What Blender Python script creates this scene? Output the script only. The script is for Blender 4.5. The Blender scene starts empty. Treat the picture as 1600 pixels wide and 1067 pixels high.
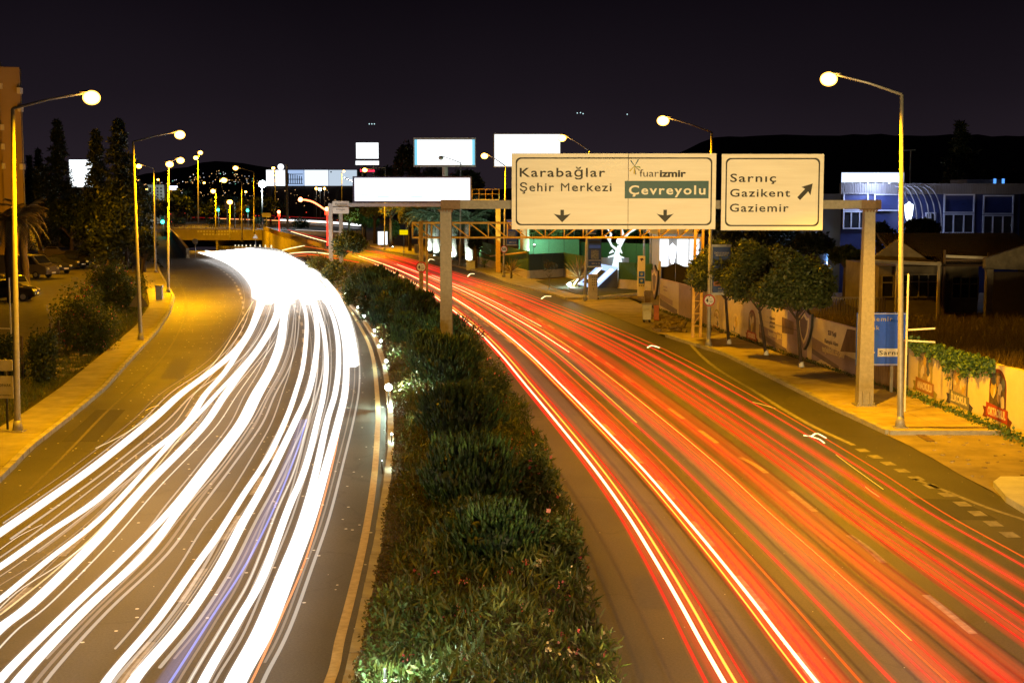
import bpy, math, random
import numpy as np
from mathutils import Vector, Matrix
random.seed(7); RNG = np.random.default_rng(7)
R = math.radians
sc = bpy.context.scene
# ---------------------------------------------------------------- camera
CAMZ = 7.0; PITCH = 5.77; F = 2222.2
cd = bpy.data.cameras.new('camera'); cam = bpy.data.objects.new('camera', cd)
sc.collection.objects.link(cam); cam.location = (0, 0, CAMZ)
cam.rotation_euler = (R(90 - PITCH), 0, 0)
cd.sensor_width = 36; cd.lens = 50; cd.clip_start = 0.1; cd.clip_end = 9000
sc.camera = cam
# ---------------------------------------------------------------- night sky
w = bpy.data.worlds.new('World'); sc.world = w; w.use_nodes = True
nt = w.node_tree; nt.nodes.clear()
o_ = nt.nodes.new('ShaderNodeOutputWorld'); bg = nt.nodes.new('ShaderNodeBackground')
tc = nt.nodes.new('ShaderNodeTexCoord'); sx = nt.nodes.new('ShaderNodeSeparateXYZ'); cr = nt.nodes.new('ShaderNodeValToRGB')
nt.links.new(tc.outputs['Generated'], sx.inputs[0]); nt.links.new(sx.outputs['Z'], cr.inputs[0])
nt.links.new(cr.outputs[0], bg.inputs[0]); nt.links.new(bg.outputs[0], o_.inputs[0])
e = cr.color_ramp.elements
e[0].position = 0.0; e[0].color = (.019, .0135, .018, 1)
e[1].position = 1.0; e[1].color = (.0010, .0007, .0011, 1)
for p, c in ((.03, (.016, .0112, .016, 1)), (.07, (.0100, .0070, .0105, 1)), (.14, (.0045, .0031, .0052, 1))):
    k = e.new(p); k.color = c
bn = nt.nodes.new('ShaderNodeTexNoise'); bn.inputs['Scale'].default_value = 3.0; bn.inputs['Detail'].default_value = 3
nt.links.new(tc.outputs['Generated'], bn.inputs[0]); bm = nt.nodes.new('ShaderNodeMath'); bm.operation = 'MULTIPLY_ADD'
nt.links.new(bn.outputs['Fac'], bm.inputs[0]); bm.inputs[1].default_value = .9; bm.inputs[2].default_value = .55; nt.links.new(bm.outputs[0], bg.inputs[1])
sc.view_settings.view_transform = 'Standard'; sc.view_settings.look = 'None'
sc.view_settings.exposure = 0; sc.view_settings.gamma = 1
sc.view_settings.use_curve_mapping = False
sc.cycles.transparent_max_bounces = 40
sc.cycles.max_bounces = 4; sc.cycles.sample_clamp_indirect = 3.0
sc.cycles.use_denoising = True
# ---------------------------------------------------------------- view geometry helpers
ct, st = math.cos(R(PITCH)), math.sin(R(PITCH))
def ray(px, py):
    u = (px - 800) / F; v = (533.5 - py) / F
    return Vector((u, ct + st * v, -st + ct * v))
def G(px, py, z=0.0):
    d = ray(px, py); t = (z - CAMZ) / d.z
    return Vector((d.x * t, d.y * t, z))
def AT(px, py, Y):
    d = ray(px, py); t = Y / d.y
    return Vector((d.x * t, Y, CAMZ + d.z * t))
def sstep(t):
    t = min(1, max(0, t)); return t * t * (3 - 2 * t)
# ---------------------------------------------------------------- object helpers
def link(o, parent=None):
    # every part is authored in world coordinates and hangs off its thing's base
    sc.collection.objects.link(o)
    if parent:
        o.parent = parent
        if parent.parent is None: o.matrix_parent_inverse = parent.matrix_basis.inverted()
    return o
def tag(o, label=None, cat=None, group=None, kind=None):
    if label: o['label'] = label
    if cat: o['category'] = cat
    if group: o['group'] = group
    if kind: o['kind'] = kind
    return o
def empty(name, loc, rz=0, label=None, cat=None, group=None):
    o = bpy.data.objects.new(name, None); o.empty_display_size = .3
    link(o); o.location = loc; o.rotation_euler = (0, 0, rz)
    return tag(o, label, cat, group)
def copy_tree(o, parent=None):
    c = o.copy(); sc.collection.objects.link(c)
    if parent: c.parent = parent
    for ch in list(o.children): copy_tree(ch, c)
    return c
class MB:
    def __init__(s): s.v = []; s.f = []; s.mi = []; s.sm = []
    def add(s, vs, fs, mi=0, smooth=False):
        b = len(s.v); s.v += [tuple(v) for v in vs]
        for f in fs:
            s.f.append([b + i for i in f]); s.mi.append(mi); s.sm.append(smooth)
        return s
    def box(s, x0, x1, y0, y1, z0, z1, mi=0):
        vs = [(x, y, z) for z in (z0, z1) for y in (y0, y1) for x in (x0, x1)]
        return s.add(vs, [(0, 2, 3, 1), (4, 5, 7, 6), (0, 1, 5, 4), (2, 6, 7, 3), (0, 4, 6, 2), (1, 3, 7, 5)], mi)
    def beam(s, a, b, w, h=None, mi=0, up=(0, 0, 1)):
        a = Vector(a); b = Vector(b); h = h or w; d = (b - a).normalized(); up = Vector(up)
        if abs(d.dot(up)) > .99: up = Vector((0, 1, 0))
        r = d.cross(up).normalized() * w / 2; u = r.cross(d).normalized() * h / 2
        vs = [p + q for p in (a, b) for q in (-r - u, r - u, r + u, -r + u)]
        return s.add(vs, [(0, 3, 2, 1), (4, 5, 6, 7), (0, 1, 5, 4), (1, 2, 6, 5), (2, 3, 7, 6), (3, 0, 4, 7)], mi)
    def tube(s, pts, rad, n=8, mi=0, sy=1.0, cap=True, smooth=True):
        pts = [Vector(p) for p in pts]; m = len(pts)
        if not hasattr(rad, '__len__'): rad = [rad] * m
        vs = []; fs = []
        for i, p in enumerate(pts):
            d = (pts[min(i + 1, m - 1)] - pts[max(i - 1, 0)])
            d = d.normalized() if d.length > 1e-9 else Vector((0, 0, 1))
            up = Vector((0, 0, 1)) if abs(d.z) < .9 else Vector((0, 1, 0))
            r = d.cross(up).normalized(); u = r.cross(d).normalized()
            for k in range(n):
                a = 2 * math.pi * k / n
                vs.append(p + r * math.cos(a) * rad[i] + u * math.sin(a) * rad[i] * sy)
        for i in range(m - 1):
            for k in range(n):
                k2 = (k + 1) % n
                fs.append((i * n + k, i * n + k2, (i + 1) * n + k2, (i + 1) * n + k))
        s.add(vs, fs, mi, smooth)
        if cap:
            b = len(s.v) - len(vs)
            s.f.append([b + k for k in range(n)][::-1]); s.mi.append(mi); s.sm.append(False)
            s.f.append([b + (m - 1) * n + k for k in range(n)]); s.mi.append(mi); s.sm.append(False)
        return s
    def cyl(s, c, r, z0, z1, n=12, mi=0, r1=None):
        return s.tube([(c[0], c[1], z0), (c[0], c[1], z1)], [r, r if r1 is None else r1], n, mi)
    def prism(s, poly, fn, d0, d1, mi=0):
        """poly: 2D points; fn(u, v, d) -> 3D"""
        n = len(poly); vs = [fn(u, v, d0) for u, v in poly] + [fn(u, v, d1) for u, v in poly]
        fs = [list(range(n))[::-1], [n + i for i in range(n)]]
        fs += [(i, (i + 1) % n, n + (i + 1) % n, n + i) for i in range(n)]
        return s.add(vs, fs, mi)
    def sphere(s, c, r, nu=10, nv=6, mi=0, sx=1, sy=1, sz=1, v0=0, v1=math.pi):
        vs = []; fs = []
        for j in range(nv + 1):
            t = v0 + (v1 - v0) * j / nv
            for i in range(nu):
                a = 2 * math.pi * i / nu
                vs.append((c[0] + r * sx * math.sin(t) * math.cos(a), c[1] + r * sy * math.sin(t) * math.sin(a), c[2] + r * sz * math.cos(t)))
        for j in range(nv):
            for i in range(nu):
                i2 = (i + 1) % nu
                fs.append((j * nu + i, (j + 1) * nu + i, (j + 1) * nu + i2, j * nu + i2))
        return s.add(vs, fs, mi, True)
    def mesh(s, name, mats):
        me = bpy.data.meshes.new(name); me.from_pydata(s.v, [], s.f)
        for m in (mats if isinstance(mats, (list, tuple)) else [mats]): me.materials.append(m)
        me.polygons.foreach_set('material_index', s.mi); me.polygons.foreach_set('use_smooth', s.sm)
        me.update(); return me
    def build(s, name, mats, parent=None, bevel=0):
        o = bpy.data.objects.new(name, s.mesh(name, mats)); link(o, parent)
        if bevel:
            b = o.modifiers.new('bevel', 'BEVEL'); b.width = bevel; b.segments = 2; b.limit_method = 'ANGLE'
        return o
def inst(name, me, parent=None, loc=(0, 0, 0), rz=0):
    o = bpy.data.objects.new(name, me); link(o, parent); o.location = loc; o.rotation_euler = (0, 0, rz); return o
# ---------------------------------------------------------------- materials
_M = {}
def node_mat(name):
    m = bpy.data.materials.new(name); m.use_nodes = True; t = m.node_tree; t.nodes.clear()
    out = t.nodes.new('ShaderNodeOutputMaterial'); return m, t, out
def pmat(name, col, col2=None, scale=4, rough=.7, bump=.0, metal=0, detail=4, bscale=None, stretch=None):
    if name in _M: return _M[name]
    m, t, out = node_mat(name); N = t.nodes.new; L = t.links.new
    b = N('ShaderNodeBsdfPrincipled'); L(b.outputs[0], out.inputs[0])
    b.inputs['Roughness'].default_value = rough; b.inputs['Metallic'].default_value = metal
    tcn = N('ShaderNodeTexCoord'); mp = N('ShaderNodeMapping'); L(tcn.outputs['Object'], mp.inputs[0])
    if stretch: mp.inputs['Scale'].default_value = stretch
    nz = N('ShaderNodeTexNoise'); nz.inputs['Scale'].default_value = scale; nz.inputs['Detail'].default_value = detail
    nz.inputs['Roughness'].default_value = .65
    L(mp.outputs[0], nz.inputs[0])
    r = N('ShaderNodeValToRGB'); r.color_ramp.elements[0].position = .32; r.color_ramp.elements[1].position = .68
    c2 = col2 or tuple(c * .72 for c in col)
    r.color_ramp.elements[0].color = (*c2, 1); r.color_ramp.elements[1].color = (*col, 1)
    L(nz.outputs['Fac'], r.inputs[0]); L(r.outputs[0], b.inputs['Base Color'])
    if bump:
        nb = N('ShaderNodeTexNoise'); nb.inputs['Scale'].default_value = bscale or scale * 6; nb.inputs['Detail'].default_value = 5
        L(tcn.outputs['Object'], nb.inputs[0]); bp = N('ShaderNodeBump'); bp.inputs['Strength'].default_value = bump
        bp.inputs['Distance'].default_value = .02; L(nb.outputs['Fac'], bp.inputs['Height']); L(bp.outputs[0], b.inputs['Normal'])
    _M[name] = m; return m
def emat(name, col, s, sample=True, two=True):
    if name in _M: return _M[name]
    m, t, out = node_mat(name); em = t.nodes.new('ShaderNodeEmission')
    em.inputs[0].default_value = (*col, 1); em.inputs[1].default_value = s
    t.links.new(em.outputs[0], out.inputs[0])
    if not sample: m.cycles.emission_sampling = 'NONE'
    _M[name] = m; return m
def smat(name, col, s, sample=True, clear=1.0):
    """streak of light: adds to what lies behind it and casts no shadow"""
    if name in _M: return _M[name]
    m, t, out = node_mat(name); em = t.nodes.new('ShaderNodeEmission'); em.inputs[0].default_value = (*col, 1); em.inputs[1].default_value = s * .5
    tr = t.nodes.new('ShaderNodeBsdfTransparent'); tr.inputs[0].default_value = (clear, clear, clear, 1); ad = t.nodes.new('ShaderNodeAddShader')
    t.links.new(em.outputs[0], ad.inputs[0]); t.links.new(tr.outputs[0], ad.inputs[1]); t.links.new(ad.outputs[0], out.inputs[0])
    if not sample: m.cycles.emission_sampling = 'NONE'
    _M[name] = m; return m
def bandmat(name, col, s, p=1.5):
    """additive streak of light, brightest along its middle"""
    if name in _M: return _M[name]
    m, t, out = node_mat(name); N = t.nodes.new; L = t.links.new
    uv = N('ShaderNodeUVMap'); sp = N('ShaderNodeSeparateXYZ'); L(uv.outputs[0], sp.inputs[0])
    def M_(op, a, b=None):
        n = N('ShaderNodeMath'); n.operation = op
        for i, x in enumerate((a, b)):
            if x is None: continue
            if isinstance(x, (int, float)): n.inputs[i].default_value = x
            else: L(x, n.inputs[i])
        return n.outputs[0]
    x = M_('ABSOLUTE', M_('SUBTRACT', M_('MULTIPLY', sp.outputs[0], 2.0), 1.0))
    prof = M_('POWER', M_('SUBTRACT', 1.0, M_('MULTIPLY', x, x)), p)
    nz = N('ShaderNodeTexNoise'); nz.noise_dimensions = '1D'; nz.inputs['Scale'].default_value = 9; nz.inputs['Detail'].default_value = 3
    L(sp.outputs[0], nz.inputs['W'])
    st_ = M_('MULTIPLY', prof, M_('MULTIPLY_ADD', nz.outputs['Fac'], 1.6)); 
    st_.node.inputs[2].default_value = 0
    fin = M_('MULTIPLY', st_, s)
    em = N('ShaderNodeEmission'); em.inputs[0].default_value = (*col, 1); L(fin, em.inputs[1])
    tr = N('ShaderNodeBsdfTransparent'); ad = N('ShaderNodeAddShader')
    L(em.outputs[0], ad.inputs[0]); L(tr.outputs[0], ad.inputs[1]); L(ad.outputs[0], out.inputs[0])
    m.cycles.emission_sampling = 'NONE'
    _M[name] = m; return m
def leafmat(name, c1, c2, c3=None, rough=.55, trans=.25):
    if name in _M: return _M[name]
    m, t, out = node_mat(name); N = t.nodes.new; L = t.links.new
    g = N('ShaderNodeNewGeometry'); r = N('ShaderNodeValToRGB')
    r.color_ramp.elements[0].color = (*c1, 1); r.color_ramp.elements[1].color = (*(c3 or c2), 1)
    if c3: r.color_ramp.elements.new(.5).color = (*c2, 1)
    L(g.outputs['Random Per Island'], r.inputs[0])
    d = N('ShaderNodeBsdfPrincipled'); d.inputs['Roughness'].default_value = rough; L(r.outputs[0], d.inputs['Base Color'])
    tl = N('ShaderNodeBsdfTranslucent'); L(r.outputs[0], tl.inputs[0])
    mx = N('ShaderNodeMixShader'); mx.inputs[0].default_value = trans
    L(d.outputs[0], mx.inputs[1]); L(tl.outputs[0], mx.inputs[2]); L(mx.outputs[0], out.inputs[0])
    _M[name] = m; return m
def asphalt_mat(name, base, base2, speck):
    m, t, out = node_mat(name); N = t.nodes.new; L = t.links.new
    b = N('ShaderNodeBsdfPrincipled'); L(b.outputs[0], out.inputs[0]); b.inputs['Roughness'].default_value = .62
    tcn = N('ShaderNodeTexCoord')
    n1 = N('ShaderNodeTexNoise'); n1.inputs['Scale'].default_value = .35; n1.inputs['Detail'].default_value = 6; L(tcn.outputs['Object'], n1.inputs[0])
    n2 = N('ShaderNodeTexNoise'); n2.inputs['Scale'].default_value = 22; n2.inputs['Detail'].default_value = 6; n2.inputs['Roughness'].default_value = .8
    L(tcn.outputs['Object'], n2.inputs[0])
    r1 = N('ShaderNodeValToRGB'); r1.color_ramp.elements[0].position = .35; r1.color_ramp.elements[1].position = .7
    r1.color_ramp.elements[0].color = (*base2, 1); r1.color_ramp.elements[1].color = (*base, 1); L(n1.outputs['Fac'], r1.inputs[0])
    r2 = N('ShaderNodeValToRGB'); r2.color_ramp.elements[0].position = .36; r2.color_ramp.elements[1].position = .66
    r2.color_ramp.elements[0].color = (.45, .45, .45, 1); r2.color_ramp.elements[1].color = (1.5, 1.5, 1.5, 1); L(n2.outputs['Fac'], r2.inputs[0])
    mu = N('ShaderNodeMixRGB'); mu.blend_type = 'MULTIPLY'; mu.inputs[0].default_value = 1; L(r1.outputs[0], mu.inputs[1]); L(r2.outputs[0], mu.inputs[2])
    # bright chips of aggregate
    vo = N('ShaderNodeTexVoronoi'); vo.inputs['Scale'].default_value = 2.5; L(tcn.outputs['Object'], vo.inputs[0])
    rv = N('ShaderNodeValToRGB'); rv.color_ramp.interpolation = 'CONSTANT'
    rv.color_ramp.elements[0].color = (1, 1, 1, 1); rv.color_ramp.elements[1].position = speck; rv.color_ramp.elements[1].color = (0, 0, 0, 1)
    L(vo.outputs['Distance'], rv.inputs[0])
    # fine cracks
    vc = N('ShaderNodeTexVoronoi'); vc.feature = 'DISTANCE_TO_EDGE'; vc.inputs['Scale'].default_value = .11
    wn = N('ShaderNodeTexNoise'); wn.inputs['Scale'].default_value = .6; wn.inputs['Detail'].default_value = 5; L(tcn.outputs['Object'], wn.inputs[0])
    va = N('ShaderNodeVectorMath'); va.operation = 'MULTIPLY_ADD'; L(wn.outputs['Color'], va.inputs[0]); va.inputs[1].default_value = (3, 3, 0); L(tcn.outputs['Object'], va.inputs[2])
    L(va.outputs[0], vc.inputs[0])
    rc = N('ShaderNodeValToRGB'); rc.color_ramp.elements[0].position = 0; rc.color_ramp.elements[0].color = (.45, .45, .45, 1)
    rc.color_ramp.elements[1].position = .006; rc.color_ramp.elements[1].color = (1, 1, 1, 1); L(vc.outputs['Distance'], rc.inputs[0])
    m3 = N('ShaderNodeMixRGB'); m3.blend_type = 'MULTIPLY'; m3.inputs[0].default_value = .8; L(mu.outputs[0], m3.inputs[1]); L(rc.outputs[0], m3.inputs[2])
    m2 = N('ShaderNodeMixRGB'); L(rv.outputs[0], m2.inputs[0]); L(m3.outputs[0], m2.inputs[1]); m2.inputs[2].default_value = (.75, .75, .72, 1)
    L(m2.outputs[0], b.inputs['Base Color'])
    bp = N('ShaderNodeBump'); bp.inputs['Strength'].default_value = .5; bp.inputs['Distance'].default_value = .01
    L(n2.outputs['Fac'], bp.inputs['Height']); L(bp.outputs[0], b.inputs['Normal'])
    _M[name] = m; return m
ASPH_L = asphalt_mat('asphalt left', (.058, .054, .049), (.032, .030, .028), .085)
ASPH_R = asphalt_mat('asphalt right', (.064, .058, .060), (.040, .036, .037), .03)
CONC = pmat('pavement concrete', (.34, .31, .26), (.22, .2, .17), 1.2, .85, .3, bscale=30)
KERB = pmat('kerb stone', (.42, .40, .35), (.26, .25, .22), 3, .85, .3)
SOIL = pmat('dry soil', (.10, .08, .05), (.05, .04, .025), 1.6, .95, .6, bscale=14)
DARKSOIL = pmat('bed soil', (.035, .028, .018), (.015, .012, .009), 3, .95, .5)
SAND = pmat('sandy concrete', (.30, .25, .17), (.17, .14, .10), .9, .9, .4, bscale=18)
PAINT = pmat('road paint', (.36, .34, .31), (.15, .14, .13), 5, .7)
STEEL = pmat('galvanised steel', (.34, .33, .31), (.26, .25, .24), 8, .5, metal=.3)
STEELW = pmat('pale painted steel', (.60, .57, .52), (.5, .47, .43), 5, .5)
DARKM = pmat('dark metal', (.03, .03, .03), None, 6, .5)
YPAINT = pmat('yellow painted steel', (.62, .40, .05), (.4, .25, .04), 6, .5)
WHITE = pmat('white paint', (.78, .76, .72), (.66, .64, .6), 3, .6)
SIGNW = pmat('sign sheeting', (.80, .78, .72), (.72, .69, .62), 1.2, .55, stretch=(.4, 1, 5))
BLACK = pmat('black print', (.02, .02, .02), (.015, .015, .015), 5, .6)
GREENP = pmat('green sign panel', (.002, .075, .10), (.002, .06, .085), 5, .5)
BLUEP = pmat('blue sign panel', (.008, .11, .95), (.008, .09, .85), 5, .5)
BLUEB = pmat('blue banner print', (.03, .07, .26), (.02, .05, .18), 3, .6)
REDP = pmat('red print', (.55, .03, .02), None, 5, .6)
CREAM = pmat('cream wall', (.55, .48, .36), (.42, .36, .27), 2, .85, .2)
WALLP = pmat('painted mural wall', (.76, .66, .50), (.66, .56, .42), 1.4, .85, .2)
RUB = pmat('rubber', (.015, .015, .015), None, 6, .8)
GLASS = pmat('dark glass', (.02, .022, .025), (.015, .016, .02), 2, .08)
BARK = pmat('bark', (.09, .06, .04), (.04, .028, .02), 14, .9, .6, stretch=(1, 1, .3))
HEDGE = pmat('artificial hedge panel', (.05, .14, .04), (.015, .05, .015), 30, .85, .9, bscale=60)
SOD = (1.0, .43, .0)
PW = 1.3
EWHITE = emat('white lightbox', (.93, .97, 1.0), 1.7)
EWARM = emat('sodium lens', (1.0, .60, .13), 30)
def glass_rim(m, col, rim, core, p):
    # frosted bowl: hottest where one looks straight through it, coloured and dimmer towards its rim
    t = m.node_tree; N = t.nodes.new; em = [n for n in t.nodes if n.type == 'EMISSION'][0]
    lw = N('ShaderNodeLayerWeight'); lw.inputs[0].default_value = .5; a = N('ShaderNodeMath'); a.operation = 'SUBTRACT'; a.inputs[0].default_value = 1; t.links.new(lw.outputs['Facing'], a.inputs[1])
    b_ = N('ShaderNodeMath'); b_.operation = 'POWER'; t.links.new(a.outputs[0], b_.inputs[0]); b_.inputs[1].default_value = p
    c_ = N('ShaderNodeMath'); c_.operation = 'MULTIPLY_ADD'; t.links.new(b_.outputs[0], c_.inputs[0]); c_.inputs[1].default_value = core; c_.inputs[2].default_value = rim
    t.links.new(c_.outputs[0], em.inputs[1]); em.inputs[0].default_value = (*col, 1)
glass_rim(EWARM, (1.0, .46, .06), 1.0, 45, 2.2)
ECOOL = emat('cool white lens', (.75, .95, 1.0), 26)
# ---------------------------------------------------------------- lamp light sources
def lightpt(name, loc, p, col=SOD, r=.12, parent=None, spot=None, aim=None, blend=.5):
    ld = bpy.data.lights.new(name, 'SPOT' if spot else 'POINT'); ld.energy = p * (PW if col == SOD else 1); ld.color = col
    ld.shadow_soft_size = r
    if spot: ld.spot_size = R(spot); ld.spot_blend = blend
    o = bpy.data.objects.new(name, ld); link(o, parent); o.location = loc
    if aim is not None: o.rotation_euler = Vector(aim).to_track_quat('-Z', 'Y').to_euler()
    return o
# ---------------------------------------------------------------- text
def text_mesh(s, bold=0.0, spacing=1.0):
    c = bpy.data.curves.new('lettering', 'FONT'); c.body = s; c.size = 1; c.space_character = spacing; c.offset = bold
    c.resolution_u = 3; c.extrude = .02
    o = bpy.data.objects.new('t', c); sc.collection.objects.link(o)
    dg = bpy.context.evaluated_depsgraph_get(); me = bpy.data.meshes.new_from_object(o.evaluated_get(dg))
    bpy.data.objects.remove(o); bpy.data.curves.remove(c); return me
def put_text(s, P, mat, parent, origin, ux, width, cap, bold=0.0, spacing=1.0, name='lettering', xpad=0, proud=.0):
    """text whose ink box starts at origin (baseline left), running along ux (unit), up = +Z"""
    me = text_mesh(s, bold, spacing); xs = [v.co.x for v in me.vertices]; x0, x1 = min(xs), max(xs)
    kx = width / (x1 - x0); kz = cap / .73; ux = Vector(ux).normalized(); n = ux.cross(Vector((0, 0, 1))).normalized()
    for v in me.vertices:
        p = Vector(origin) + ux * ((v.co.x - x0) * kx) + Vector((0, 0, 1)) * (v.co.y * kz) + n * (v.co.z * .15 + proud)
        v.co = p
    me.materials.clear(); me.materials.append(mat)
    o = bpy.data.objects.new(name, me); link(o, parent); return o
# ================================================================ ground, roads, kerbs
def edge(px):
    pts = sorted([(G(x, y).y, G(x, y).x) for x, y in px]); ys = [p[0] for p in pts]; xs = [p[1] for p in pts]
    def f(Y):
        if Y <= ys[0]: return xs[0] + (xs[1] - xs[0]) / (ys[1] - ys[0]) * (Y - ys[0])
        if Y >= ys[-1]: return xs[-1] + (xs[-1] - xs[-2]) / (ys[-1] - ys[-2]) * (Y - ys[-1])
        return float(np.interp(Y, ys, xs))
    return f
def edgew(pts):
    pts = sorted(pts); ys = [p[0] for p in pts]; xs = [p[1] for p in pts]
    return lambda Y: float(np.interp(Y, ys, xs))
k0 = edge([(0, 755), (54, 700), (115, 652), (164, 611), (216, 553), (249, 517), (267, 488), (273, 465), (262, 446), (250, 425), (243, 400), (242, 382), (246, 361)])
s0 = edge([(0, 672), (34, 652), (95, 609), (164, 553), (213, 511), (234, 478), (226, 440), (222, 415), (225, 385), (232, 361)])
m0 = edge([(550, 1015), (568, 934), (585, 850), (598, 770), (606, 710), (606, 651), (602, 610), (597, 571), (585, 534), (561, 495), (532, 464), (506, 440), (479, 426), (443, 404)])
m1 = edge([(951, 1030), (943, 1003), (930, 961), (905, 860), (872, 770), (838, 690), (800, 620), (757, 560), (712, 510), (678, 475), (640, 447), (590, 428), (520, 411), (445, 403.6)])
k1 = edge([(1900, 960), (1600, 800), (1555, 770), (1500, 742), (1440, 706), (1390, 682), (1300, 640), (1200, 590), (1130, 555), (1028, 523), (945, 490), (900, 474), (856, 459), (792, 444), (752, 427), (720, 419), (691, 412), (665, 404), (631, 398), (597, 391.5), (560, 380), (440, 361)])
s1 = edge([(1600, 688), (1417, 616), (1391, 612), (1340, 595), (1229, 559), (1141, 527), (1030, 486), (930, 448), (826, 437.5), (744, 412), (700, 401), (640, 389), (590, 379), (520, 361)])
w0 = edgew([(165, -37.4), (230, -54.0), (300, -72.6)])
w1 = edgew([(160, -24.8), (165, -26.2), (185, -24.5), (205, -29.5), (250, -41), (300, -52.6)])
bar = edgew([(133, -19.2), (164, -26.4), (185, -32), (300, -62)])
YD = 165.
def zroad(Y):
    if Y < YD: return 0.0
    t = Y - YD
    return -(.033 * t - .033 * 12 * (1 - math.exp(-t / 12.0)))
def strip(name, eL, eR, zf, mat, Y0, Y1, nx=3, step=2.0, kind='structure', ys=None):
    n = max(2, int((Y1 - Y0) / step) + 1); ys = ys or [Y0 + (Y1 - Y0) * i / (n - 1) for i in range(n)]
    vs = []; fs = []
    for Y in ys:
        a, b = eL(Y), eR(Y)
        for i in range(nx + 1):
            x = a + (b - a) * i / nx; vs.append((x, Y, zf(x, Y, i / nx)))
    for j in range(len(ys) - 1):
        for i in range(nx):
            a = j * (nx + 1) + i; fs.append((a, a + 1, a + nx + 2, a + nx + 1))
    b = MB(); b.add(vs, fs, 0, True); o = b.build(name, mat)
    if kind: o['kind'] = kind
    return o
flat = lambda z: (lambda x, Y, t: z)
strip('road_left', k0, m0, flat(0), ASPH_L, 5, 164, 4)
def m1x(Y): return m1(Y) if Y < YD else w1(Y)
strip('road_right', m1x, k1, flat(0), ASPH_R, 5, 300, 4)
strip('underpass_ramp', w0, w1, lambda x, Y, t: zroad(Y), ASPH_L, 164, 340, 4)
strip('slip_road', k0, w0, flat(0), ASPH_L, 164, 300, 2)
SL = strip('sidewalk_left', s0, k0, flat(.10), CONC, 5, 300, 2)
def slabs(parent, eL, eR, Y0, Y1, L_, mat, nx=1, z=.12):
    Y = Y0
    while Y < Y1 - .2:
        for k in range(nx):
            b = MB(); y0, y1 = Y + .012, min(Y + L_, Y1) - .012; zt_ = z + random.uniform(-.004, .004); q = []
            for yy in (y0, y1):
                a, c = eL(yy) + .02, eR(yy) - .02; q.append([(a + (c - a) * (k + .006) / nx, yy), (a + (c - a) * (k + .994) / nx, yy)])
            p = [q[0][0], q[0][1], q[1][1], q[1][0]]; b.prism(p, lambda u, v_, d: (u, v_, d), z - .06, zt_); b.build('paving_slab', mat, parent)
        Y += L_
slabs(SL, s0, lambda Y: k0(Y) - .19, 18, 110, 2.6, CONC)
SR = strip('sidewalk_right', k1, s1, flat(.10), pmat('pavement blocks', (.50, .42, .30), (.28, .22, .15), .8, .9, .5, bscale=22), 41.8, 72.6, 3, 1.5)
slabs(SR, lambda Y: k1(Y) + .19, lambda Y: s1(Y) - .02, 41.85, 72.5, 1.8, _M['pavement blocks'], 2)
strip('driveway', k1, s1, flat(.03), SAND, 72.6, 98, 3)
strip('footpath', k1, s1, flat(.12), CONC, 98, 300, 3)
strip('roadside_apron', k1, s1, flat(.012), SAND, 5, 41.8, 3)
strip('ground_left', lambda Y: -500, s0, lambda x, Y, t: -.02 if t > .9 else -.02, pmat('left dry soil', (.06, .048, .03), (.03, .024, .015), 1.6, .95, .6, bscale=14), 5, 300, 4, 8)
def field(x, Y, t):
    z = .10 + 1.15 * (1 - sstep((Y - 86) / 6)) if t > 0 else (.10 + (1.15 if Y < 88 else 0))
    if Y < 30: z = z
    return z
strip('ground_right', lambda Y: s1(Y) + .22, lambda Y: 500, field, pmat('dry grass soil', (.13, .095, .04), (.06, .045, .02), 1.2, .95, .5), 5, 300, 12, 3)
b = MB(); b.add([(-500, 0, -.06), (500, 0, -.06), (500, 164, -.06), (-500, 164, -.06)], [(0, 1, 2, 3)]); b.build('ground_base', SOIL)['kind'] = 'structure'
b = MB(); b.add([(-1500, 300, -.015), (1500, 300, -.015), (3000, 5000, -.015), (-3000, 5000, -.015)], [(0, 1, 2, 3)]); b.build('ground', pmat('far ground', (.045, .042, .04), (.025, .024, .02), .02, .95))['kind'] = 'structure'
b = MB(); b.add([(-150, 303, -.005), (10, 303, -.005), (10, 400, -.005), (-150, 400, -.005)], [(0, 1, 2, 3)]); b.build('junction_road', ASPH_R)['kind'] = 'structure'
# planted bed soil mound
strip('median_bed', m0, m1, lambda x, Y, t: .10 + .35 * math.sin(math.pi * t), DARKSOIL, 5, 164, 6, 1.5)
# painted lines -------------------------------------------------
def catmull(P, n=8):
    P = [Vector(p) for p in P]; out = []
    for i in range(len(P) - 1):
        a = P[max(i - 1, 0)]; b_ = P[i]; c = P[i + 1]; d = P[min(i + 2, len(P) - 1)]
        for k in range(n):
            t = k / n; t2 = t * t; t3 = t2 * t
            out.append(.5 * ((2 * b_) + (c - a) * t + (2 * a - 5 * b_ + 4 * c - d) * t2 + (3 * b_ - a - 3 * c + d) * t3))
    out.append(P[-1]); return out
def resample(P, step):
    out = [P[0]]; acc = 0
    for i in range(1, len(P)):
        a, b_ = P[i - 1], P[i]; L = (b_ - a).length
        while acc + L >= step and L > 1e-6:
            t = (step - acc) / L; a = a + (b_ - a) * t; out.append(a); L = (b_ - a).length; acc = 0
        acc += L
    return out
def ribbon(b, P, w, z=None, mi=0):
    vs = []
    for i, p in enumerate(P):
        d = P[min(i + 1, len(P) - 1)] - P[max(i - 1, 0)]; n = Vector((d.y, -d.x, 0)).normalized() * w / 2
        zz = p.z if z is None else z
        vs += [(p.x - n.x, p.y - n.y, zz), (p.x + n.x, p.y + n.y, zz)]
    b.add(vs, [(2 * i, 2 * i + 1, 2 * i + 3, 2 * i + 2) for i in range(len(P) - 1)], mi)
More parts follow.
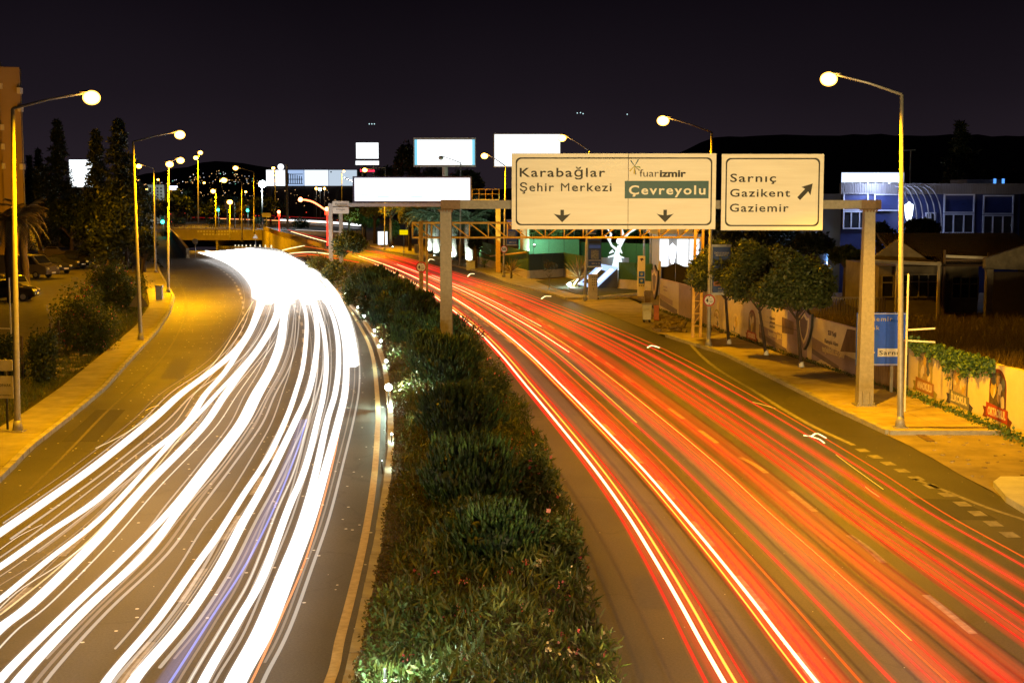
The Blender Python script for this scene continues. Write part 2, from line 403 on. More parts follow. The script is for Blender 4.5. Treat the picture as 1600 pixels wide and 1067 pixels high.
def line(name, px, w, dash=None, gap=None, mat=PAINT, z=.005):
    P = resample(catmull([G(x, y) for x, y in px]), .25); b = MB()
    if not dash: ribbon(b, P, w, z)
    else:
        i = 0; nd = int(dash / .25); ng = int(gap / .25)
        while i + nd < len(P): ribbon(b, P[i:i + nd + 1], w, z); i += nd + ng
    o = b.build(name, mat); o['kind'] = 'structure'; return o
line('lane_marking', [(-40, 975), (6, 953), (76, 889), (149, 818), (206, 763), (244, 717), (300, 640), (347, 582), (366, 545), (378, 515), (380, 490), (378, 467), (367, 442), (355, 429), (338, 417), (318, 408)], .15, 2.25, 2.25)
line('lane_marking', [(180, 1080), (220, 1025), (263, 969), (324, 881), (375, 805), (420, 725), (450, 650), (468, 590), (474, 540), (473, 512), (461, 479), (452, 465), (436, 448)], .15, 2.25, 2.25)
line('edge_line', [(500, 1100), (522, 1045), (531, 1000), (550, 927), (570, 839), (583, 759), (589, 690), (590, 627), (582, 556), (566, 517), (537, 471), (500, 441), (470, 424)], .16, mat=pmat('worn yellow paint', (.55, .45, .25), (.35, .28, .15), 6, .7))
line('tyre_line', [(40, 770), (100, 712), (170, 640), (225, 590), (262, 548), (283, 510), (291, 480), (287, 455), (272, 432)], .09, mat=pmat('faded line', (.16, .14, .10), (.08, .075, .06), 5, .8))
line('edge_line', [(1045, 497), (1105, 530), (1180, 607), (1259, 660), (1343, 701)][:1] + [(1100, 560), (1180, 612), (1259, 660), (1337, 697)], .16)
line('lane_marking', [(1343, 701), (1422, 742), (1500, 785), (1600, 850)], .3, .5, .5)
line('edge_line', [(1428, 748), (1480, 768), (1540, 792), (1597, 811), (1660, 835)], .13)
line('lane_marking', [(1300, 1100), (1228, 1001), (1193, 949), (1149, 898), (1121, 861), (1088, 822), (1030, 752), (960, 680), (890, 610), (830, 560), (770, 515), (720, 482), (680, 462)], .15, 2.25, 2.25)
line('lane_marking', [(1521, 990), (1460, 940), (1390, 887), (1350, 852), (1289, 811), (1219, 756), (1182, 728), (1138, 704), (1080, 663), (1000, 607), (930, 555), (860, 510), (800, 475), (760, 452), (720, 437)], .15, 2.25, 2.25)
DPATCH = pmat('asphalt patch', (.036, .034, .033), (.024, .023, .022), 14, .75, .4, bscale=60); LPATCH = pmat('old asphalt patch', (.085, .08, .072), (.06, .056, .05), 12, .75, .4, bscale=60)
for q, m in (([(150, 640), (196, 640), (150, 690), (96, 690)], DPATCH), ([(270, 560), (300, 560), (286, 592), (250, 592)], LPATCH), ([(1420, 778), (1500, 780), (1560, 812), (1470, 812)], DPATCH), ([(985, 900), (1040, 900), (1062, 950), (1000, 950)], LPATCH), ([(560, 620), (578, 620), (580, 660), (560, 660)], LPATCH)):
    b = MB(); b.add([G(x, y, .003) for x, y in q][::-1], [(0, 1, 2, 3)]); b.build('asphalt_patch', m)['kind'] = 'structure'
# kerbs: single stones near, one joined run beyond ---------------
def kerb(name, ef, Y0, Y1, Ynear, label, side):
    P = resample([Vector((ef(Y0 + i * .5), Y0 + i * .5, 0)) for i in range(int((Y1 - Y0) / .5) + 1)], 1.0)
    root = empty(name, P[0], label=None); root['kind'] = 'structure'
    mb = MB(); mb.box(-.09, .09, 0, .965, -.05, .145)
    me = mb.mesh('kerb_stone', KERB); far = MB(); cnt = 0
    for i in range(len(P) - 1):
        d = P[i + 1] - P[i]; a = math.atan2(-d.x, d.y); c = P[i] + Vector((side * .09, 0, 0))
        if P[i].y < Ynear and cnt < 290:
            o = inst('kerb_stone', me, root, (c.x, c.y, random.uniform(-.006, .006)), a + random.uniform(-.012, .012)); cnt += 1
        else: far.beam(c + Vector((0, 0, .045)), c + d * .97 + Vector((0, 0, .045)), .18, .2)
    if far.v: far.build('kerb_run', KERB, root)['kind'] = 'stuff'
kerb('kerb_left', k0, 14, 150, 75, '', -1)
kerb('kerb_median', m0, 17, 150, 75, '', 1)
kerb('kerb_right', k1, 41.8, 72.4, 75, '', 1)
kerb('kerb_far', k1, 98, 220, 90, '', 1)
# small raised island at the right edge, lamp light put into its pale colour
b = MB(); ip = [G(x, y, .15) for x, y in ((1552, 752), (1563, 744), (1600, 744), (1700, 757), (1760, 850), (1680, 835), (1600, 792), (1572, 775))]
b.prism([(p.x, p.y) for p in ip], lambda u, v, d: (u, v, d), 0, .15); b.build('traffic_island', pmat('pale concrete', (.6, .62, .6), (.45, .47, .46), 2, .8, .3))['kind'] = 'structure'
kb = MB(); kb.beam((k1(41.8) + .1, 41.72, .04), (s1(41.8), 41.72, .04), .18, .2); kb.build('kerb_end', KERB)['kind'] = 'structure'
# ================================================================ underpass: walls, portal, tunnel
YW = pmat('concrete wall', (.50, .43, .30), (.36, .31, .22), .5, .85, .2)
def wallrun(name, f, Y0, Y1, n, zb, zt, th, label, cat, side):
    b = MB()
    for i in range(n):
        a = Y0 + (Y1 - Y0) * i / n; c = Y0 + (Y1 - Y0) * (i + 1) / n
        xa, xc = f(a), f(c); za, zc = zb(a), zb(c)
        vs = [(xa, a, za), (xa + side * th, a, za), (xa + side * th, a, zt), (xa, a, zt), (xc, c, zc), (xc + side * th, c, zc), (xc + side * th, c, zt), (xc, c, zt)]
        b.add(vs, [(0, 1, 2, 3), (4, 7, 6, 5), (0, 3, 7, 4), (1, 5, 6, 2), (3, 2, 6, 7), (0, 4, 5, 1)])
    o = b.build(name, YW); return tag(o, label, cat)
wallrun('retaining_wall', w0, 165, 300, 14, lambda Y: zroad(Y) - .2, 1.15, -.35, 'pale concrete parapet wall on the left side of the underpass ramp', 'wall', 1)
wr = wallrun('retaining_wall', w1, 185, 300, 16, lambda Y: zroad(Y) - .2, .25, .35, 'curved concrete retaining wall on the right side of the underpass ramp', 'wall', 1)
pb = MB(); pb.box(-73, -52, 300, 300.5, -1.9, 0.35); portal = tag(pb.build('underpass_portal', YW), 'yellow lit concrete beam above the underpass mouth', 'underpass')
zt = zroad(300)
b = MB(); b.box(-73, -52, 330, 330.4, zt - .3, 0); b.box(-73.4, -73, 300.5, 330, zt - .3, 0); b.box(-52, -51.6, 300.5, 330, zt - .3, 0); b.box(-73, -52, 300.5, 330, -1.9, -1.6)
b.build('tunnel_lining', pmat('tunnel concrete', (.2, .18, .14)), portal)
b = MB(); b.box(-62.4, -62, 300.3, 330, zt, -1.9); b.build('centre_pier', YW, portal)
# worn lettering band on the portal
b = MB()
for i in range(14): x = -66.2 + i * .62; b.box(x, x + .42, 299.97, 300, -.25, .1); 
for i in range(9): x = -65 + i * .62; b.box(x, x + .42, 299.97, 300, -.85, -.5)
b.build('lettering', WHITE, portal)
def railing(name, pts, h, step, label, mat=STEELW, zb=0., bars=2, base=None):
    pts = [Vector(p) for p in pts]; root = empty(name, pts[0], label=label, cat='railing')
    P = resample([pts[i] + (pts[i + 1] - pts[i]) * t / 20 for i in range(len(pts) - 1) for t in range(20)] + [pts[-1]], step)
    b = MB()
    for z in ([h, h * .15] if bars == 2 else [h]):
        for i in range(len(P) - 1): b.beam(P[i] + Vector((0, 0, z)), P[i + 1] + Vector((0, 0, z)), .07)
    b.build('rail', mat, root); pm = MB(); pm.box(-.03, .03, -.03, .03, 0, h); me = pm.mesh('post', mat)
    for i, p in enumerate(P):
        if i < 280: inst('post', me, root, p)
    return root
railing('railing', [(w1(Y) + .17, Y, .25) for Y in range(185, 301, 6)], .85, .6, 'metal railing on top of the curved right ramp wall', pmat('rail paint', (.38, .3, .18), (.28, .22, .14), 4, .6))
railing('railing', [(-73, 300.2, .35), (-52, 300.2, .35)], .9, .35, 'metal railing along the top of the underpass portal', pmat('rail paint', (.4, .33, .2)))
railing('railing', [(-95, 318, 0), (-72, 318, 0), (-48, 318, 0)], 1.2, .5, 'second railing row beyond the underpass portal', pmat('rail paint', (.4, .33, .2)))
# dark crash barrier between the two carriageways on the ramp
b = MB(); P = [Vector((bar(Y), Y, zroad(Y))) for Y in range(134, 300, 4)]
br = empty('crash_barrier', P[0], label='dark steel crash barrier between the carriageways at the tip of the planted bed', cat='crash barrier')
for i in range(len(P) - 1):
    b.beam(P[i] + Vector((0, 0, .75)), P[i + 1] + Vector((0, 0, .75)), .12, .32)
    b.beam(P[i] + Vector((0, 0, .42)), P[i + 1] + Vector((0, 0, .42)), .1, .12)
b.build('beam', STEEL, br); pm = MB(); pm.box(-.07, .07, -.07, .07, 0, .9); me = pm.mesh('post', DARKM)
for p in P[:20]: inst('post', me, br, p)
# white delineator posts before the portal; emission stands in for their reflected light
pm = MB(); pm.cyl((0, 0), .10, 0, 1.1, 8); pm.sphere((0, 0, 1.1), .10, 8, 4, v1=math.pi / 2); me = pm.mesh('delineator', emat('glowing reflector', (1, .86, .55), 1.3))
for i in range(9):
    Y = 262 - i * 9; o = inst('delineator_post', me, None, (bar(Y) + 1.2, Y, zroad(Y)))
    tag(o, 'short bright reflector post before the underpass mouth, %s counted from the mouth' % ['first', 'second', 'third', 'fourth', 'fifth', 'sixth', 'seventh', 'eighth', 'ninth'][i], 'bollard', 'reflector posts before the underpass')
# ================================================================ street lamps
LAMPM = [STEEL]
LIGHTS = []
def lamp(base, top, heads, label, power=0, lens=1.0, Y=None, col=SOD, lmat=None, cone=172, aim=(0, 0, -1), name='street_lamp', r0=.10):
    p = G(*base) if Y is None else Vector((AT(base[0], base[1], Y).x, Y, 0)); Y = p.y
    t = AT(top[0], top[1], Y); H = t.z
    root = empty(name, p, label=label, cat='street lamp', group='street lamps along the road')
    lean = t.x - p.x
    lean = max(-.25, min(.25, lean))
    b = MB(); b.tube([(p.x, Y, 0), (p.x + lean * .0, Y, .5), (p.x + lean, Y, H)], [r0 * 1.05, r0, r0 * .55], 10)
    b.build('pole', STEEL, root)
    b = MB(); b.box(p.x - .2, p.x + .2, Y - .2, Y + .2, .12, .15); b.tube([(p.x, Y, .14), (p.x, Y, .45)], [.17, .11], 8)
    b.build('base_plate', STEEL, root)
    for hx, hy in heads:
        h = AT(hx, hy, Y); d = 1 if h.x > p.x + lean else -1
        if abs(h.x - p.x - lean) < .25: 
            d = 1
        b = MB(); a = Vector((p.x + lean, Y, H)); e_ = Vector((h.x - d * .25 * lens, Y, h.z + .12))
        b.tube([a, a + (e_ - a) * .5 + Vector((0, 0, .04)), e_], [r0 * .45, r0 * .36, r0 * .3], 8); b.build('arm', STEEL, root)
        b = MB(); b.sphere((h.x - d * .12 * lens, Y, h.z + .155 * lens), .26 * lens, 12, 5, sx=1, sy=.5, sz=.22, v1=math.pi / 2); b.sphere((h.x - d * .12 * lens, Y, h.z + .155 * lens), .26 * lens, 12, 2, sx=1, sy=.5, sz=.04, v0=math.pi / 2)
        hd = b.build('lamp_head', STEEL, root)
        b = MB(); b.sphere((h.x, Y, h.z), .26 * lens, 20, 12, sx=1, sy=.85, sz=.82)
        b.build('lens', lmat or EWARM, hd)
        if power:
            lightpt('lamp_light', (h.x, Y, h.z - .3 * lens), power, col, .15, root, cone, aim, .55)
    return root, p
lamp((28, 680), (20, 170), [(143, 153)], 'tall street lamp on the left sidewalk beside the yellow sign plates, leftmost of all', 7500)
lamp((220, 535), (208, 222), [(281, 211)], 'tall street lamp on the left sidewalk beside the dark triangular sign', 6500, 1.0)
lamp((263, 459), (265, 256), [(265, 257), (282, 251)], 'double headed street lamp at the end of the left kerb beside the litter bin', 11500, 1.1)
lamp((243, 428), (241, 264), [(217, 260)], 'street lamp behind the litter bin with its head over the cypress trees', 3500, 1.0)
lamp((1406, 674), (1409, 148), [(1295, 124)], 'tall street lamp beside the blue direction sign, rightmost of all', 9500, cone=132, aim=(.15, -.28, -1))
lamp((1107, 545), (1112, 207), [(1036, 189)], 'tall street lamp carrying the blue banner and the red ringed height sign', 4600, 1.1)
lamp((914, 471), (922, 236), [(878, 216)], 'street lamp by the beige utility cabinet with stacked banners', 5500, 1.15)
lamp((787, 435), (790, 260), [(757, 244)], 'street lamp carrying the round 50 speed sign', 5500, 1.2)
lamp((719, 417), (720, 255), [(689, 247)], 'street lamp seen against the framed white billboard, its head unlit', 0, 1.0, lmat=STEEL)
lamp((601, 392), (602, 262), [(570, 266)], 'street lamp before the lamp yellowed trees under the long white display', 15000, 1.3)
lamp((310, 352), (310, 250), [(313, 239), (306, 247)], 'very tall mast lamp behind the underpass portal', 9000, 2.4, r0=.22)
lamp((397, 365), (397, 269), [(368, 263)], 'street lamp right of the tall mast above the portal wall', 6000, 2.0, r0=.16)
lamp((430, 345), (430, 266), [(427, 263)], 'street lamp left of the round white disc on its pole', 3000, 2.0, r0=.16)
_ord = ['first', 'second', 'third', 'fourth', 'fifth', 'sixth', 'seventh', 'eighth', 'ninth', 'tenth', 'eleventh', 'twelfth', 'thirteenth', 'fourteenth']; _far = [345, 319, 333, 384, 247, 267, 276, 229, 249, 216, 203, 240, 537]
for i, (bx, by, hx, hy, pw) in enumerate([(378, 378, 350, 282, 9000), (359, 374, 359, 316, 9000), (347, 335, 345, 283, 0), (329, 336, 319, 286, 0), (337, 366, 333, 299, 14000), (384, 336, 384, 300, 0),
        (250, 336, 247, 281, 0), (270, 336, 267, 304, 0), (276, 337, 276, 313, 0), (232, 338, 229, 295, 0), (253, 339, 249, 312, 0), (218, 340, 216, 281, 0), (200, 338, 203, 267, 0), (240, 340, 240, 303, 0), (534, 345, 537, 268, 3000)]):
    lamp((bx, by), (bx, hy + 2), [(hx, hy)], ['small far street lamp shining directly right of the tall mast above the ramp', 'low street lamp by the warning sign on the portal wall'][i] if i < 2 else 'far orange street lamp near the horizon, %s small one from the left' % _ord[sum(1 for q in _far if q < hx)], pw, 1.9 if i < 14 else 1.6, r0=.13)  # far lenses oversized, their bloom put into the shape
# the same lamp row goes on behind the camera
lamp((0, 0), (-160, -700), [(160, -760)], 'street lamp of the left row standing level with the bridge', 5200, Y=12.5) if False else None
def rowlamp(x, y, d, label, pw, col=SOD):
    root = empty('street_lamp', (x, y, 0), label=label, cat='street lamp', group='street lamps along the road')
    b = MB(); b.tube([(x, y, 0), (x, y, 9.6)], [.1, .055], 10); b.build('pole', STEEL, root)
    b = MB(); b.box(x - .2, x + .2, y - .2, y + .2, .12, .15); b.build('base_plate', STEEL, root)
    b = MB(); b.tube([(x, y, 9.6), (x + d * 2.2, y, 10.1)], [.05, .03], 8); b.build('arm', STEEL, root)
    b = MB(); b.sphere((x + d * 2.4, y, 10.1), .36, 12, 6, sy=.5, sz=.38, v1=math.pi / 2); hd = b.build('lamp_head', STEEL, root)
    b = MB(); b.sphere((x + d * 2.4, y, 10.09), .28, 14, 6, sy=.62, sz=.6, v0=math.pi / 2); b.build('lens', EWARM, hd)
    lightpt('lamp_light', (x + d * 2.4, y, 9.7), pw, col, .15, root, 172, (0, 0, -1), .55)
rowlamp(-19.5, 14, 1, 'street lamp of the left row standing beside the footbridge', 13000)
rowlamp(13.5, 12, -1, 'street lamp of the right row standing beside the footbridge', 9500, (1, .62, .34))
# cool white flood light and the round disc
b = MB(); fp = AT(410, 335, 330); root = empty('floodlight_mast', (fp.x, 330, 0), label='mast with a glaring blue white floodlight at the corner of the picture wall building', cat='floodlight')
b.tube([(fp.x, 330, 0), (fp.x, 330, AT(410, 290, 330).z)], .15, 8); b.build('pole', STEEL, root)
c = AT(410, 288, 330); b = MB(); b.sphere(c, .85, 12, 8, sy=.4); b.build('lens', ECOOL, root); lightpt('flood_light', c + Vector((0, -1, 0)), 9000, (.8, .93, 1), .3, root)
c = AT(439, 261, 320); root = empty('clock_sign', (AT(448, 261, 320).x, 320, 0), label='round white lit disc fixed to a tall grey pole', cat='sign')
b = MB(); x = AT(448, 261, 320).x; b.box(x - .25, x + .25, 319.8, 320.2, 0, AT(448, 257, 320).z); b.build('pole', STEEL, root)
b = MB(); b.tube([(c.x, 319.9, c.z), (c.x, 319.5, c.z)], .68, 20, smooth=False); b.build('disc', EWHITE, root)
# ================================================================ main overhead gantry and its signs
GY = 47.0
def pz(py, Y=GY): return AT(800, py, Y).z
def pxx(px, Y=GY, py=500): return AT(px, py, Y).x
g = empty('sign_gantry', (pxx(1349), GY, 0), label='beige steel portal gantry carrying the two big direction signs over the road', cat='gantry')
BEIGE = pmat('beige steel', (.25, .235, .21), (.18, .17, .15), 10, .6, .15, bscale=80)
xr = pxx(1353.5); xl = pxx(697.5)
b = MB()
vs = []
for z, h_ in ((.14, .25), (.75, .22), (7.0, .17)):
    pass
def taper(b, x, y, secs):
    n = len(secs); vs = []
    for z, hw in secs: vs += [(x - hw, y - hw, z), (x + hw, y - hw, z), (x + hw, y + hw, z), (x - hw, y + hw, z)]
    fs = [(i * 4 + k, i * 4 + (k + 1) % 4, (i + 1) * 4 + (k + 1) % 4, (i + 1) * 4 + k) for i in range(n - 1) for k in range(4)]
    b.add(vs, fs + [(3, 2, 1, 0), ((n - 1) * 4, (n - 1) * 4 + 1, (n - 1) * 4 + 2, (n - 1) * 4 + 3)])
zt_ = pz(329)
b = MB(); taper(b, xr, GY, [(.16, .25), (zt_, .17)]); b.build('column', BEIGE, g)
b = MB(); taper(b, xl, GY, [(.3, .21), (zt_, .18)]); b.build('column', BEIGE, g)
for x in (xr, xl):
    b = MB(); b.box(x - .34, x + .34, GY - .34, GY + .34, .12, .165)
    for s in (-1, 1):
        b.box(x + s * .12 - .012, x + s * .12 + .012, GY - .33, GY - .24, .165, .62); b.box(x + s * .12 - .012, x + s * .12 + .012, GY + .24, GY + .33, .165, .62)
    b.build('base_plate', BEIGE, g)
    b = MB()
    for sx_ in (-.27, -.09, .09, .27):
        b.cyl((x + sx_, GY - .29), .022, .165, .25, 6)
    b.build('anchor_bolts', STEEL, g)
zb0, zb1 = pz(326.5), pz(313)
b = MB(); b.box(pxx(720), pxx(1340), GY - .16, GY + .16, zb0, zb1); b.build('beam', BEIGE, g)
RUST = pmat('brown primer', (.20, .13, .08), (.12, .08, .05), 12, .7, .2)
for a, c in ((690, 720), (1340, 1370.5)):
    b = MB(); b.box(pxx(a), pxx(c), GY - .165, GY + .165, zb0 - .01, zb1 + .01); b.build('beam_end', RUST, g)
b = MB()
for x in (xr, xl): b.box(x - .26, x + .26, GY - .22, GY + .22, zt_, zb0 - .012)
for x in (xr, xl):
    for k in range(5): b.cyl((x - .2 + k * .1, GY - .225), .03, zt_ - .05, zb0 - .012, 6)
b.build('flange', RUST, g)
SY = GY - .42
def spx(px): return AT(px, 300, SY).x
def spz(py): return AT(800, py, SY).z
def sign_panel(x0, x1, y0, y1, label, seams=()):
    X0, X1, Z0, Z1 = spx(x0), spx(x1), spz(y1), spz(y0)
    root = empty('direction_sign', ((X0 + X1) / 2, SY, Z0), label=label, cat='road sign')
    cuts = [X0] + [spx(s) for s in seams] + [X1]
    for i in range(len(cuts) - 1):
        b = MB(); b.box(cuts[i] + (.006 if i else 0), cuts[i + 1] - (.006 if i < len(cuts) - 2 else 0), SY - .02, SY + .03, Z0, Z1); b.build('panel', SIGNW, root, .01)
    b = MB(); d = .13; t = .045; yf = SY - .024; r_ = .16
    def rr(ins, n=5):
        out = []
        for cx, cz, a0 in ((X1 - ins - r_, Z1 - ins - r_, 0), (X0 + ins + r_, Z1 - ins - r_, 90), (X0 + ins + r_, Z0 + ins + r_, 180), (X1 - ins - r_, Z0 + ins + r_, 270)):
            for k in range(n + 1):
                a = R(a0 + 90 * k / n); out.append((cx + r_ * math.cos(a), cz + r_ * math.sin(a)))
        return out
    o1 = rr(d); cx, cz = (X0 + X1) / 2, (Z0 + Z1) / 2; i1 = [(x + (t if x < cx else -t), z + (t if z < cz else -t)) for x, z in o1]
    n = len(o1); b.add([(x, yf, z) for x, z in o1] + [(x, yf, z) for x, z in i1], [(k, n + k, n + (k + 1) % n, (k + 1) % n) for k in range(n)])
    b.build('border', BLACK, root)
    b = MB()
    nb = max(2, int((X1 - X0) / 1.4))
    for k in range(nb):
        x = X0 + (X1 - X0) * (k + .5) / nb; b.beam((x, SY + .07, Z0 + .1), (x, SY + .07, Z1 - .1), .08, .08)
        b.beam((x, SY + .11, zb1 - .05), (x, GY - .165, zb1 - .05), .06); b.beam((x, SY + .11, zb0 + .05), (x, GY - .165, zb0 + .05), .06)
    b.build('bracket', STEEL, root)
    return root
def stext(s, x0, x1, yt, yb, root, mat=BLACK, bold=.012, sp=1.15, proud=.026):
    put_text(s, None, mat, root, (spx(x0), SY, spz(yb)), (1, 0, 0), spx(x1) - spx(x0), spz(yt) - spz(yb), bold, sp, proud=proud)
def poly2(b, pts, y, mi=0, th=.004):
    b.prism([(spx(x), spz(yy)) for x, yy in pts], lambda u, v, d: (u, y - d, v), 0, th, mi)
A = sign_panel(799.5, 1118.5, 240, 358.5, 'wide cream direction sign reading Karabağlar, Şehir Merkezi and Çevreyolu', (981.5,))
stext('Karabağlar', 812, 945.5, 262, 276.5, A); stext('Şehir', 812, 865.5, 285.5, 299, A); stext('M', 876.5, 889.5, 285.5, 299, A, bold=0); stext('erkezi', 893.5, 955.5, 285.5, 299, A)
stext('fuar', 999, 1029, 264.5, 276.5, A, bold=0, sp=1.0, mat=pmat('grey print', (.09, .08, .08))); stext('izmir', 1030.5, 1071.5, 265.5, 276.5, A, bold=.035, sp=1.0)
b = MB(); poly2(b, [(976, 310.3), (1107, 310.3), (1107, 283), (976, 283)], SY - .0245); b.build('green_panel', GREENP, A)
stext('Çevreyolu', 982.5, 1102, 289.5, 303.8, A, mat=SIGNW, bold=.02, sp=1.2, proud=.031)
for cx in (878.5, 1039.5):
    b = MB(); poly2(b, [(cx, 347.5), (cx + 13.5, 334), (cx + 10, 335.2), (cx + 2.7, 336.5), (cx + 2.7, 328), (cx - 2.7, 328), (cx - 2.7, 336.5), (cx - 10, 335.2), (cx - 13.5, 334)][::-1], SY - .0245); b.build('arrow', BLACK, A)
LG = [pmat('logo blue', (.03, .12, .2)), pmat('logo yellow', (.6, .45, .03)), pmat('logo grey', (.2, .22, .2)), pmat('logo green', (.1, .25, .05))]
for k, (x1_, y1_, m) in enumerate([(985, 251, 0), (997, 249.5, 0), (983.5, 268, 1), (993, 273, 2), (1000, 262, 3), (990.5, 272, 1), (999, 267, 2)]):
    b = MB(); b.beam((spx(991), SY - .027 - k * .0006, spz(260)), (spx(x1_), SY - .027 - k * .0006, spz(y1_)), .005, .035, up=(0, 1, 0)) if False else None
    dx, dz = spx(x1_) - spx(991), spz(y1_) - spz(260); L_ = math.hypot(dx, dz); nx_, nz_ = -dz / L_ * .02, dx / L_ * .02
    x0_, z0_ = spx(991), spz(260); yy = SY - .0245 - k * .0007
    b.add([(x0_ - nx_ * .3, yy, z0_ - nz_ * .3), (x0_ + nx_ * .3, yy, z0_ + nz_ * .3), (x0_ + dx + nx_, yy, z0_ + dz + nz_), (x0_ + dx - nx_, yy, z0_ + dz - nz_)], [(0, 1, 2, 3)])
    b.build('logo_ray', LG[m], A)
Bs = sign_panel(1127, 1286.5, 240.8, 360, 'smaller cream direction sign reading Sarnıç, Gazikent and Gaziemir')
stext('Sarnıç', 1140.5, 1212, 271.2, 284.5, Bs); stext('Gazikent', 1140.5, 1234.5, 295, 307.6, Bs); stext('Gaziemir', 1140.5, 1232.5, 318, 331, Bs)
b = MB(); ar = [(1245.5, 308.5), (1257.5, 295.5), (1252, 292.5), (1269.3, 287), (1266.2, 305.3), (1262.5, 299.5), (1250, 313)]
poly2(b, ar, SY - .0245); b.build('arrow', BLACK, Bs)
# ================================================================ yellow height-limit truss
TY = 70.0
t = empty('height_gate', (G(1081, 529).x, TY, 0), label='yellow lattice height limit gate crossing the road behind the big signs', cat='gantry')
xl2, xr2 = AT(629, 360, TY + 1).x - .6, AT(1090, 360, TY).x
xl2 = AT(644, 360, TY).x
zt2, zb2 = AT(700, 348.5, TY).z, AT(700, 371.5, TY).z
for nm, z, dy in (('top_chord', zt2, 0), ('bottom_chord', zb2, 0), ('top_chord', zt2, .5), ('bottom_chord', zb2, .5)):
    b = MB(); b.tube([(xl2, TY + dy, z), (xr2, TY + dy, z)], .045, 8); b.build(nm, YPAINT, t)
n = 15; w_ = (xr2 - xl2) / n
for dy in (0, .5):
    for k in range(n + 1):
        x = xl2 + k * w_; b = MB(); b.tube([(x, TY + dy, zb2), (x, TY + dy, zt2)], .024, 6); b.build('upright', YPAINT, t)
        if k < n:
            b = MB(); b.tube([(x, TY + dy, zt2), (x + w_, TY + dy, zb2)] if k < 7 else [(x, TY + dy, zb2), (x + w_, TY + dy, zt2)], .026, 6); b.build('brace', YPAINT, t)
xp = AT(658, 420, TY).x
b = MB(); b.tube([(xp, TY, .2), (xp, TY, zt2 + .1)], .11, 10); b.tube([(xp + .26, TY + .4, .2), (xp + .26, TY + .4, zt2 + .1)], .06, 8); b.build('post', pmat('aged yellow', (.35, .25, .10), (.2, .14, .06), 8, .6), t)
for dx in (0, .38):
    b = MB(); x = G(1078, 528).x + dx; b.beam((x, TY, .12), (x + .08, TY, 6.2), .13, .13); b.build('leg', YPAINT, t)
for k in range(9):
    b = MB(); x = G(1078, 528).x; z = .7 + k * .62; b.beam((x, TY, z), (x + .4, TY, z), .04); b.beam((x, TY, z), (x + .4, TY, z + .6), .03); b.build('rung', YPAINT, t)
# round signs ------------------------------------------------------
def roundsign(cx, cy, Y, rpx, lines, label, rim=REDP):
    c = AT(cx, cy, Y); r = rpx * Y / F; root = empty('round_sign', c, label=label, cat='road sign')
    b = MB(); b.tube([(c.x, Y, c.z), (c.x, Y - .03, c.z)], r, 28, smooth=False); b.build('rim', rim, root)
    b = MB(); b.tube([(c.x, Y - .03, c.z), (c.x, Y - .036, c.z)], r * .78, 28, smooth=False); b.build('face', SIGNW, root)
    for s, x0, x1, z0, z1, bo in lines:
        put_text(s, None, BLACK, root, (c.x + x0 * r, Y - .036, c.z + z0 * r), (1, 0, 0), (x1 - x0) * r, (z1 - z0) * r, bo, 1.0)
    if len(lines) > 1:
        for s in (1, -1):
            b = MB(); b.prism([(-.14, .74), (.14, .74), (0, .5)][::s], lambda u, v, d: (c.x + u * r, Y - .037 - d, c.z + s * v * r), 0, .004); b.build('arrow', BLACK, root)
    return root
L45 = [('4', -.6, -.12, -.3, .35, .03), ('m', .05, .4, .15, .38, .0), ('50', .05, .55, -.35, .02, .0)]
roundsign(658, 417.5, TY - .16, 8.5, L45, 'round height limit sign on the post standing in the planted bed')
roundsign(1108, 469.3, G(1107, 545).y - .16, 9.3, L45, 'round height limit sign under the blue banner on the lamp post')
roundsign(787.5, 389.5, G(787, 435).y - .16, 5.8, [('50', -.55, .55, -.35, .4, .03)], 'round 50 speed limit sign below the white billboards')
# banners ------------------------------------------------------------
def banner(x0, x1, y0, y1, Y, label, lines, pic=None, frame=STEEL):
    X0, X1 = AT(x0, y0, Y).x, AT(x1, y0, Y).x; Z0, Z1 = AT(x0, y1, Y).z, AT(x0, y0, Y).z
    root = empty('banner', ((X0 + X1) / 2, Y, Z0), label=label, cat='banner')
    b = MB(); b.box(X0, X1, Y - .02, Y + .02, Z0, Z1); b.build('cloth', BLUEB, root)
    W_, H_ = X1 - X0, Z1 - Z0
    for s in (0, 1):
        b = MB(); z = Z1 - .05 * H_ if s else Z0; b.box(X0 - .03, X1 + .03, Y - .035, Y + .035, z, z + .05 * H_); b.build('rail', frame, root)
    b = MB(); b.box(X0 - .07, X0 - .03, Y - .02, Y + .02, Z0, Z1); b.build('rod', frame, root)
    for s, u0, u1, v0, v1, m in lines:
        put_text(s, None, m, root, (X0 + u0 * W_, Y - .022, Z0 + v0 * H_), (1, 0, 0), (u1 - u0) * W_, (v1 - v0) * H_, .01, 1)
    for (u0, u1, v0, v1, m) in (pic or []):
        b = MB(); b.box(X0 + u0 * W_, X0 + u1 * W_, Y - .026, Y - .0205, Z0 + v0 * H_, Z0 + v1 * H_); b.build('picture_field', m, root)
    return root
TP = pmat('pale print', (.55, .5, .4)); OR = pmat('terracotta print', (.4, .17, .07)); DK = pmat('dark print', (.03, .035, .05)); SK = pmat('pale picture', (.35, .34, .28), (.08, .08, .1), 9)
YB = G(1107, 545).y
banner(1114.5, 1141.5, 382, 461, YB - .1, 'blue banner with pale lettering hanging from the lamp post beside the street trees',
       [('İZMİR BÜYÜKŞEHİR', .06, .94, .815, .85, TP), ('BELEDİYESİ', .15, .85, .77, .805, TP), ('Buluşma Noktası', .16, .84, .61, .66, TP), ('444 16 23', .3, .95, .11, .15, TP), ('www.izmir.bel.tr', .3, .95, .065, .09, TP)],
       [(.1, .9, .6, .7, DK), (.12, .88, .3, .42, SK), (.04, .96, .18, .27, OR)])
YC = G(914, 471).y
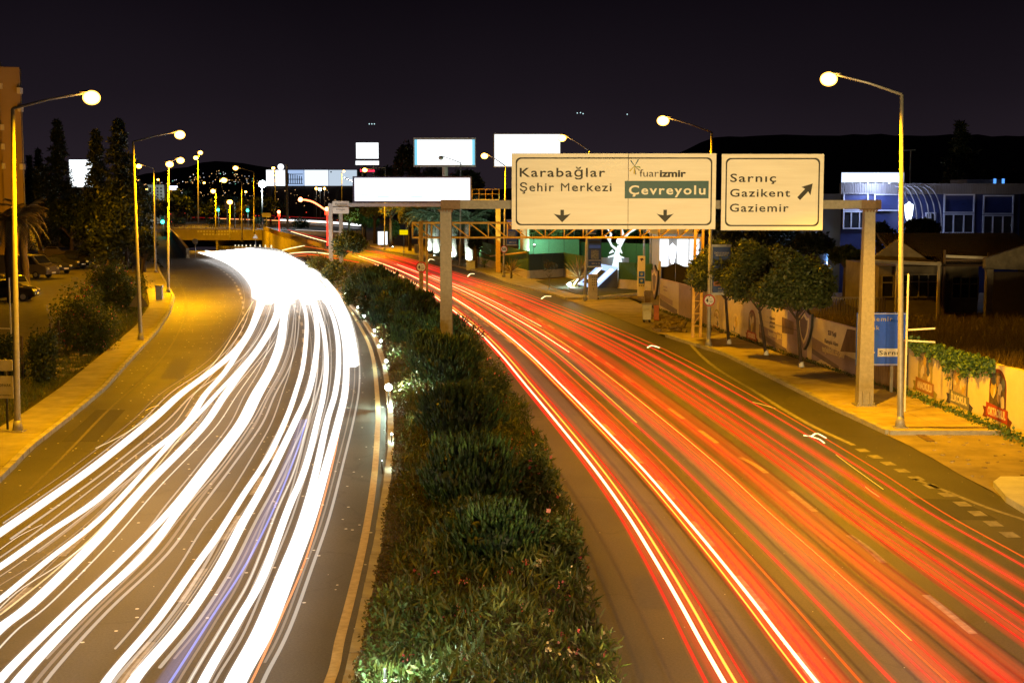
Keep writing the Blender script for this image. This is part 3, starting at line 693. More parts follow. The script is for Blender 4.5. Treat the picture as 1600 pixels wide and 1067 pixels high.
banner(919.5, 939.5, 371, 418, YC - .1, 'stacked banner with a portrait on the lamp post by the utility cabinet', [('444 16 23', .25, .9, .1, .17, TP)],
       [(.05, .95, .8, .9, DK), (.05, .95, .64, .75, BLUEP), (.2, .8, .28, .58, SK), (.02, .98, .22, .25, TP)])
banner(919.5, 931, 338, 366, YC - .1, 'small blue banner partly behind the yellow lattice gate', [], [(.1, .9, .3, .6, BLUEP)])
YE = G(787, 435).y
banner(792, 808, 343, 384, YE - .1, 'blue banner on the lamp post with the 50 speed sign', [('444 16 23', .2, .9, .1, .16, TP)], [(.02, .98, .62, .78, OR), (.15, .85, .3, .55, SK), (.04, .96, .8, .96, BLUEP)])
# ================================================================ illuminated display gantry and billboards
VY = 132.0
v = empty('display_gantry', (AT(516, 400, VY).x, VY, 0), label='steel gantry with walkway carrying the long white display board', cat='gantry')
def X(px, Y): return AT(px, 320, Y).x
def Z(py, Y): return AT(640, py, Y).z
b = MB(); b.box(X(513, VY), X(519.5, VY), VY - .2, VY + .2, 0, Z(318, VY)); b.build('column', STEELW, v)
b = MB(); b.box(X(774.5, VY), X(782, VY), VY - .2, VY + .2, 0, Z(318, VY)); b.build('column', YPAINT, v)
b = MB(); b.box(X(520, VY), X(774, VY), VY - .18, VY + .18, Z(323, VY), Z(317.5, VY)); b.build('beam', STEELW, v)
b = MB(); b.box(X(553, VY), X(737.5, VY), VY - .9, VY - .35, Z(316.5, VY), Z(276, VY)); b.build('cabinet', pmat('blue grey cabinet', (.10, .09, .16)), v)
b = MB(); b.box(X(556, VY), X(735, VY), VY - .93, VY - .9, Z(314.3, VY), Z(278.5, VY)); b.build('screen', emat('display face', (.95, .96, 1), 1.5), v)
LB = pmat('faint print', (.7, .8, .9))
for k in range(4):
    b = MB(); x = X(565 + k * 26, VY); b.box(x, x + .8 + .3 * (k % 2), VY - .934, VY - .931, Z(306 + k % 2 * 2, VY), Z(304.6 + k % 2 * 2, VY)); b.build('text_row', emat('faint display text', (.55, .75, 1), 1.0), v)
for k in range(5):
    b = MB(); x = X(738 + k * 10.5, VY); b.tube([(x, VY - .6, Z(312, VY)), (x, VY - .6, Z(296, VY))], .03, 6); b.build('guard_post', YPAINT, v)
b = MB()
for z in (296, 303.5): b.tube([(X(738, VY), VY - .6, Z(z, VY)), (X(780, VY), VY - .6, Z(z, VY))], .03, 6)
b.build('guard_rail', YPAINT, v)
b = MB(); b.box(X(738, VY), X(780, VY), VY - .9, VY + .18, Z(313, VY), Z(311.5, VY)); b.build('walkway', STEEL, v)
for yy, zz in ((293, 317), (319, 330)): pass
def plate(name, x0, x1, y0, y1, Y, mat, label, cat, post=None, th=.05):
    root = empty(name, (X((x0 + x1) / 2, Y), Y, 0), label=label, cat=cat)
    b = MB(); b.box(X(x0, Y), X(x1, Y), Y - th, Y, Z(y1, Y), Z(y0, Y)); b.build('plate', mat, root)
    if post:
        b = MB(); xc = X(post[0], Y); r = post[1]; b.box(xc - r, xc + r, Y + .01, Y + .01 + 2 * r, 0, Z(y0 + .3, Y)); b.build('post', STEEL, root)
    return root
pl = plate('direction_sign', 519.5, 545, 314.5, 322.5, VY - 6, SIGNW, 'narrow white direction plate beside the left gantry column, upper of two', 'road sign', (532, .16))
put_text('Havaalanı', None, BLACK, pl, (X(524, VY - 6), VY - 6.05, Z(320.5, VY - 6)), (1, 0, 0), 1.0, .2)
pl = plate('direction_sign', 519.5, 545, 324, 334, VY - 6.3, SIGNW, 'white direction plate below its twin beside the left gantry column', 'road sign')
put_text('Otogar', None, BLACK, pl, (X(526, VY - 6), VY - 6.35, Z(328.5, VY - 6)), (1, 0, 0), .8, .16)
def billboard(x0, x1, y0, y1, Y, label, post=None, frame=STEEL, face=EWHITE, th=.6, fr=.12, pm=STEELW, pr=.3):
    root = empty('billboard', (X((x0 + x1) / 2, Y), Y, 0), label=label, cat='billboard')
    X0, X1, Z0, Z1 = X(x0, Y), X(x1, Y), Z(y1, Y), Z(y0, Y)
    b = MB(); b.box(X0, X1, Y, Y + th, Z0, Z1); b.build('case', frame, root)
    b = MB(); b.box(X0 + fr, X1 - fr, Y - .03, Y, Z0 + fr, Z1 - fr); b.build('lit_face', face, root)
    if post:
        for q in post:
            b = MB(); b.cyl((X(q, Y), Y + th + pr + .02), pr, 0, Z1 - .2, 14); b.build('post', pm, root)
    return root
ECB = emat('cool lightbox', (.80, .90, 1.0), 2.6)
bb = billboard(646.5, 743.5, 215.5, 261, 150, 'framed white lit billboard above the long display, second from right', (695,), frame=pmat('frame paint', (.35, .3, .3)), face=EWHITE, fr=.22)
for a, c in ((648.5, 652.5), (738, 742)):
    b = MB(); b.box(X(a, 150), X(c, 150), 149.95, 149.968, Z(258, 150), Z(218.5, 150)); b.build('edge_tint', emat('cyan lightbox edge', (.25, .75, 1.0), 1.0), bb)
billboard(771.5, 876, 209, 261.5, 128, 'largest white lit billboard, on a thick pillar behind the direction sign', (820,), pm=CREAM, pr=.42, face=emat('lightbox 2', (.9, .96, 1), 1.6), fr=.08)
billboard(556.5, 593, 222.5, 249, 240, 'square white lit sign panel high above the long display', (566, 584), pr=.15, fr=.1)
billboard(555.5, 593.5, 250.8, 258.8, 239, 'slim white lit strip directly under the square sign panel', None, fr=.1)
rd = billboard(562, 587, 262.5, 270, 238, 'dark sign with red glowing letters below the white strip', None, frame=DARKM, face=DARKM, fr=.1)
put_text('bauhaus', None, emat('red neon', (1, .03, .08), 2.5), rd, (X(563.5, 238), 237.93, Z(268.6, 238)), (1, 0, 0), 2.4, .48, .03)
billboard(109.5, 147.5, 249.5, 293, 210, 'bright white screen glowing through the dark conifers on the left', (128,), face=emat('glaring screen', (.9, .97, 1), 2), fr=.05)
b = MB(); c = AT(75, 270, 200); b.sphere(c, .45, 12, 8, sy=.3); b.tube([(c.x, 200.2, 0), (c.x, 200.2, c.z)], .08, 8, 1)
tag(b.build('neon_sign', [emat('pink neon', (1, .12, .2), 3), STEEL]), 'small pink and red glowing sign between the left conifers', 'sign')
# picture wall building
PY = 520.0
pw = empty('exhibition_hall', (X(490, PY), PY, 0), label='long hall with a wall of bright advertising pictures along its top', cat='building')
b = MB(); b.box(X(417, PY), X(560, PY), PY, PY + 30, 0, Z(264.5, PY)); b.build('wall', pmat('hall wall', (.16, .13, .12), (.1, .08, .08), .3), pw)
cuts = [(417, 429), (431, 446), (449.5, 475.5), (476.5, 513.5), (514.5, 558)]
for i, (a, c) in enumerate(cuts):
    m = [EWHITE, EWHITE, emat('picture blue', (.45, .62, .95), .9), emat('picture pale', (.75, .86, 1), 1.3), emat('picture grey', (.6, .72, .85), .9)][i]
    b = MB(); b.box(X(a, PY), X(c, PY), PY - .3, PY - .01, Z(290.5, PY), Z(266, PY)); b.build('picture_panel', m, pw)
for k in range(7):
    b = MB(); x = X(451 + k * 3.4, PY); b.box(x, x + .3, PY - .34, PY - .305, Z(288, PY), Z(271 + k * .8, PY)); b.build('picture_mullion', DARKM, pw)
for z in (272, 280, 287):
    b = MB(); b.box(X(450, PY), X(474, PY), PY - .35, PY - .341, Z(z + 1, PY), Z(z, PY)); b.build('picture_mullion', DARKM, pw)
for k in range(10):
    b = MB(); x = X(517 + (k * 37 % 39), PY); z = 268 + (k * 17 % 18); b.box(x, x + .5 + .3 * (k % 3), PY - .34, PY - .305, Z(z + 2, PY), Z(z, PY)); b.build('picture_patch', [DARKM, emat('pic white', (1, 1, 1), 2)][k % 2], pw)
b = MB(); b.box(X(417, PY), X(560, PY), PY - 1.4, PY - .4, Z(293, PY), Z(291, PY)); b.build('canopy', WHITE, pw)
for px_ in (420, 445, 490, 525, 552):
    b = MB(); x = X(px_, PY); b.box(x, x + 1.2, PY - .6, PY - .02, 0, Z(293.2, PY)); b.build('pillar', pmat('hall pillar', (.3, .28, .26)), pw)
for i, (x, y, m) in enumerate([(494, 295, EWARM), (507, 295, EWARM), (500, 296, ECOOL)]):
    c = AT(x, y, 400); b = MB(); b.sphere(c, .4, 8, 6); b.tube([(c.x, 400, 0), (c.x, 400, c.z - .3)], .06, 6, 1)
    tag(b.build('lamp_post', [m, STEEL]), ['small warm globe lamp left of a pair before the hall', 'small warm globe lamp right of a pair before the hall', 'small cool white globe lamp between two warm ones'][i], 'lamp')
# far sign board with white sign at left (tower block with lettering), lit blue sign
b = MB(); b.box(X(231, 420), X(257, 420), 420, 432, 0, Z(289, 420)); ab = tag(b.build('office_block', pmat('pale facade', (.5, .52, .5), (.3, .32, .3), .2)), 'pale far block with a vertical printed strip beyond the junction', 'building')
for k in range(4):
    for j in range(4):
        b = MB(); x = X(234 + k * 5.6, 420); z = Z(293 + j * 5, 420); b.box(x, x + .55, 419.95, 419.99, z - .6, z); b.build('window', DARKM, ab)
lightpt('facade_light', AT(243, 300, 408), 2500, (.9, 1, .9), .5, ab)
b = MB(); c0, c1 = AT(263, 297, 400), AT(277, 291, 400); b.box(c0.x, c1.x, 400, 400.3, c0.z, c1.z); b.box(c0.x + 1, c0.x + 1.2, 400.1, 400.2, 0, c0.z, 1)
tag(b.build('shop_sign', [emat('blue white sign', (.75, .82, 1), 4), STEEL]), 'small blue white glowing strip sign far right of the double lamp', 'sign')
# red LED signal masts
def led(px0, py0, Y, arm, label):
    p = Vector((X(px0, Y), Y, 0)); root = empty('traffic_signal', p, label=label, cat='traffic light')
    zt_ = Z(py0, Y); b = MB(); b.tube([(p.x, Y, 0), (p.x, Y, zt_)], .12, 8); b.build('pole', DARKM, root)
    RE = emat('red led strip', (1, .025, .012), 5); b = MB(); b.tube([(p.x, Y - .14, .3), (p.x, Y - .14, zt_ - .3)], .09, 8); b.build('light_strip', RE, root)
    b = MB(); b.box(p.x - .3, p.x + .3, Y - .35, Y - .1, zt_ - .3, zt_ + .9); hd = b.build('signal_head', DARKM, root)
    b = MB(); b.sphere((p.x, Y - .38, zt_ + .55), .3, 10, 6, sy=.5); b.build('red_lens', emat('red lens hot', (1, .25, .08), 14), hd)
    if arm:
        P = catmull([AT(x, y, Y) for x, y in arm], 5); b = MB(); b.tube(P, .1, 6); b.build('arm', DARKM, root)
        b = MB(); b.tube([q + Vector((0, -.12, -.02)) for q in P], .13, 6); b.build('light_strip', emat('red led arm', (1, .16, .06), 7), root)
        c = AT(*arm[-1], Y); b = MB(); b.sphere((c.x, Y - .3, c.z), .32, 10, 6, sy=.5); b.build('red_lens', emat('red lens hot', (1, .25, .08), 14), root)
    lightpt('signal_light', (p.x, Y - .8, zt_), 900, (1, .03, .01), .2, root)
led(511, 333, 200, [(511, 330), (500, 322), (489, 315.5), (478, 312.5), (470, 312)], 'red glowing signal mast with a curved red arm behind the display gantry')
led(436, 336, 260, None, 'red glowing signal post standing on the right ramp wall')
def gsig(x, y, Y, label):
    p = Vector((X(x, Y), Y, 0)); root = empty('traffic_signal', p, label=label, cat='traffic light'); zc = Z(y, Y)
    b = MB(); b.tube([(p.x, Y, 0), (p.x, Y, zc)], .09, 6); b.build('pole', STEEL, root)
    b = MB(); b.box(p.x - .3, p.x + .3, Y - .25, Y + .05, zc - .5, zc + 1.0); b.build('signal_head', DARKM, root)
    b = MB(); b.sphere((p.x, Y - .3, zc - .1), .32, 10, 6, sy=.5); b.build('green_lens', emat('green lens', (.05, 1, .62), 9), root)
    lightpt('signal_light', (p.x, Y - .8, zc), 60, (.05, 1, .6), .2, root)
gsig(254, 346, 260, 'green traffic light at the head of the slip road beside the left ramp wall')
gsig(341, 327.5, 330, 'green traffic light beyond the portal, left of two'); gsig(387, 328.5, 330, 'green traffic light beyond the portal, right of two')
# signs around the ramp
def backsign(cx, cy, Y, r, base, label, kind='disc', mat=DARKM):
    c = AT(cx, cy, Y); root = empty('round_sign' if kind == 'disc' else 'warning_sign', (c.x, Y, base), label=label, cat='road sign')
    b = MB(); b.tube([(c.x, Y + .05, base), (c.x, Y + .05, c.z)], .04, 6); b.build('post', STEEL, root)
    b = MB()
    if kind == 'disc': b.tube([(c.x, Y, c.z), (c.x, Y - .03, c.z)], r, 20, smooth=False)
    else: b.prism([(-r, -r * .6), (r, -r * .6), (0, r)], lambda u, v, d: (c.x + u, Y - d, c.z + v), 0, .03)
    b.build('plate', mat, root); return root
backsign(305, 377.5, 165, .33, 0, 'dark round sign seen from behind at the end of the left ramp wall')
w_s = backsign(399, 370, 160, .30, 0, 'small triangular warning sign standing before the underpass mouth', 'tri', pmat('grey sheet', (.5, .45, .42)))
backsign(217, 470, 86, .62, 0, 'dark triangular warning sign seen from behind beside the second street lamp', 'tri', pmat('sign back', (.16, .14, .10)))
pl = plate('direction_sign', 409, 423, 333, 340, 300, SIGNW, 'white arrow shaped direction board at the top of the right ramp wall', 'road sign', (416, .1))
plate('direction_sign', 351, 356, 315, 327, 320, SIGNW, 'small stack of white plates beside the green road sign', 'road sign', (354, .1))
plate('direction_sign', 360, 371.5, 307.5, 316, 325, GREENP, 'small dark green road sign far beyond the portal', 'road sign', (366, .1))
# yellow roadside board, poster lightbox, little cabinets
pb_ = plate('information_board', 624, 637, 359.5, 367, G(630, 400).y, emat('yellow glowing board', (1, .75, .0), .9), 'small yellow board on a thin post before the lamp yellowed trees', 'sign', (630.5, .05))  # board gives off its own yellow
yy = G(597, 388).y; pbx = empty('poster_lightbox', (X(597, yy), yy, 0), label='upright white glowing poster box under the trees', cat='poster box')
b = MB(); b.box(X(590, yy), X(604.5, yy), yy, yy + .4, Z(382.5, yy), Z(362, yy)); b.build('lit_face', EWHITE, pbx); b = MB(); b.box(X(594, yy), X(600, yy), yy + .05, yy + .35, 0, Z(383, yy)); b.build('stand', DARKM, pbx)
def cabinet(x0, x1, y0, y1, mat, label, door=True, d=.5):
    Y = G(x0, y1).y; root = empty('utility_cabinet', (X((x0 + x1) / 2, Y), Y, .12), label=label, cat='utility cabinet')
    b = MB(); b.box(X(x0, Y), X(x1, Y), Y, Y + d, 0, Z(y0, Y)); b.build('body', mat, root, .02)
    if door:
        b = MB(); xm = (X(x0, Y) + X(x1, Y)) / 2; b.box(X(x0, Y) + .06, xm - .01, Y - .012, Y, .25, Z(y0, Y) - .08); b.box(xm + .01, X(x1, Y) - .06, Y - .012, Y, .25, Z(y0, Y) - .08); b.build('door', mat, root)
        b = MB(); b.box(xm + .02, xm + .05, Y - .03, Y - .012, .7, .85); b.build('handle', DARKM, root)
    b = MB(); b.box(X(x0, Y) - .03, X(x1, Y) + .03, Y - .04, Y + d + .03, Z(y0, Y), Z(y0, Y) + .05); b.build('lid', mat, root)
    return root, Y
GREYC = pmat('grey cabinet', (.42, .43, .42), (.33, .34, .33), 5, .6)
cabinet(728, 742, 408.5, 422.5, GREYC, 'low grey utility cabinet on the footpath beside the lit palm trunks')
cabinet(647, 653.5, 383, 397, CREAM, 'cream cabinet left of the white one near the first lit palm')
cabinet(653.9, 657, 381, 397, pmat('white cabinet', (.8, .85, .8)), 'slim white cabinet near the first lit palm', False)
rt, Y = cabinet(920, 934.5, 430, 469, pmat('beige cabinet', (.48, .42, .33), (.4, .35, .27), 5, .6), 'tall beige utility cabinet with small vents beside the lamp post')
b = MB()
for i in range(3):
    for j in range(4): x = X(926 + i * 3, Y); z = Z(434 + j * 4, Y); b.box(x, x + .07, Y - .02, Y - .013, z, z + .06)
b.build('vent', DARKM, rt)
# ================================================================ blue direction sign by the right lamp
BY = 50.2
bs = empty('direction_sign', (AT(1400, 560, BY).x, BY, 0), label='blue direction sign partly hidden behind the gantry column and lamp pole', cat='road sign')
def bx(px): return AT(px, 530, BY).x
def bz(py): return AT(1375, py, BY).z
b = MB(); b.box(bx(1337.5), bx(1416.5), BY - .03, BY, bz(571), bz(488.5)); b.build('panel', BLUEP, bs)
b = MB(); t_ = .025
for (x0, x1, z0, z1) in ((1339, 1415, 489.5, 490.6), (1339, 1415, 568.8, 569.9), (1339, 1340, 490.7, 568.7), (1414, 1415, 490.7, 568.7)):
    b.box(bx(x0), bx(x1), BY - .036, BY - .031, bz(z1), bz(z0))
b.build('border', WHITE, bs)
bt = lambda s, x0, x1, yt, yb, m, pr=.031, sp=1.2: put_text(s, None, m, bs, (bx(x0), BY, bz(yb)), (1, 0, 0), bx(x1) - bx(x0), bz(yt) - bz(yb), .012, sp, proud=pr)
bt('Gaziemir', 1342.5, 1393.5, 494.5, 501.5, TP); bt('Konak', 1342.5, 1373.5, 508.5, 515, TP)
b = MB(); b.box(bx(1371.5), bx(1412), BY - .036, BY - .031, bz(557), bz(544.3)); b.build('name_plate', SIGNW, bs)
bt('Sarnıç', 1374, 1410, 547.2, 554.2, BLACK, .037, 1.1)
b = MB(); b.prism([(bx(1350), bz(548.4)), (bx(1365), bz(548.4)), (bx(1367.5), bz(550.5)), (bx(1365), bz(552.8)), (bx(1350), bz(552.8))][::-1], lambda u, v_, d: (u, BY - .031 - d, v_), 0, .005); b.build('arrow_bar', SIGNW, bs)
b = MB(); x = bx(1395); b.box(x - .05, x + .05, BY + .01, BY + .11, .12, bz(489)); b.build('post', STEEL, bs)
b = MB(); x = bx(1346); b.box(x - .05, x + .05, BY + .01, BY + .11, .12, bz(489)); b.build('post', STEEL, bs)
fr_ = empty('plate_bracket_post', (AT(1414.8, 600, 45.5).x, 45.5, 0), label='thin white upright frame edge with two bars reaching right beside the lamp pole', cat='sign post')
b = MB(); x = AT(1415.5, 560, 45.5).x; b.beam((x, 45.5, .12), (x, 45.5, AT(1415, 428, 45.5).z), .05); b.build('post', WHITE, fr_)
for y0, y1 in ((515.5, 513), (532, 534.5)):
    b = MB(); b.beam(AT(1416.5, y0, 45.5), AT(1461, y1, 45.5), .05); b.build('bar', WHITE, fr_)
# left cut-off sign plates and thin frame
LY = G(12, 677).y
ls = empty('sign_post', (AT(11, 677, LY).x, LY, .12), label='two pale plates with worn writing on a dark post at the left picture edge', cat='sign')
b = MB(); b.cyl((AT(11, 640, LY).x, LY), .035, .12, AT(11, 560, LY).z, 8); b.build('post', DARKM, ls)
PLT = pmat('pale plate', (.5, .46, .3), (.36, .33, .2), 3, .6)
for y0, y1 in ((562, 579), (587, 622)):
    b = MB(); b.box(AT(-14, 600, LY).x, AT(21.5, 600, LY).x, LY - .07, LY - .04, AT(0, y1, LY).z, AT(0, y0, LY).z); b.build('plate', PLT, ls)
put_text('OTOPARK', None, BLACK, ls, (AT(-10, 603, LY).x, LY - .072, AT(0, 603.5, LY).z), (1, 0, 0), .56, .09); put_text('girişi önünü kapatmayınız', None, BLACK, ls, (AT(-10, 617, LY).x, LY - .072, AT(0, 617.5, LY).z), (1, 0, 0), .56, .045)
fr2 = empty('plate_bracket_post', (AT(16, 556, 62).x, 62, 0), label='thin pale upright frame with two short bars behind the left street lamp', cat='sign post')
x = AT(16.5, 500, 62).x; b = MB(); b.beam((x, 62, 0), (x, 62, AT(16, 434, 62).z), .05); b.build('post', STEELW, fr2)
for y in (513, 531):
    b = MB(); b.beam(AT(0, y, 62), AT(15.5, y + .5, 62), .04); b.build('bar', STEELW, fr2)
# litter bin on the left kerb end
Y = G(249, 472).y; lb = empty('litter_bin', (AT(248.5, 472, Y).x, Y, .12), label='grey box shaped litter bin standing at the end of the left sidewalk', cat='litter bin')
x0_, x1_ = AT(243.5, 470, Y).x, AT(253, 470, Y).x
b = MB(); b.box(x0_, x1_, Y, Y + .4, .16, AT(248, 448.5, Y).z); b.build('body', GREYC, lb, .02); b = MB(); b.box(x0_ - .04, x1_ + .04, Y - .04, Y + .44, AT(248, 448.5, Y).z, AT(248, 446, Y).z); b.build('lid', STEEL, lb)
# ================================================================ walls along the right pavement
class Wall:
    def __init__(s, A, B):
        s.A = Vector(A); s.B = Vector(B); d = s.B - s.A; d.z = 0; s.L = d.length; s.u = d.normalized()
        s.n = s.u.cross(Vector((0, 0, 1))).normalized()      # faces the road
        if s.n.x > 0: s.n = -s.n
    def hit(s, px, py):
        d = ray(px, py); o = Vector((0, 0, CAMZ)); t = (s.A - o).dot(s.n) / d.dot(s.n); p = o + d * t
        return (p - s.A).dot(s.u), p.z
    def P(s, u, z, off=0): p = s.A + s.u * u + s.n * off; return Vector((p.x, p.y, z))
    def poly(s, b, pts, off, th=.004, mi=0, px=True):
        q = [s.hit(*p) for p in pts] if px else pts
        ar = sum(q[i][0] * q[(i + 1) % len(q)][1] - q[(i + 1) % len(q)][0] * q[i][1] for i in range(len(q)))
        b.prism(q, lambda u, v, d: s.P(u, v, off + d), 0, th, mi)
    def text(s, st, px0, px1, pyb, cap, mat, parent, off, bold=.02, sp=1):
        u0, z0 = s.hit(px0, pyb); u1, _ = s.hit(px1, pyb)
        # readable from the road: text runs towards increasing picture x
        d = s.u if u1 > u0 else -s.u; w_ = abs(u1 - u0)
        me = text_mesh(st, bold, sp); xs = [v.co.x for v in me.vertices]; a, c = min(xs), max(xs); k = w_ / (c - a); kz = cap / .73
        for v in me.vertices: v.co = s.A + s.u * u0 + d * ((v.co.x - a) * k) + Vector((0, 0, z0 + v.co.y * kz)) + s.n * (off + .004 + v.co.z * .1)
        for v in me.vertices: v.co.z -= s.A.z
        me.materials.clear(); me.materials.append(mat); o = bpy.data.objects.new('lettering', me); link(o, parent); return o
HW = Wall(G(1030, 486), G(1413, 619.5)); MW = Wall(G(1417, 617), G(1602, 690))
MW.B = MW.A + MW.u * 22; MW.L = 22
PUR = pmat('mauve print', (.34, .25, .32), (.28, .2, .26), 2, .7); PUR2 = pmat('dark mauve print', (.17, .12, .15), None, 2, .7)
CR2 = pmat('beige print', (.72, .60, .44), (.62, .5, .36), 2, .7); VIN = pmat('vinyl print', (.60, .50, .40), (.48, .4, .32), 1.1, .6)
BRN = pmat('brown picture', (.22, .13, .08), (.10, .06, .05), 2.2, .7, stretch=(2, 2, .5)); SEPIA = pmat('sepia picture', (.32, .22, .14), (.14, .09, .07), 2.5, .7, stretch=(3, 3, .6))
hd_ = empty('advertising_hoarding', HW.A, label='long printed hoarding fence behind the street trees with mauve bands and school pictures', cat='hoarding')
brk = [1030, 1060, 1079, 1104, 1121, 1141, 1162, 1184, 1230, 1262, 1300, 1338, 1413]
us = [HW.hit(p, 500)[0] for p in brk]; us[0] = 0; us[-1] = HW.L
def hz(u): return 2.02 - .06 * u / HW.L
for i in range(len(us) - 1):
    b = MB(); a, c = us[i] + .012, us[i + 1] - .012
    vs = [HW.P(a, .10, 0), HW.P(c, .10, 0), HW.P(c, hz(c), 0), HW.P(a, hz(a), 0), HW.P(a, .10, -.05), HW.P(c, .10, -.05), HW.P(c, hz(c), -.05), HW.P(a, hz(a), -.05)]
    b.add(vs, [(0, 1, 2, 3), (4, 7, 6, 5), (3, 2, 6, 7), (0, 4, 5, 1), (0, 3, 7, 4), (1, 5, 6, 2)])
    b.build('panel', [VIN, PUR, SEPIA, VIN, CR2, VIN, VIN, CR2, PUR, CR2, CR2, SEPIA][i], hd_)
    b = MB(); p = HW.P(us[i], 0, -.1); b.beam(p, p + Vector((0, 0, 1.9)), .07); b.build('support_post', STEEL, hd_)
b = MB()
for i in range(len(us) - 1):
    b.beam(HW.P(us[i], .08, .0), HW.P(us[i + 1], .08, .0), .05, .03); b.beam(HW.P(us[i], hz(us[i]) + .02, -.02), HW.P(us[i + 1], hz(us[i + 1]) + .02, -.02), .05, .035)
b.build('edge_strip', pmat('pink edge', (.7, .5, .5), None), hd_)
def hp(name, pts, m, off=.003):
    b = MB(); HW.poly(b, pts, off); b.build(name, m, hd_)
hp('printed_shape', [(1186, 505), (1222, 522), (1222, 553), (1186, 528)], PUR, .002)
hp('printed_shape', [(1186, 518), (1229, 545), (1229, 553), (1186, 526)], PUR2, .007)
hp('printed_shape', [(1186, 484), (1222, 498), (1214, 520), (1186, 506)], CR2, .007)
hp('printed_shape', [(1222, 495), (1240, 503), (1240, 523), (1222, 520)], BRN, .003)
hp('printed_shape', [(1269, 526), (1299, 544), (1337, 562), (1337, 588), (1284, 561), (1268, 569)], PUR, .003)
hp('printed_shape', [(1269, 544), (1311, 572), (1311, 579), (1284, 562), (1269, 552)], PUR2, .0075)
hp('printed_shape', [(1324, 514), (1337, 516), (1337, 551), (1313, 549)], BRN, .003)
hp('printed_shape', [(1286, 507), (1323, 514), (1313, 549), (1286, 536)], CR2, .0035)
hp('printed_shape', [(1031, 458), (1051, 470), (1051, 478), (1031, 466)], PUR, .003); hp('printed_shape', [(1031, 466), (1058, 484), (1058, 492), (1031, 477)], PUR2, .003)
DKV = pmat('dark violet print', (.09, .05, .08)); 
HW.text('%50 Yeşil', 1294, 1307, 523, .20, DKV, hd_, .010); HW.text('Kampüs Alanı', 1289, 1310, 535, .17, DKV, hd_, .010)
HW.text('teşekkülü.az çevir', 1285, 1321, 548.5, .26, CR2, hd_, .013, .03); HW.text('kayıtlar çok', 1201, 1222, 523.5, .24, CR2, hd_, .013, .03)
for k, s_ in enumerate(('öğrenci', 'yetenek', 'merkezi')): HW.text(s_, 1203, 1211.5, 498 + k * 6.5, .13, DKV, hd_, .012)
for k, s_ in enumerate(('Mutluluk', 'okulumuz')): HW.text(s_, 1037, 1043, 449 + k * 5, .13, PUR, hd_, .012)
def arch(wall, cx, cy, hw, top, bot, root, rim, body, ribbon_, tail, word, sheet, skew):
    """painted arch picture over a ribbon, traced on the wall plane in metres"""
    u0, z0 = wall.hit(cx, cy); uL = wall.hit(cx - hw, cy)[0]; W_ = abs(uL - u0); d = 1 if wall.hit(cx + 5, cy)[0] > u0 else -1
    zt_ = wall.hit(cx, top)[1]; zb_ = wall.hit(cx, bot)[1]; h_ = zt_ - zb_
    def S(pts, m, off, nm):
        b = MB(); wall.poly(b, [(u0 + d * x * W_, zb_ + z * h_) for x, z in pts], off, px=False); b.build(nm, m, root)
    def el(k, a, n=14): return [(k * math.cos(math.pi * i / n), .66 + (.34 - (1 - k) * .5) * math.sin(math.pi * i / n)) for i in range(n + 1)] + [(-k, a), (k, a)]
    S(el(1.0, .26), rim, .0, 'rim'); S(el(.86, .28), body, .005, 'picture')
    rr_ = np.random.default_rng(int(cx))
    for i in range(9):
        x = -.7 + i * .2; hgt = .3 + .45 * rr_.random(); cx2, cz2 = -.62 + 1.24 * rr_.random(), .38 + .42 * rr_.random(); S([(cx2 + .24 * math.cos(a_) * (.7 + .5 * rr_.random()), cz2 + .12 * math.sin(a_) * (.7 + .5 * rr_.random())) for a_ in [6.283 * k / 9 for k in range(9)]], [sheet, pmat('skin print', (.45, .30, .16)), pmat('yellow print', (.6, .42, .08)), pmat('slate print', (.12, .14, .2))][i % 4], .010 + i * .0006, 'picture_shape')
    S([(-1.75, .02), (-1.2, .02), (-1.2, .22), (-1.75, .22), (-1.55, .12)], tail, .002, 'ribbon_tail'); S([(1.2, -.05), (1.75, -.12), (1.55, -.0), (1.75, .1), (1.2, .16)], tail, .002, 'ribbon_tail')
    S([(-1.28, .06), (1.28, .02), (1.28, .28), (-1.28, .32)], ribbon_, .016, 'ribbon')
    me = text_mesh(word, .04, 1); xs = [v.co.x for v in me.vertices]; a, c = min(xs), max(xs); kx = 2.1 * W_ / (c - a); kz = .15 * h_ / .73
    for v in me.vertices:
        x = (v.co.x - a) * kx - 1.05 * W_; p = wall.A + wall.u * (u0 + d * x) + wall.n * (.021 + v.co.z * .05); v.co = (p.x, p.y, zb_ + .1 * h_ + v.co.y * kz)
    me.materials.clear(); me.materials.append(sheet); link(bpy.data.objects.new('lettering', me), root)
RR = pmat('red ribbon', (.42, .055, .02)); DR = pmat('dark red', (.16, .03, .02)); ORR = pmat('orange ribbon', (.42, .2, .05)); OLV = pmat('olive', (.38, .32, .05)); GRB = pmat('grey blue ribbon', (.22, .22, .2)); NAV = pmat('navy tail', (.06, .06, .12)); PICB = pmat('mural picture', (.16, .11, .05), (.04, .035, .03), 6, .7)
arch(HW, 1120, 500, 4.2, 483, 521, hd_, OLV, CR2, ORR, OLV, 'ANAOKULU', CR2, 0)
arch(HW, 1149, 508, 5.0, 490, 531, hd_, CR2, VIN, GRB, NAV, 'İLKOKUL', CR2, 0)
arch(HW, 1175, 514, 5.6, 484, 533, hd_, DR, BRN, RR, DR, 'ORTAOKUL', CR2, 0)
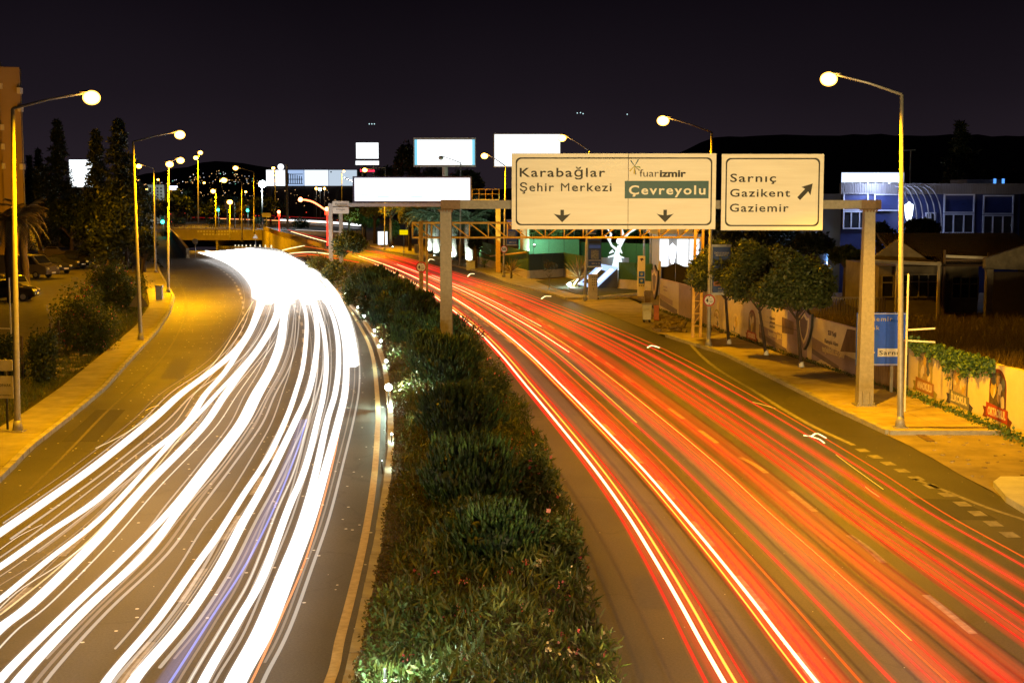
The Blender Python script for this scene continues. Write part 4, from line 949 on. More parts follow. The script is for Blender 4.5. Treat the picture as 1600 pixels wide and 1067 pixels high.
def shield(cx, top, bot, hw, label, wall=HW):
    u0, _ = wall.hit(cx, (top + bot) / 2); zt_ = wall.hit(cx, top)[1]; zb_ = wall.hit(cx, bot)[1]; W_ = abs(wall.hit(cx + hw, bot)[0] - wall.hit(cx - hw, bot)[0]) / 2
    root = empty('shield_sign', wall.P(u0, zb_, .1), label=label, cat='shield sign')
    prof = [(0, 0), (.35, .12), (.7, .32), (.92, .55), (1, .86), (.7, .84), (.35, .9), (0, 1), (-.35, .9), (-.7, .84), (-1, .86), (-.92, .55), (-.7, .32), (-.35, .12)]
    for k, m, off, nm in ((1, DARKM, .04, 'backing'), (.93, PUR, .14, 'face'), (.72, CR2, .15, 'emblem_field'), (.55, PUR2, .16, 'emblem')):
        b = MB(); wall.poly(b, [(u0 + x * W_ * k, zb_ + (zt_ - zb_) * (.5 + (z - .5) * k)) for x, z in prof], off, .1 if k == 1 else .012, px=False); b.build(nm, m, root)
shield(1026, 414, 468, 5, 'shield shaped emblem board at the far end of the printed hoarding'); shield(1261.5, 478, 547, 11, 'large shield shaped emblem board on the hoarding behind the nearest street tree')
mw = empty('mural_wall', MW.A, label='cream wall on the right with three painted school arches and ivy over its top', cat='wall')
b = MB(); vs = []
n = 24
for i in range(n + 1):
    u = MW.L * i / n; zt_ = 1.82 + .02 * u + .03 * math.sin(i * 2.1) * (i < 5); vs += [MW.P(u, -.05, 0), MW.P(u, zt_, 0), MW.P(u, zt_, -.22), MW.P(u, -.05, -.22)]
fs = [(i * 4 + k, i * 4 + (k + 1) % 4, (i + 1) * 4 + (k + 1) % 4, (i + 1) * 4 + k) for i in range(n) for k in range(4)]
b.add(vs, fs + [(0, 3, 2, 1), (n * 4, n * 4 + 1, n * 4 + 2, n * 4 + 3)]); b.build('wall_face', WALLP, mw)
arch(MW, 1446, 575, 11.0, 541, 617, mw, OLV, pmat('pale mural', (.5, .42, .2), (.3, .2, .1), 6), ORR, OLV, 'ANAOKULU', WALLP, 0)
arch(MW, 1500, 595, 12.0, 562, 637, mw, NAV, pmat('pale mural 2', (.5, .4, .28), (.3, .2, .15), 6), GRB, NAV, 'İLKOKUL', WALLP, 0)
arch(MW, 1559, 615, 13.2, 576, 660, mw, DR, PICB, RR, DR, 'ORTAOKUL', WALLP, 0)
# ================================================================ leaves, crowns, shrubs
def quads_mesh(name, C, size, mat, up=0.0, aspect=.5, droop=None, axis=None):
    """one leaf per centre: narrow diamond faces with random facing"""
    n = len(C); A_ = RNG.normal(size=(n, 3)) if axis is None else axis + RNG.normal(size=(n, 3)) * .35
    A_[:, 2] += up; A_ /= np.linalg.norm(A_, axis=1)[:, None]; B_ = np.cross(A_, RNG.normal(size=(n, 3))); B_ /= np.linalg.norm(B_, axis=1)[:, None]
    s = (size if hasattr(size, '__len__') else np.full(n, size)) * (.7 + .6 * RNG.random(n)); a = A_ * s[:, None]; c = B_ * (s * aspect / 2)[:, None]
    V = np.empty((n, 4, 3)); V[:, 0] = C; V[:, 1] = C + a * .5 + c; V[:, 2] = C + a; V[:, 3] = C + a * .45 - c
    me = bpy.data.meshes.new(name); me.vertices.add(n * 4); me.vertices.foreach_set('co', V.ravel())
    me.loops.add(n * 4); me.loops.foreach_set('vertex_index', np.arange(n * 4)); me.polygons.add(n)
    me.polygons.foreach_set('loop_start', np.arange(n) * 4); me.polygons.foreach_set('loop_total', np.full(n, 4))
    me.materials.append(mat); me.update(calc_edges=True); me.validate(); return me
LF_DARK = leafmat('dark foliage', (.012, .022, .010), (.022, .038, .014), (.035, .055, .02)); LF_CON = leafmat('conifer foliage', (.010, .016, .010), (.016, .026, .014), (.024, .034, .018))
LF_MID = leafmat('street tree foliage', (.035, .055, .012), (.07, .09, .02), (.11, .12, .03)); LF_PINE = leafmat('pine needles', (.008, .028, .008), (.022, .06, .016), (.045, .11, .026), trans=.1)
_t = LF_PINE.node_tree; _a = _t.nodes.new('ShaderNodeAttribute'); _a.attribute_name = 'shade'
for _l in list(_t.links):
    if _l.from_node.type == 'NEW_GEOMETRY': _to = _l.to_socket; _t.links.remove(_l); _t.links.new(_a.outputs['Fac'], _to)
LF_OLE = leafmat('shrub leaves', (.024, .048, .009), (.058, .09, .017), (.13, .13, .028)); LF_BRN = leafmat('hedge leaves', (.045, .033, .012), (.085, .06, .02), (.05, .08, .02))
LF_GRN = leafmat('bright leaves', (.05, .11, .03), (.09, .17, .05), (.15, .25, .08)); LF_DRY = leafmat('dry grass blades', (.14, .10, .035), (.22, .16, .06), (.30, .22, .09)); LF_YEL = leafmat('lamp yellow leaves', (.09, .10, .015), (.16, .15, .02), (.24, .21, .03))  # street lamp yellow is put into the last leaf colour
FL_P = leafmat('pink petals', (.45, .06, .08), (.55, .12, .12), (.6, .25, .25)); FL_W = leafmat('cream petals', (.55, .42, .2), (.65, .55, .35), (.7, .6, .5))
def crown_pts(rx, ry, rz, K, n, shell=.8, cs=.34, full=False):
    d = RNG.normal(size=(K, 3)); d /= np.linalg.norm(d, axis=1)[:, None]; d[:, 2] = np.where(d[:, 2] < -.45, -d[:, 2] * .5, d[:, 2]) if not full else d[:, 2]
    r = shell * (.55 + .45 * RNG.random(K)) ; cc = d * r[:, None]
    i = RNG.integers(0, K, n); o = RNG.normal(size=(n, 3)); o /= np.linalg.norm(o, axis=1)[:, None]; cr_ = cs * (.6 + .7 * RNG.random(K))
    p = cc[i] + o * (cr_[i] * RNG.random(n) ** .4)[:, None]; return p * np.array([rx, ry, rz])
def conifer_pts(H, Rb, n, lay=26):
    pts = []; 
    for L_ in range(lay):
        h = (L_ + .3) / lay; R_ = Rb * (1 - h) ** .85 * (.75 + .45 * RNG.random()) + .1; nb = 7
        for k in range(nb):
            a = RNG.random() * 6.283; m = max(4, int(n / lay / nb)); t = RNG.random(m) ** .7; rl = R_ * (.6 + .55 * RNG.random())
            x = np.cos(a) * rl * t; y = np.sin(a) * rl * t; z = H * (.06 + .94 * h) + rl * (.15 * t - .35 * t * t) + RNG.normal(size=m) * .10 * H / 14
            pts.append(np.stack([x + RNG.normal(size=m) * .09, y + RNG.normal(size=m) * .09, z], 1))
    return np.concatenate(pts)
def trunk_mb(x, y, z0, h, r, lean=0, limbs=5, spread=.5):
    b = MB(); b.tube([(x, y, z0 - .05), (x + lean * .5, y, z0 + h * .5), (x + lean, y, z0 + h)], [r * 1.25, r, r * .8], 8)
    for k in range(limbs):
        a = k * 2.4 + .4; s = Vector((x + lean * .95, y, z0 + h * (.82 + .05 * (k % 3)))); e_ = s + Vector((math.cos(a) * spread, math.sin(a) * spread, spread * 1.1)); b.tube([s, (s + e_) / 2 + Vector((0, 0, .05)), e_], [r * .55, r * .4, r * .18], 5)
    return b
def tree(name, label, x, y, z0, th, cz, rx, rz, n, leaf, mat, group=None, r=.09, kind='round', K=26, lean=0, cs=.34, ry=None, cat='tree'):
    root = empty(name, (x, y, z0), label=label, cat=cat, group=group)
    if kind == 'conifer':
        trunk_mb(x, y, z0, cz * .5, r, 0, 0).build('trunk', BARK, root); C = conifer_pts(cz, rx, n) + np.array([x, y, z0])
        me = quads_mesh('crown', C, leaf, mat, up=-.2, aspect=.4)
    else:
        trunk_mb(x, y, z0, th, r, lean, 6, rx * .5).build('trunk', BARK, root); C = crown_pts(rx, ry or rx, rz, K, n, cs=cs) + np.array([x + lean, y, cz])
        me = quads_mesh('crown', C, leaf, mat, aspect=.55)
    link(bpy.data.objects.new('crown', me), root); return root
# three clipped street trees
for (px, py, top, bot, hw, lab, cx) in [(1139, 541, 378, 478, 58, 'small round street tree behind the lamp post with the blue banner, farthest of three', 1133), (1197, 559, 376, 500, 55, 'small round street tree in the middle of the three along the hoarding', 1186), (1252, 578, 398, 512, 57, 'small round street tree nearest to the bridge with a whitewashed trunk foot', 1246)]:
    p = G(px, py); zc = (AT(px, top, p.y).z + AT(px, bot, p.y).z) / 2; rz = (AT(px, top, p.y).z - AT(px, bot, p.y).z) / 2; cxw = AT(cx, 450, p.y).x
    t_ = tree('street_tree', lab, p.x, p.y, .12, zc - rz * .6 - .1, zc, hw * p.y / F * 1.08, rz * 1.08, 19000, .17, LF_MID, 'round street trees on the right pavement', .065, lean=cxw - p.x, K=38, cs=.34)
    b = MB(); b.tube([(p.x, p.y, .12), (p.x, p.y, .34)], [.12, .085], 8); b.build('whitewash', WHITE, t_)
# conifers and dark trees on the left
for (px, top, Y, rad, n, lab) in [(93, 187, 170, 3.9, 12000, 'tall dark conifer left of the glowing screen'), (153, 203, 150, 3.0, 9000, 'thin dark conifer right in front of the glowing screen'), (189, 186, 146, 4.4, 12000, 'tall dark conifer behind the second street lamp'), (62, 232, 185, 1.6, 3500, 'slim dark cypress beside the orange tower block'), (48, 243, 190, 1.4, 3000, 'narrow dark cypress touching the orange tower block')]:
    H_ = Z(top, Y); tree('conifer', lab, X(px, Y), Y, 0, 0, H_, rad, 0, n, .42, LF_CON, r=.22, kind='conifer')
def blob(px, py, Y, rxp, rzp, n, leaf, mat, lab, name='tree', cat='tree', K=30, tb=.2, group=None):
    zc = Z(py, Y); rx = rxp * Y / F; rz = rzp * Y / F; return tree(name, lab, X(px, Y), Y, 0, max(.2, zc - rz * .5), zc, rx, rz, n, leaf, mat, group, r=tb, K=K, cat=cat)
blob(196, 345, 140, 46, 78, 15000, .42, LF_CON, 'massive dark bushy tree behind the second street lamp', K=50)
blob(150, 350, 150, 35, 55, 7000, .4, LF_DARK, 'dark leafy tree under the thin conifer on the left'); blob(110, 345, 158, 42, 45, 7000, .42, LF_DARK, 'dark broad tree below the glowing screen')
blob(60, 300, 168, 30, 50, 6000, .4, LF_CON, 'dark tree between the palm and the first conifer')
blob(168, 378, 138, 34, 44, 7000, .4, LF_CON, 'low black tree mass right of the parked cars'); blob(222, 385, 133, 20, 36, 5000, .36, LF_CON, 'dark tree touching the second street lamp pole from behind')
def bush(x0, x1, top, base, lab, mat, n, leaf, flowers=None, Y=None, K=40, name='bush'):
    p = G((x0 + x1) / 2, base) if Y is None else Vector((X((x0 + x1) / 2, Y), Y, 0)); Y = p.y; zt_ = Z(top, Y); rx = (x1 - x0) / 2 * Y / F
    root = empty(name, p, label=lab, cat='bush'); trunk_mb(p.x, p.y, 0, zt_ * .3, .07, 0, 6, rx * .5).build('stems', BARK, root)
    C = crown_pts(rx, rx * .8, zt_ * .62, K + 20, n, cs=.36, full=True) + np.array([p.x, p.y, zt_ * .4]); C = C[C[:, 2] > 0.02]
    link(bpy.data.objects.new('leaves', quads_mesh('leaves', C, leaf, mat, aspect=.35)), root)
    if flowers:
        i = RNG.integers(0, len(C), flowers); D = C[i] - np.array([p.x, p.y, zt_ * .5]); link(bpy.data.objects.new('blossoms', quads_mesh('blossoms', C[i] + D * .08, .09, FL_P, aspect=.9)), root)
    return root
bush(78, 196, 443, 549, 'big round oleander bush with red blossoms beside the left sidewalk', LF_OLE, 11000, .15, 260)
bush(126, 232, 408, 482, 'wide oleander bush behind the round one, by the triangular sign', LF_OLE, 9000, .2, 160)
bush(40, 100, 503, 600, 'low weedy bush between the left street lamp and the round oleander', LF_DARK, 4000, .14); bush(-20, 44, 520, 590, 'low dark bush at the left picture edge behind the sign plates', LF_DARK, 3000, .14)
# palms ---------------------------------------------------------------
def frond_mesh(L, droop, mat, leaf=.5, n=26):
    b = MB(); pts = []
    for i in range(n + 1):
        t = i / n; pts.append(Vector((L * t * (1 - .18 * t), 0, L * (.55 * t - droop * t * t))))
    b.tube(pts[::3] + [pts[-1]], [.03] * len(pts[::3]) + [.01], 4)
    for i in range(2, n):
        p = pts[i]; d = (pts[i + 1] - pts[i - 1]).normalized(); l = leaf * math.sin(math.pi * (.12 + .8 * i / n))
        for s in (-1, 1):
            e_ = p + d * l * .55 + Vector((0, s * l * .8, -l * .35)); w_ = d * .035
            b.add([p - w_, p + w_, e_], [(0, 1, 2)])
    return b.mesh('frond', mat)
def palm(x, y, z0, H, r, L, nf, label, tmat, lmat, mesh_cache={}, group=None):
    root = empty('palm_tree', (x, y, z0), label=label, cat='palm tree', group=group)
    b = MB(); k = 9; b.tube([(x + .05 * math.sin(i), y, z0 + H * i / k) for i in range(k + 1)], [r * (1.15 if i % 2 else 1.0) for i in range(k + 1)], 10); b.build('trunk', tmat, root)
    key = (round(L, 1), lmat.name)
    if key not in mesh_cache: mesh_cache[key] = [frond_mesh(L, d_, lmat, L * .24) for d_ in (.45, .8, 1.15)]
    for i in range(nf):
        o = inst('frond', mesh_cache[key][i % 3], root, (x, y, z0 + H), i * 2.39996 + random.uniform(-.2, .2))
        o.rotation_euler = (random.uniform(-.15, .15), random.uniform(-.35, .15) if i % 3 == 0 else random.uniform(-.1, .2), i * 2.39996)
LF_PALM = leafmat('palm leaves', (.07, .055, .02), (.12, .085, .03), (.16, .12, .045)); LF_PALMG = leafmat('green palm leaves', (.03, .06, .03), (.05, .09, .045), (.08, .12, .05))
TRK = pmat('rough palm trunk', (.30, .30, .27), (.07, .06, .05), 6, .9, .9, bscale=9)
palm(X(14, 95), 95, 0, Z(345, 95), .35, 3.0, 34, 'shaggy palm with hanging lit fronds at the left picture edge', BARK, LF_PALM)
palm(X(35, 108), 108, 0, Z(330, 108), .3, 2.4, 24, 'shaggy palm just right of the leftmost street lamp pole', BARK, LF_PALM)
plist = [(671, 398, 352), (682, 401, 350), (694, 404, 349), (708, 408, 350), (733, 414, 350)]
for i, (px, by, ty) in enumerate(plist):
    p = G(px, by); palm(p.x, p.y, 0, Z(338 if i != 4 else 345, p.y), .46, 4.0, 20, ['palm with white lit trunk, first after the slim white cabinet', 'palm with white lit trunk, second after the slim white cabinet', 'palm with white lit trunk just left of the gantry column', 'palm with white lit trunk just right of the gantry column', 'palm with white lit trunk above the low grey utility cabinet'][i], TRK, LF_PALMG, group='palms lit from below')
    b = MB(); q = p + Vector((-.2, -1.1, 0)); b.box(q.x - .1, q.x + .1, q.y - .1, q.y + .1, 0, .14); b.sphere((q.x, q.y, .15), .09, 8, 4, mi=1, v1=math.pi / 2)
    u_ = tag(b.build('ground_spotlight', [DARKM, emat('greenish lens', (.8, 1, .85), 8)]), 'small ground spotlight shining up the %s lit palm trunk from the left' % ['first', 'second', 'third', 'fourth', 'fifth'][i], 'spotlight', 'spotlights under the palms')
    lightpt('spot_light', (q.x, q.y - .1, .35), 1500, (.85, 1, .88), .08, u_, 110, (.1, .5, 1))
b = MB(); b.add([G(650, 398, .02), G(700, 402, .02), G(745, 417, .02), G(735, 424, .02), G(660, 410, .02)], [(4, 3, 2, 1, 0)]) if False else None
# street trees on the far right carriageway
YL = 'lamp yellowed'
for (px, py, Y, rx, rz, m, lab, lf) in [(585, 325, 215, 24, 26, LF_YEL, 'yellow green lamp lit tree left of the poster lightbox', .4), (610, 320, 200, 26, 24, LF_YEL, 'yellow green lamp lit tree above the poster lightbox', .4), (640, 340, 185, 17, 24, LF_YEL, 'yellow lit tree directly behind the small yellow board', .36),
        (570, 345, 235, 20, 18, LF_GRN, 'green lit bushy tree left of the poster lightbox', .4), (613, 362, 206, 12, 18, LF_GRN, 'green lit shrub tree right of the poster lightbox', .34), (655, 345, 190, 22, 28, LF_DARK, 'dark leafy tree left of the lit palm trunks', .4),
        (635, 262, 205, 22, 42, LF_DARK, 'tall dark tree beside the framed white billboard', .5), (612, 285, 215, 26, 26, LF_DARK, 'dim tree just above the long display board', .45), (675, 300, 190, 34, 42, LF_DARK, 'dark tree mass behind the framed white billboard', .5), (725, 300, 175, 34, 44, LF_DARK, 'dark tree between the two large billboards', .5),
        (545, 335, 225, 16, 20, LF_YEL, 'yellow green tree beside the direction plates', .4), (760, 345, 165, 26, 45, LF_DARK, 'dark dense tree behind the 50 speed sign', .45), (742, 375, 140, 10, 25, LF_DARK, 'thin dark tree by the low grey utility cabinet', .3)]:
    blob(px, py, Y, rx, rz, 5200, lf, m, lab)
for (px, py, Y, rx, rz, m, lab, lf) in [(850, 365, 150, 42, 30, LF_GRN, 'green lit tree behind the teal garden fence, left part', .35), (915, 362, 150, 40, 34, LF_DARK, 'dark tree behind the white sculpture, left side', .4), (990, 370, 145, 34, 34, LF_GRN, 'dim green tree behind the tall white totem', .35),
        (1185, 370, 100, 70, 34, LF_CON, 'dark wide tree mass directly below the smaller direction sign', .35), (1110, 350, 105, 30, 34, LF_CON, 'dark tree behind the lit gate building', .35), (1300, 352, 112, 16, 34, leafmat('teal lit leaves', (.10, .16, .11), (.16, .24, .17)), 'teal lit tree between the direction sign and gantry column', .3),  # teal of the spotlight is also put into these leaves
        (1375, 365, 84, 24, 16, LF_CON, 'dark bush tree under the glowing shield', .25), (1440, 358, 84, 26, 16, LF_CON, 'dark bush before the blue facade', .25), (1270, 385, 88, 34, 22, LF_CON, 'dark tree left of the gabled house', .3), (1490, 300, 145, 22, 44, LF_CON, 'dark broad tree behind the blue building', .4), (1380, 290, 150, 26, 24, LF_CON, 'dark tree rising behind the glowing roof lettering', .4),
        (1560, 285, 150, 36, 20, LF_CON, 'dark tree behind the right end of the blue building', .4), (1325, 400, 80, 26, 16, LF_DARK, 'dark shrub beside the gabled house', .25)]:
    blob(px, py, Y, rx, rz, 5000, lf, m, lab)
tree('conifer', 'tall dark cedar rising behind the blue building', X(1498, 140), 140, 0, 0, Z(190, 140), 4.2, 0, 6000, .5, LF_CON, r=.22, kind='conifer')
lightpt('tree_light', (X(1305, 108), 105, 1.0), 700, (.6, 1, .85), .2) if False else None
def spotthing(px, Y, z, p, col, lab, aim=(0, .6, 1), ang=120, lens=(.8, 1, .85)):
    x = X(px, Y); b = MB(); b.box(x - .12, x + .12, Y - .1, Y + .1, z - .02, z + .2); b.sphere((x, Y - .02, z + .2), .1, 8, 4, mi=1, v1=math.pi / 2)
    o = tag(b.build('ground_spotlight', [DARKM, emat('lens %s' % str(lens), lens, 9)]), lab, 'spotlight'); lightpt('spot_light', (x, Y - .1, z + .45), p, col, .1, o, ang, aim); return o
spotthing(1292, 104, 1.6, 1300, (.55, 1, .85), 'small teal spotlight at the foot of the teal lit tree'); spotthing(850, 142, .05, 2200, (.7, 1, .7), 'spotlight under the green tree behind the garden fence')
spotthing(613, 196, .05, 1100, (.5, 1, .6), 'green spotlight under the shrub tree by the poster lightbox'); spotthing(570, 222, .05, 1300, (.5, 1, .7), 'green spotlight under the bushy tree left of the poster lightbox'); spotthing(990, 130, .05, 1200, (.8, 1, .8), 'spotlight under the dim green tree behind the totem')
# far belt of trees and shrubs beyond the junction
for i in range(26):
    px = 205 + i * 8.6 + random.uniform(-4, 4); Y = random.uniform(345, 470); top = random.uniform(296, 318); zt_ = Z(top, Y)
    tree('distant_tree', 'small dark tree in the belt beyond the junction', X(px, Y), Y, 0, zt_ * .4, zt_ * .58, random.uniform(3, 5), zt_ * .45, 420, 1.1, LF_YEL if i % 5 == 2 else LF_DARK, 'dark trees beyond the junction', .25, K=12)
for i, (px, Y) in enumerate([(275, 345), (335, 345), (405, 335), (470, 330)]):
    root = bush(px - 14, px + 14, 340, 352, 'low rounded dark shrub beyond the portal railing, %s from the left' % ['first', 'second', 'third', 'fourth'][i], LF_DARK, 500, .7, None, Y); root['group'] = 'clipped shrubs beyond the portal'
# ================================================================ median planting
def shoot_mesh_pts(C, N, Ls, needles=22):
    n = len(C); t = RNG.random((n, needles)); base = C[:, None, :] + N[:, None, :] * (t * Ls[:, None])[:, :, None]
    rd = RNG.normal(size=(n, needles, 3)); rd -= N[:, None, :] * (rd * N[:, None, :]).sum(2)[:, :, None]; rd /= np.linalg.norm(rd, axis=2)[:, :, None]
    d = rd * .62 + N[:, None, :] * .8; d /= np.linalg.norm(d, axis=2)[:, :, None]; return base.reshape(-1, 3), d.reshape(-1, 3)
def needles_mesh(name, B_, D, L, wd, mat):
    n = len(B_); S = np.cross(D, RNG.normal(size=(n, 3))); S /= np.linalg.norm(S, axis=1)[:, None]; l = L * (.7 + .6 * RNG.random(n))
    V = np.empty((n, 3, 3)); V[:, 0] = B_ - S * wd; V[:, 1] = B_ + S * wd; V[:, 2] = B_ + D * l[:, None]
    me = bpy.data.meshes.new(name); me.vertices.add(n * 3); me.vertices.foreach_set('co', V.ravel()); me.loops.add(n * 3); me.loops.foreach_set('vertex_index', np.arange(n * 3)); me.polygons.add(n)
    me.polygons.foreach_set('loop_start', np.arange(n) * 3); me.polygons.foreach_set('loop_total', np.full(n, 3)); me.materials.append(mat); me.update(calc_edges=True); return me
def pine_crown(rx, rz, nsh, needle=.085, seed=0):
    d = RNG.normal(size=(nsh, 3)); d /= np.linalg.norm(d, axis=1)[:, None]; d[:, 2] = np.where(d[:, 2] < -.5, -d[:, 2], d[:, 2])
    lump = 1 + .13 * np.sin(d[:, 0] * 5 + seed) * np.cos(d[:, 1] * 6 + seed * 2) + .09 * np.sin(d[:, 2] * 9 + seed)
    r = (.72 + .28 * RNG.random(nsh) ** .5) * lump; C = d * r[:, None] * np.array([rx, rx, rz]); N = d * .55 + np.array([0, 0, .95]); N += RNG.normal(size=N.shape) * .13; N /= np.linalg.norm(N, axis=1)[:, None]
    return shoot_mesh_pts(C, N, .16 + .12 * RNG.random(nsh))
def pine_mesh(seed):
    nsh = 950; d = RNG.normal(size=(nsh, 3)); d /= np.linalg.norm(d, axis=1)[:, None]; d[:, 2] = np.where(d[:, 2] < -.8, -d[:, 2], d[:, 2])
    lump = 1 + .14 * np.sin(d[:, 0] * 5 + seed) * np.cos(d[:, 1] * 6 + seed * 2) + .10 * np.sin(d[:, 2] * 9 + seed)
    C = d * ((.62 + .38 * RNG.random(nsh) ** .5) * lump)[:, None]; C[:, 2] *= .85
    N = d * .45 + np.array([0, 0, 1.0]) + RNG.normal(size=(nsh, 3)) * .13; N /= np.linalg.norm(N, axis=1)[:, None]
    sh = RNG.random(nsh); vs = []; fs = []; at = []
    for i in range(nsh):
        c, n, s_ = Vector(C[i]), Vector(N[i]), float(sh[i]); L_ = random.uniform(.13, .22); q = n.orthogonal().normalized(); q2 = n.cross(q)
        b0 = len(vs); k_ = 5; rr = .030
        vs.append(tuple(c - n * .05)); vs += [tuple(c + n * L_ * .35 + (q * math.cos(a) + q2 * math.sin(a)) * rr) for a in [6.283 * k / k_ for k in range(k_)]]; vs.append(tuple(c + n * L_))
        for k in range(k_): fs += [(b0, b0 + 1 + (k + 1) % k_, b0 + 1 + k), (b0 + k_ + 1, b0 + 1 + k, b0 + 1 + (k + 1) % k_)]; at += [s_, s_]
        for j in range(16):
            t = random.random(); a = random.uniform(0, 6.283); r_ = q * math.cos(a) + q2 * math.sin(a); p = c + n * (L_ * t); e_ = p + (r_ * .55 + n * .8) * (.085 * (1 - .35 * t)); sd = n.cross(r_) * .0055
            b1 = len(vs); vs += [tuple(p - sd), tuple(p + sd), tuple(e_)]; fs.append((b1, b1 + 1, b1 + 2)); at.append(min(1, max(0, s_ + random.uniform(-.2, .25))))
    for i in range(1500):
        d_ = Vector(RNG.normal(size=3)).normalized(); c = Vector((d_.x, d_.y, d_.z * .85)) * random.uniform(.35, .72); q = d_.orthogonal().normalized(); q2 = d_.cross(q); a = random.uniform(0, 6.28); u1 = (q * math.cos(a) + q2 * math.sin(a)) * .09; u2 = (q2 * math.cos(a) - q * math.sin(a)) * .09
        b1 = len(vs); vs += [tuple(c - u1), tuple(c - u2), tuple(c + u1), tuple(c + u2)]; fs.append((b1, b1 + 1, b1 + 2, b1 + 3)); at.append(0.0)  # core leaves all darkest, painting the crown's inner shade
    me = bpy.data.meshes.new('crown'); me.from_pydata(vs, [], fs); me.materials.append(LF_PINE); A = me.attributes.new('shade', 'FLOAT', 'FACE'); A.data.foreach_set('value', at); return me
protos = []
for k in range(3):
    protos.append(pine_mesh(k * 1.7))
pines = [(770, 838, 24.5, 76, 56, 'small umbrella shaped pine with a bare thin trunk, nearest in the planted bed'), (733, 742, 28.5, 76, 66, 'dense round pine shrub second from the bridge in the planted bed'), (716, 645, 33.5, 66, 50, 'dense dark pine shrub third from the bridge in the planted bed'),
         (700, 566, 41, 52, 42, 'round pine shrub in front of the gantry column foot'), (666, 545, 46, 34, 32, 'pine shrub left of the gantry column foot'), (690, 512, 52, 38, 30, 'pine shrub partly behind the gantry column'), (655, 484, 58, 36, 30, 'pine shrub under the post of the height sign'), (618, 462, 68, 36, 30, 'pine shrub left of the height sign post'), (590, 438, 80, 32, 26, 'pine shrub right of the tall pine in the bed'), (636, 512, 54, 26, 26, 'small pine shrub on the left side of the bed before the column'), (600, 486, 64, 26, 24, 'small pine shrub on the left edge of the bed')]
for i, (px, py, Y, hw, hh, lab) in enumerate(pines):
    c = AT(px, py + 4, Y); rx = hw * Y / F * 1.03; rz = hh * Y / F * 1.16
    root = empty('pine_shrub', (c.x, Y, .3), label=lab, cat='pine', group='pine shrubs in the planted bed')
    b = MB(); b.tube([(c.x + .04, Y, .1), (c.x - .02, Y, max(.3, (c.z - rz) * .6)), (c.x, Y, c.z)], [.045, .038, .03], 7)
    for k in range(7):
        a = k * 2.4; b.tube([(c.x, Y, c.z - rz * .6), (c.x + math.cos(a) * rx * .55, Y + math.sin(a) * rx * .55, c.z + rz * .1 * (k % 3))], [.022, .008], 5)
    b.build('trunk', BARK, root)
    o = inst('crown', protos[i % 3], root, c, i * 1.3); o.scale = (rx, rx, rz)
tree('pine_tree', 'taller loose pine at the far tip of the planted bed', AT(550, 385, 105).x, 105, .2, 1.2, AT(550, 386, 105).z, 30 * 105 / F, 27 * 105 / F, 6000, .2, LF_OLE, r=.1, K=30)
# leafy ground shrubs, hedge strip, grassy bed
def bed_pts(Y0, Y1, n, t0, t1, zt, p=1.0):
    Y = Y0 + (Y1 - Y0) * RNG.random(n) ** p; t = t0 + (t1 - t0) * RNG.random(n)
    a = np.array([m0(y) + .2 for y in Y]); c = np.array([m1(y) - .05 for y in Y]); Xs = a + (c - a) * t
    base = .10 + .35 * np.sin(np.pi * t); lump = .55 + .45 * np.sin(Xs * 2.1 + Y * .7) * np.sin(Y * 1.3 - Xs)
    return np.stack([Xs, Y, base + zt * lump * RNG.random(n) ** .6], 1)
def stuffobj(name, me, label, cat=None):
    o = bpy.data.objects.new(name, me); link(o); o['kind'] = 'stuff'; o['label'] = label; return o
stuffobj('undergrowth', quads_mesh('undergrowth', np.concatenate([bed_pts(16, 45, 34000, .08, 1.0, .8), bed_pts(45, 80, 16000, .08, 1.0, .75), bed_pts(80, 130, 9000, .05, .95, .9)]), .19, LF_OLE, up=1.1, aspect=.17), 'dense narrow leaved undergrowth covering the planted bed')
stuffobj('hedge_foliage', quads_mesh('hedge_foliage', np.concatenate([bed_pts(18, 45, 30000, 0, .26, .75), bed_pts(45, 100, 14000, 0, .3, 1.1), bed_pts(100, 140, 3000, 0, .5, 1.2)]), np.concatenate([np.full(30000, .055), np.full(14000, .11), np.full(3000, .2)]), LF_BRN, aspect=.6), 'small leaved brownish hedge strip along the left kerb of the bed')
stuffobj('green_foliage', quads_mesh('green_foliage', bed_pts(18, 22.8, 3500, .03, .33, .75), .085, LF_GRN, aspect=.55), 'bright glossy leaves in the lit corner of the bed near the kerb')
def flowers(n, t0, t1, Y0, Y1, mat, name, lab, s=.05, cl=9):
    C = bed_pts(Y0, Y1, n, t0, t1, .5); C[:, 2] += .22; i = np.repeat(np.arange(n), cl); stuffobj(name, quads_mesh(name, C[i] + RNG.normal(size=(n * cl, 3)) * .035, s, mat, aspect=.9), lab)
flowers(70, .55, 1.0, 18, 50, FL_P, 'pink_blossoms', 'pink oleander blossoms scattered along the right side of the bed'); flowers(34, .7, 1.0, 18, 32, FL_W, 'cream_blossoms', 'cream blossoms along the right edge of the bed near the bridge', .06); flowers(16, .2, .6, 18, 24, FL_P, 'pink_blossoms', 'pink blossoms low in the near part of the bed', .04)
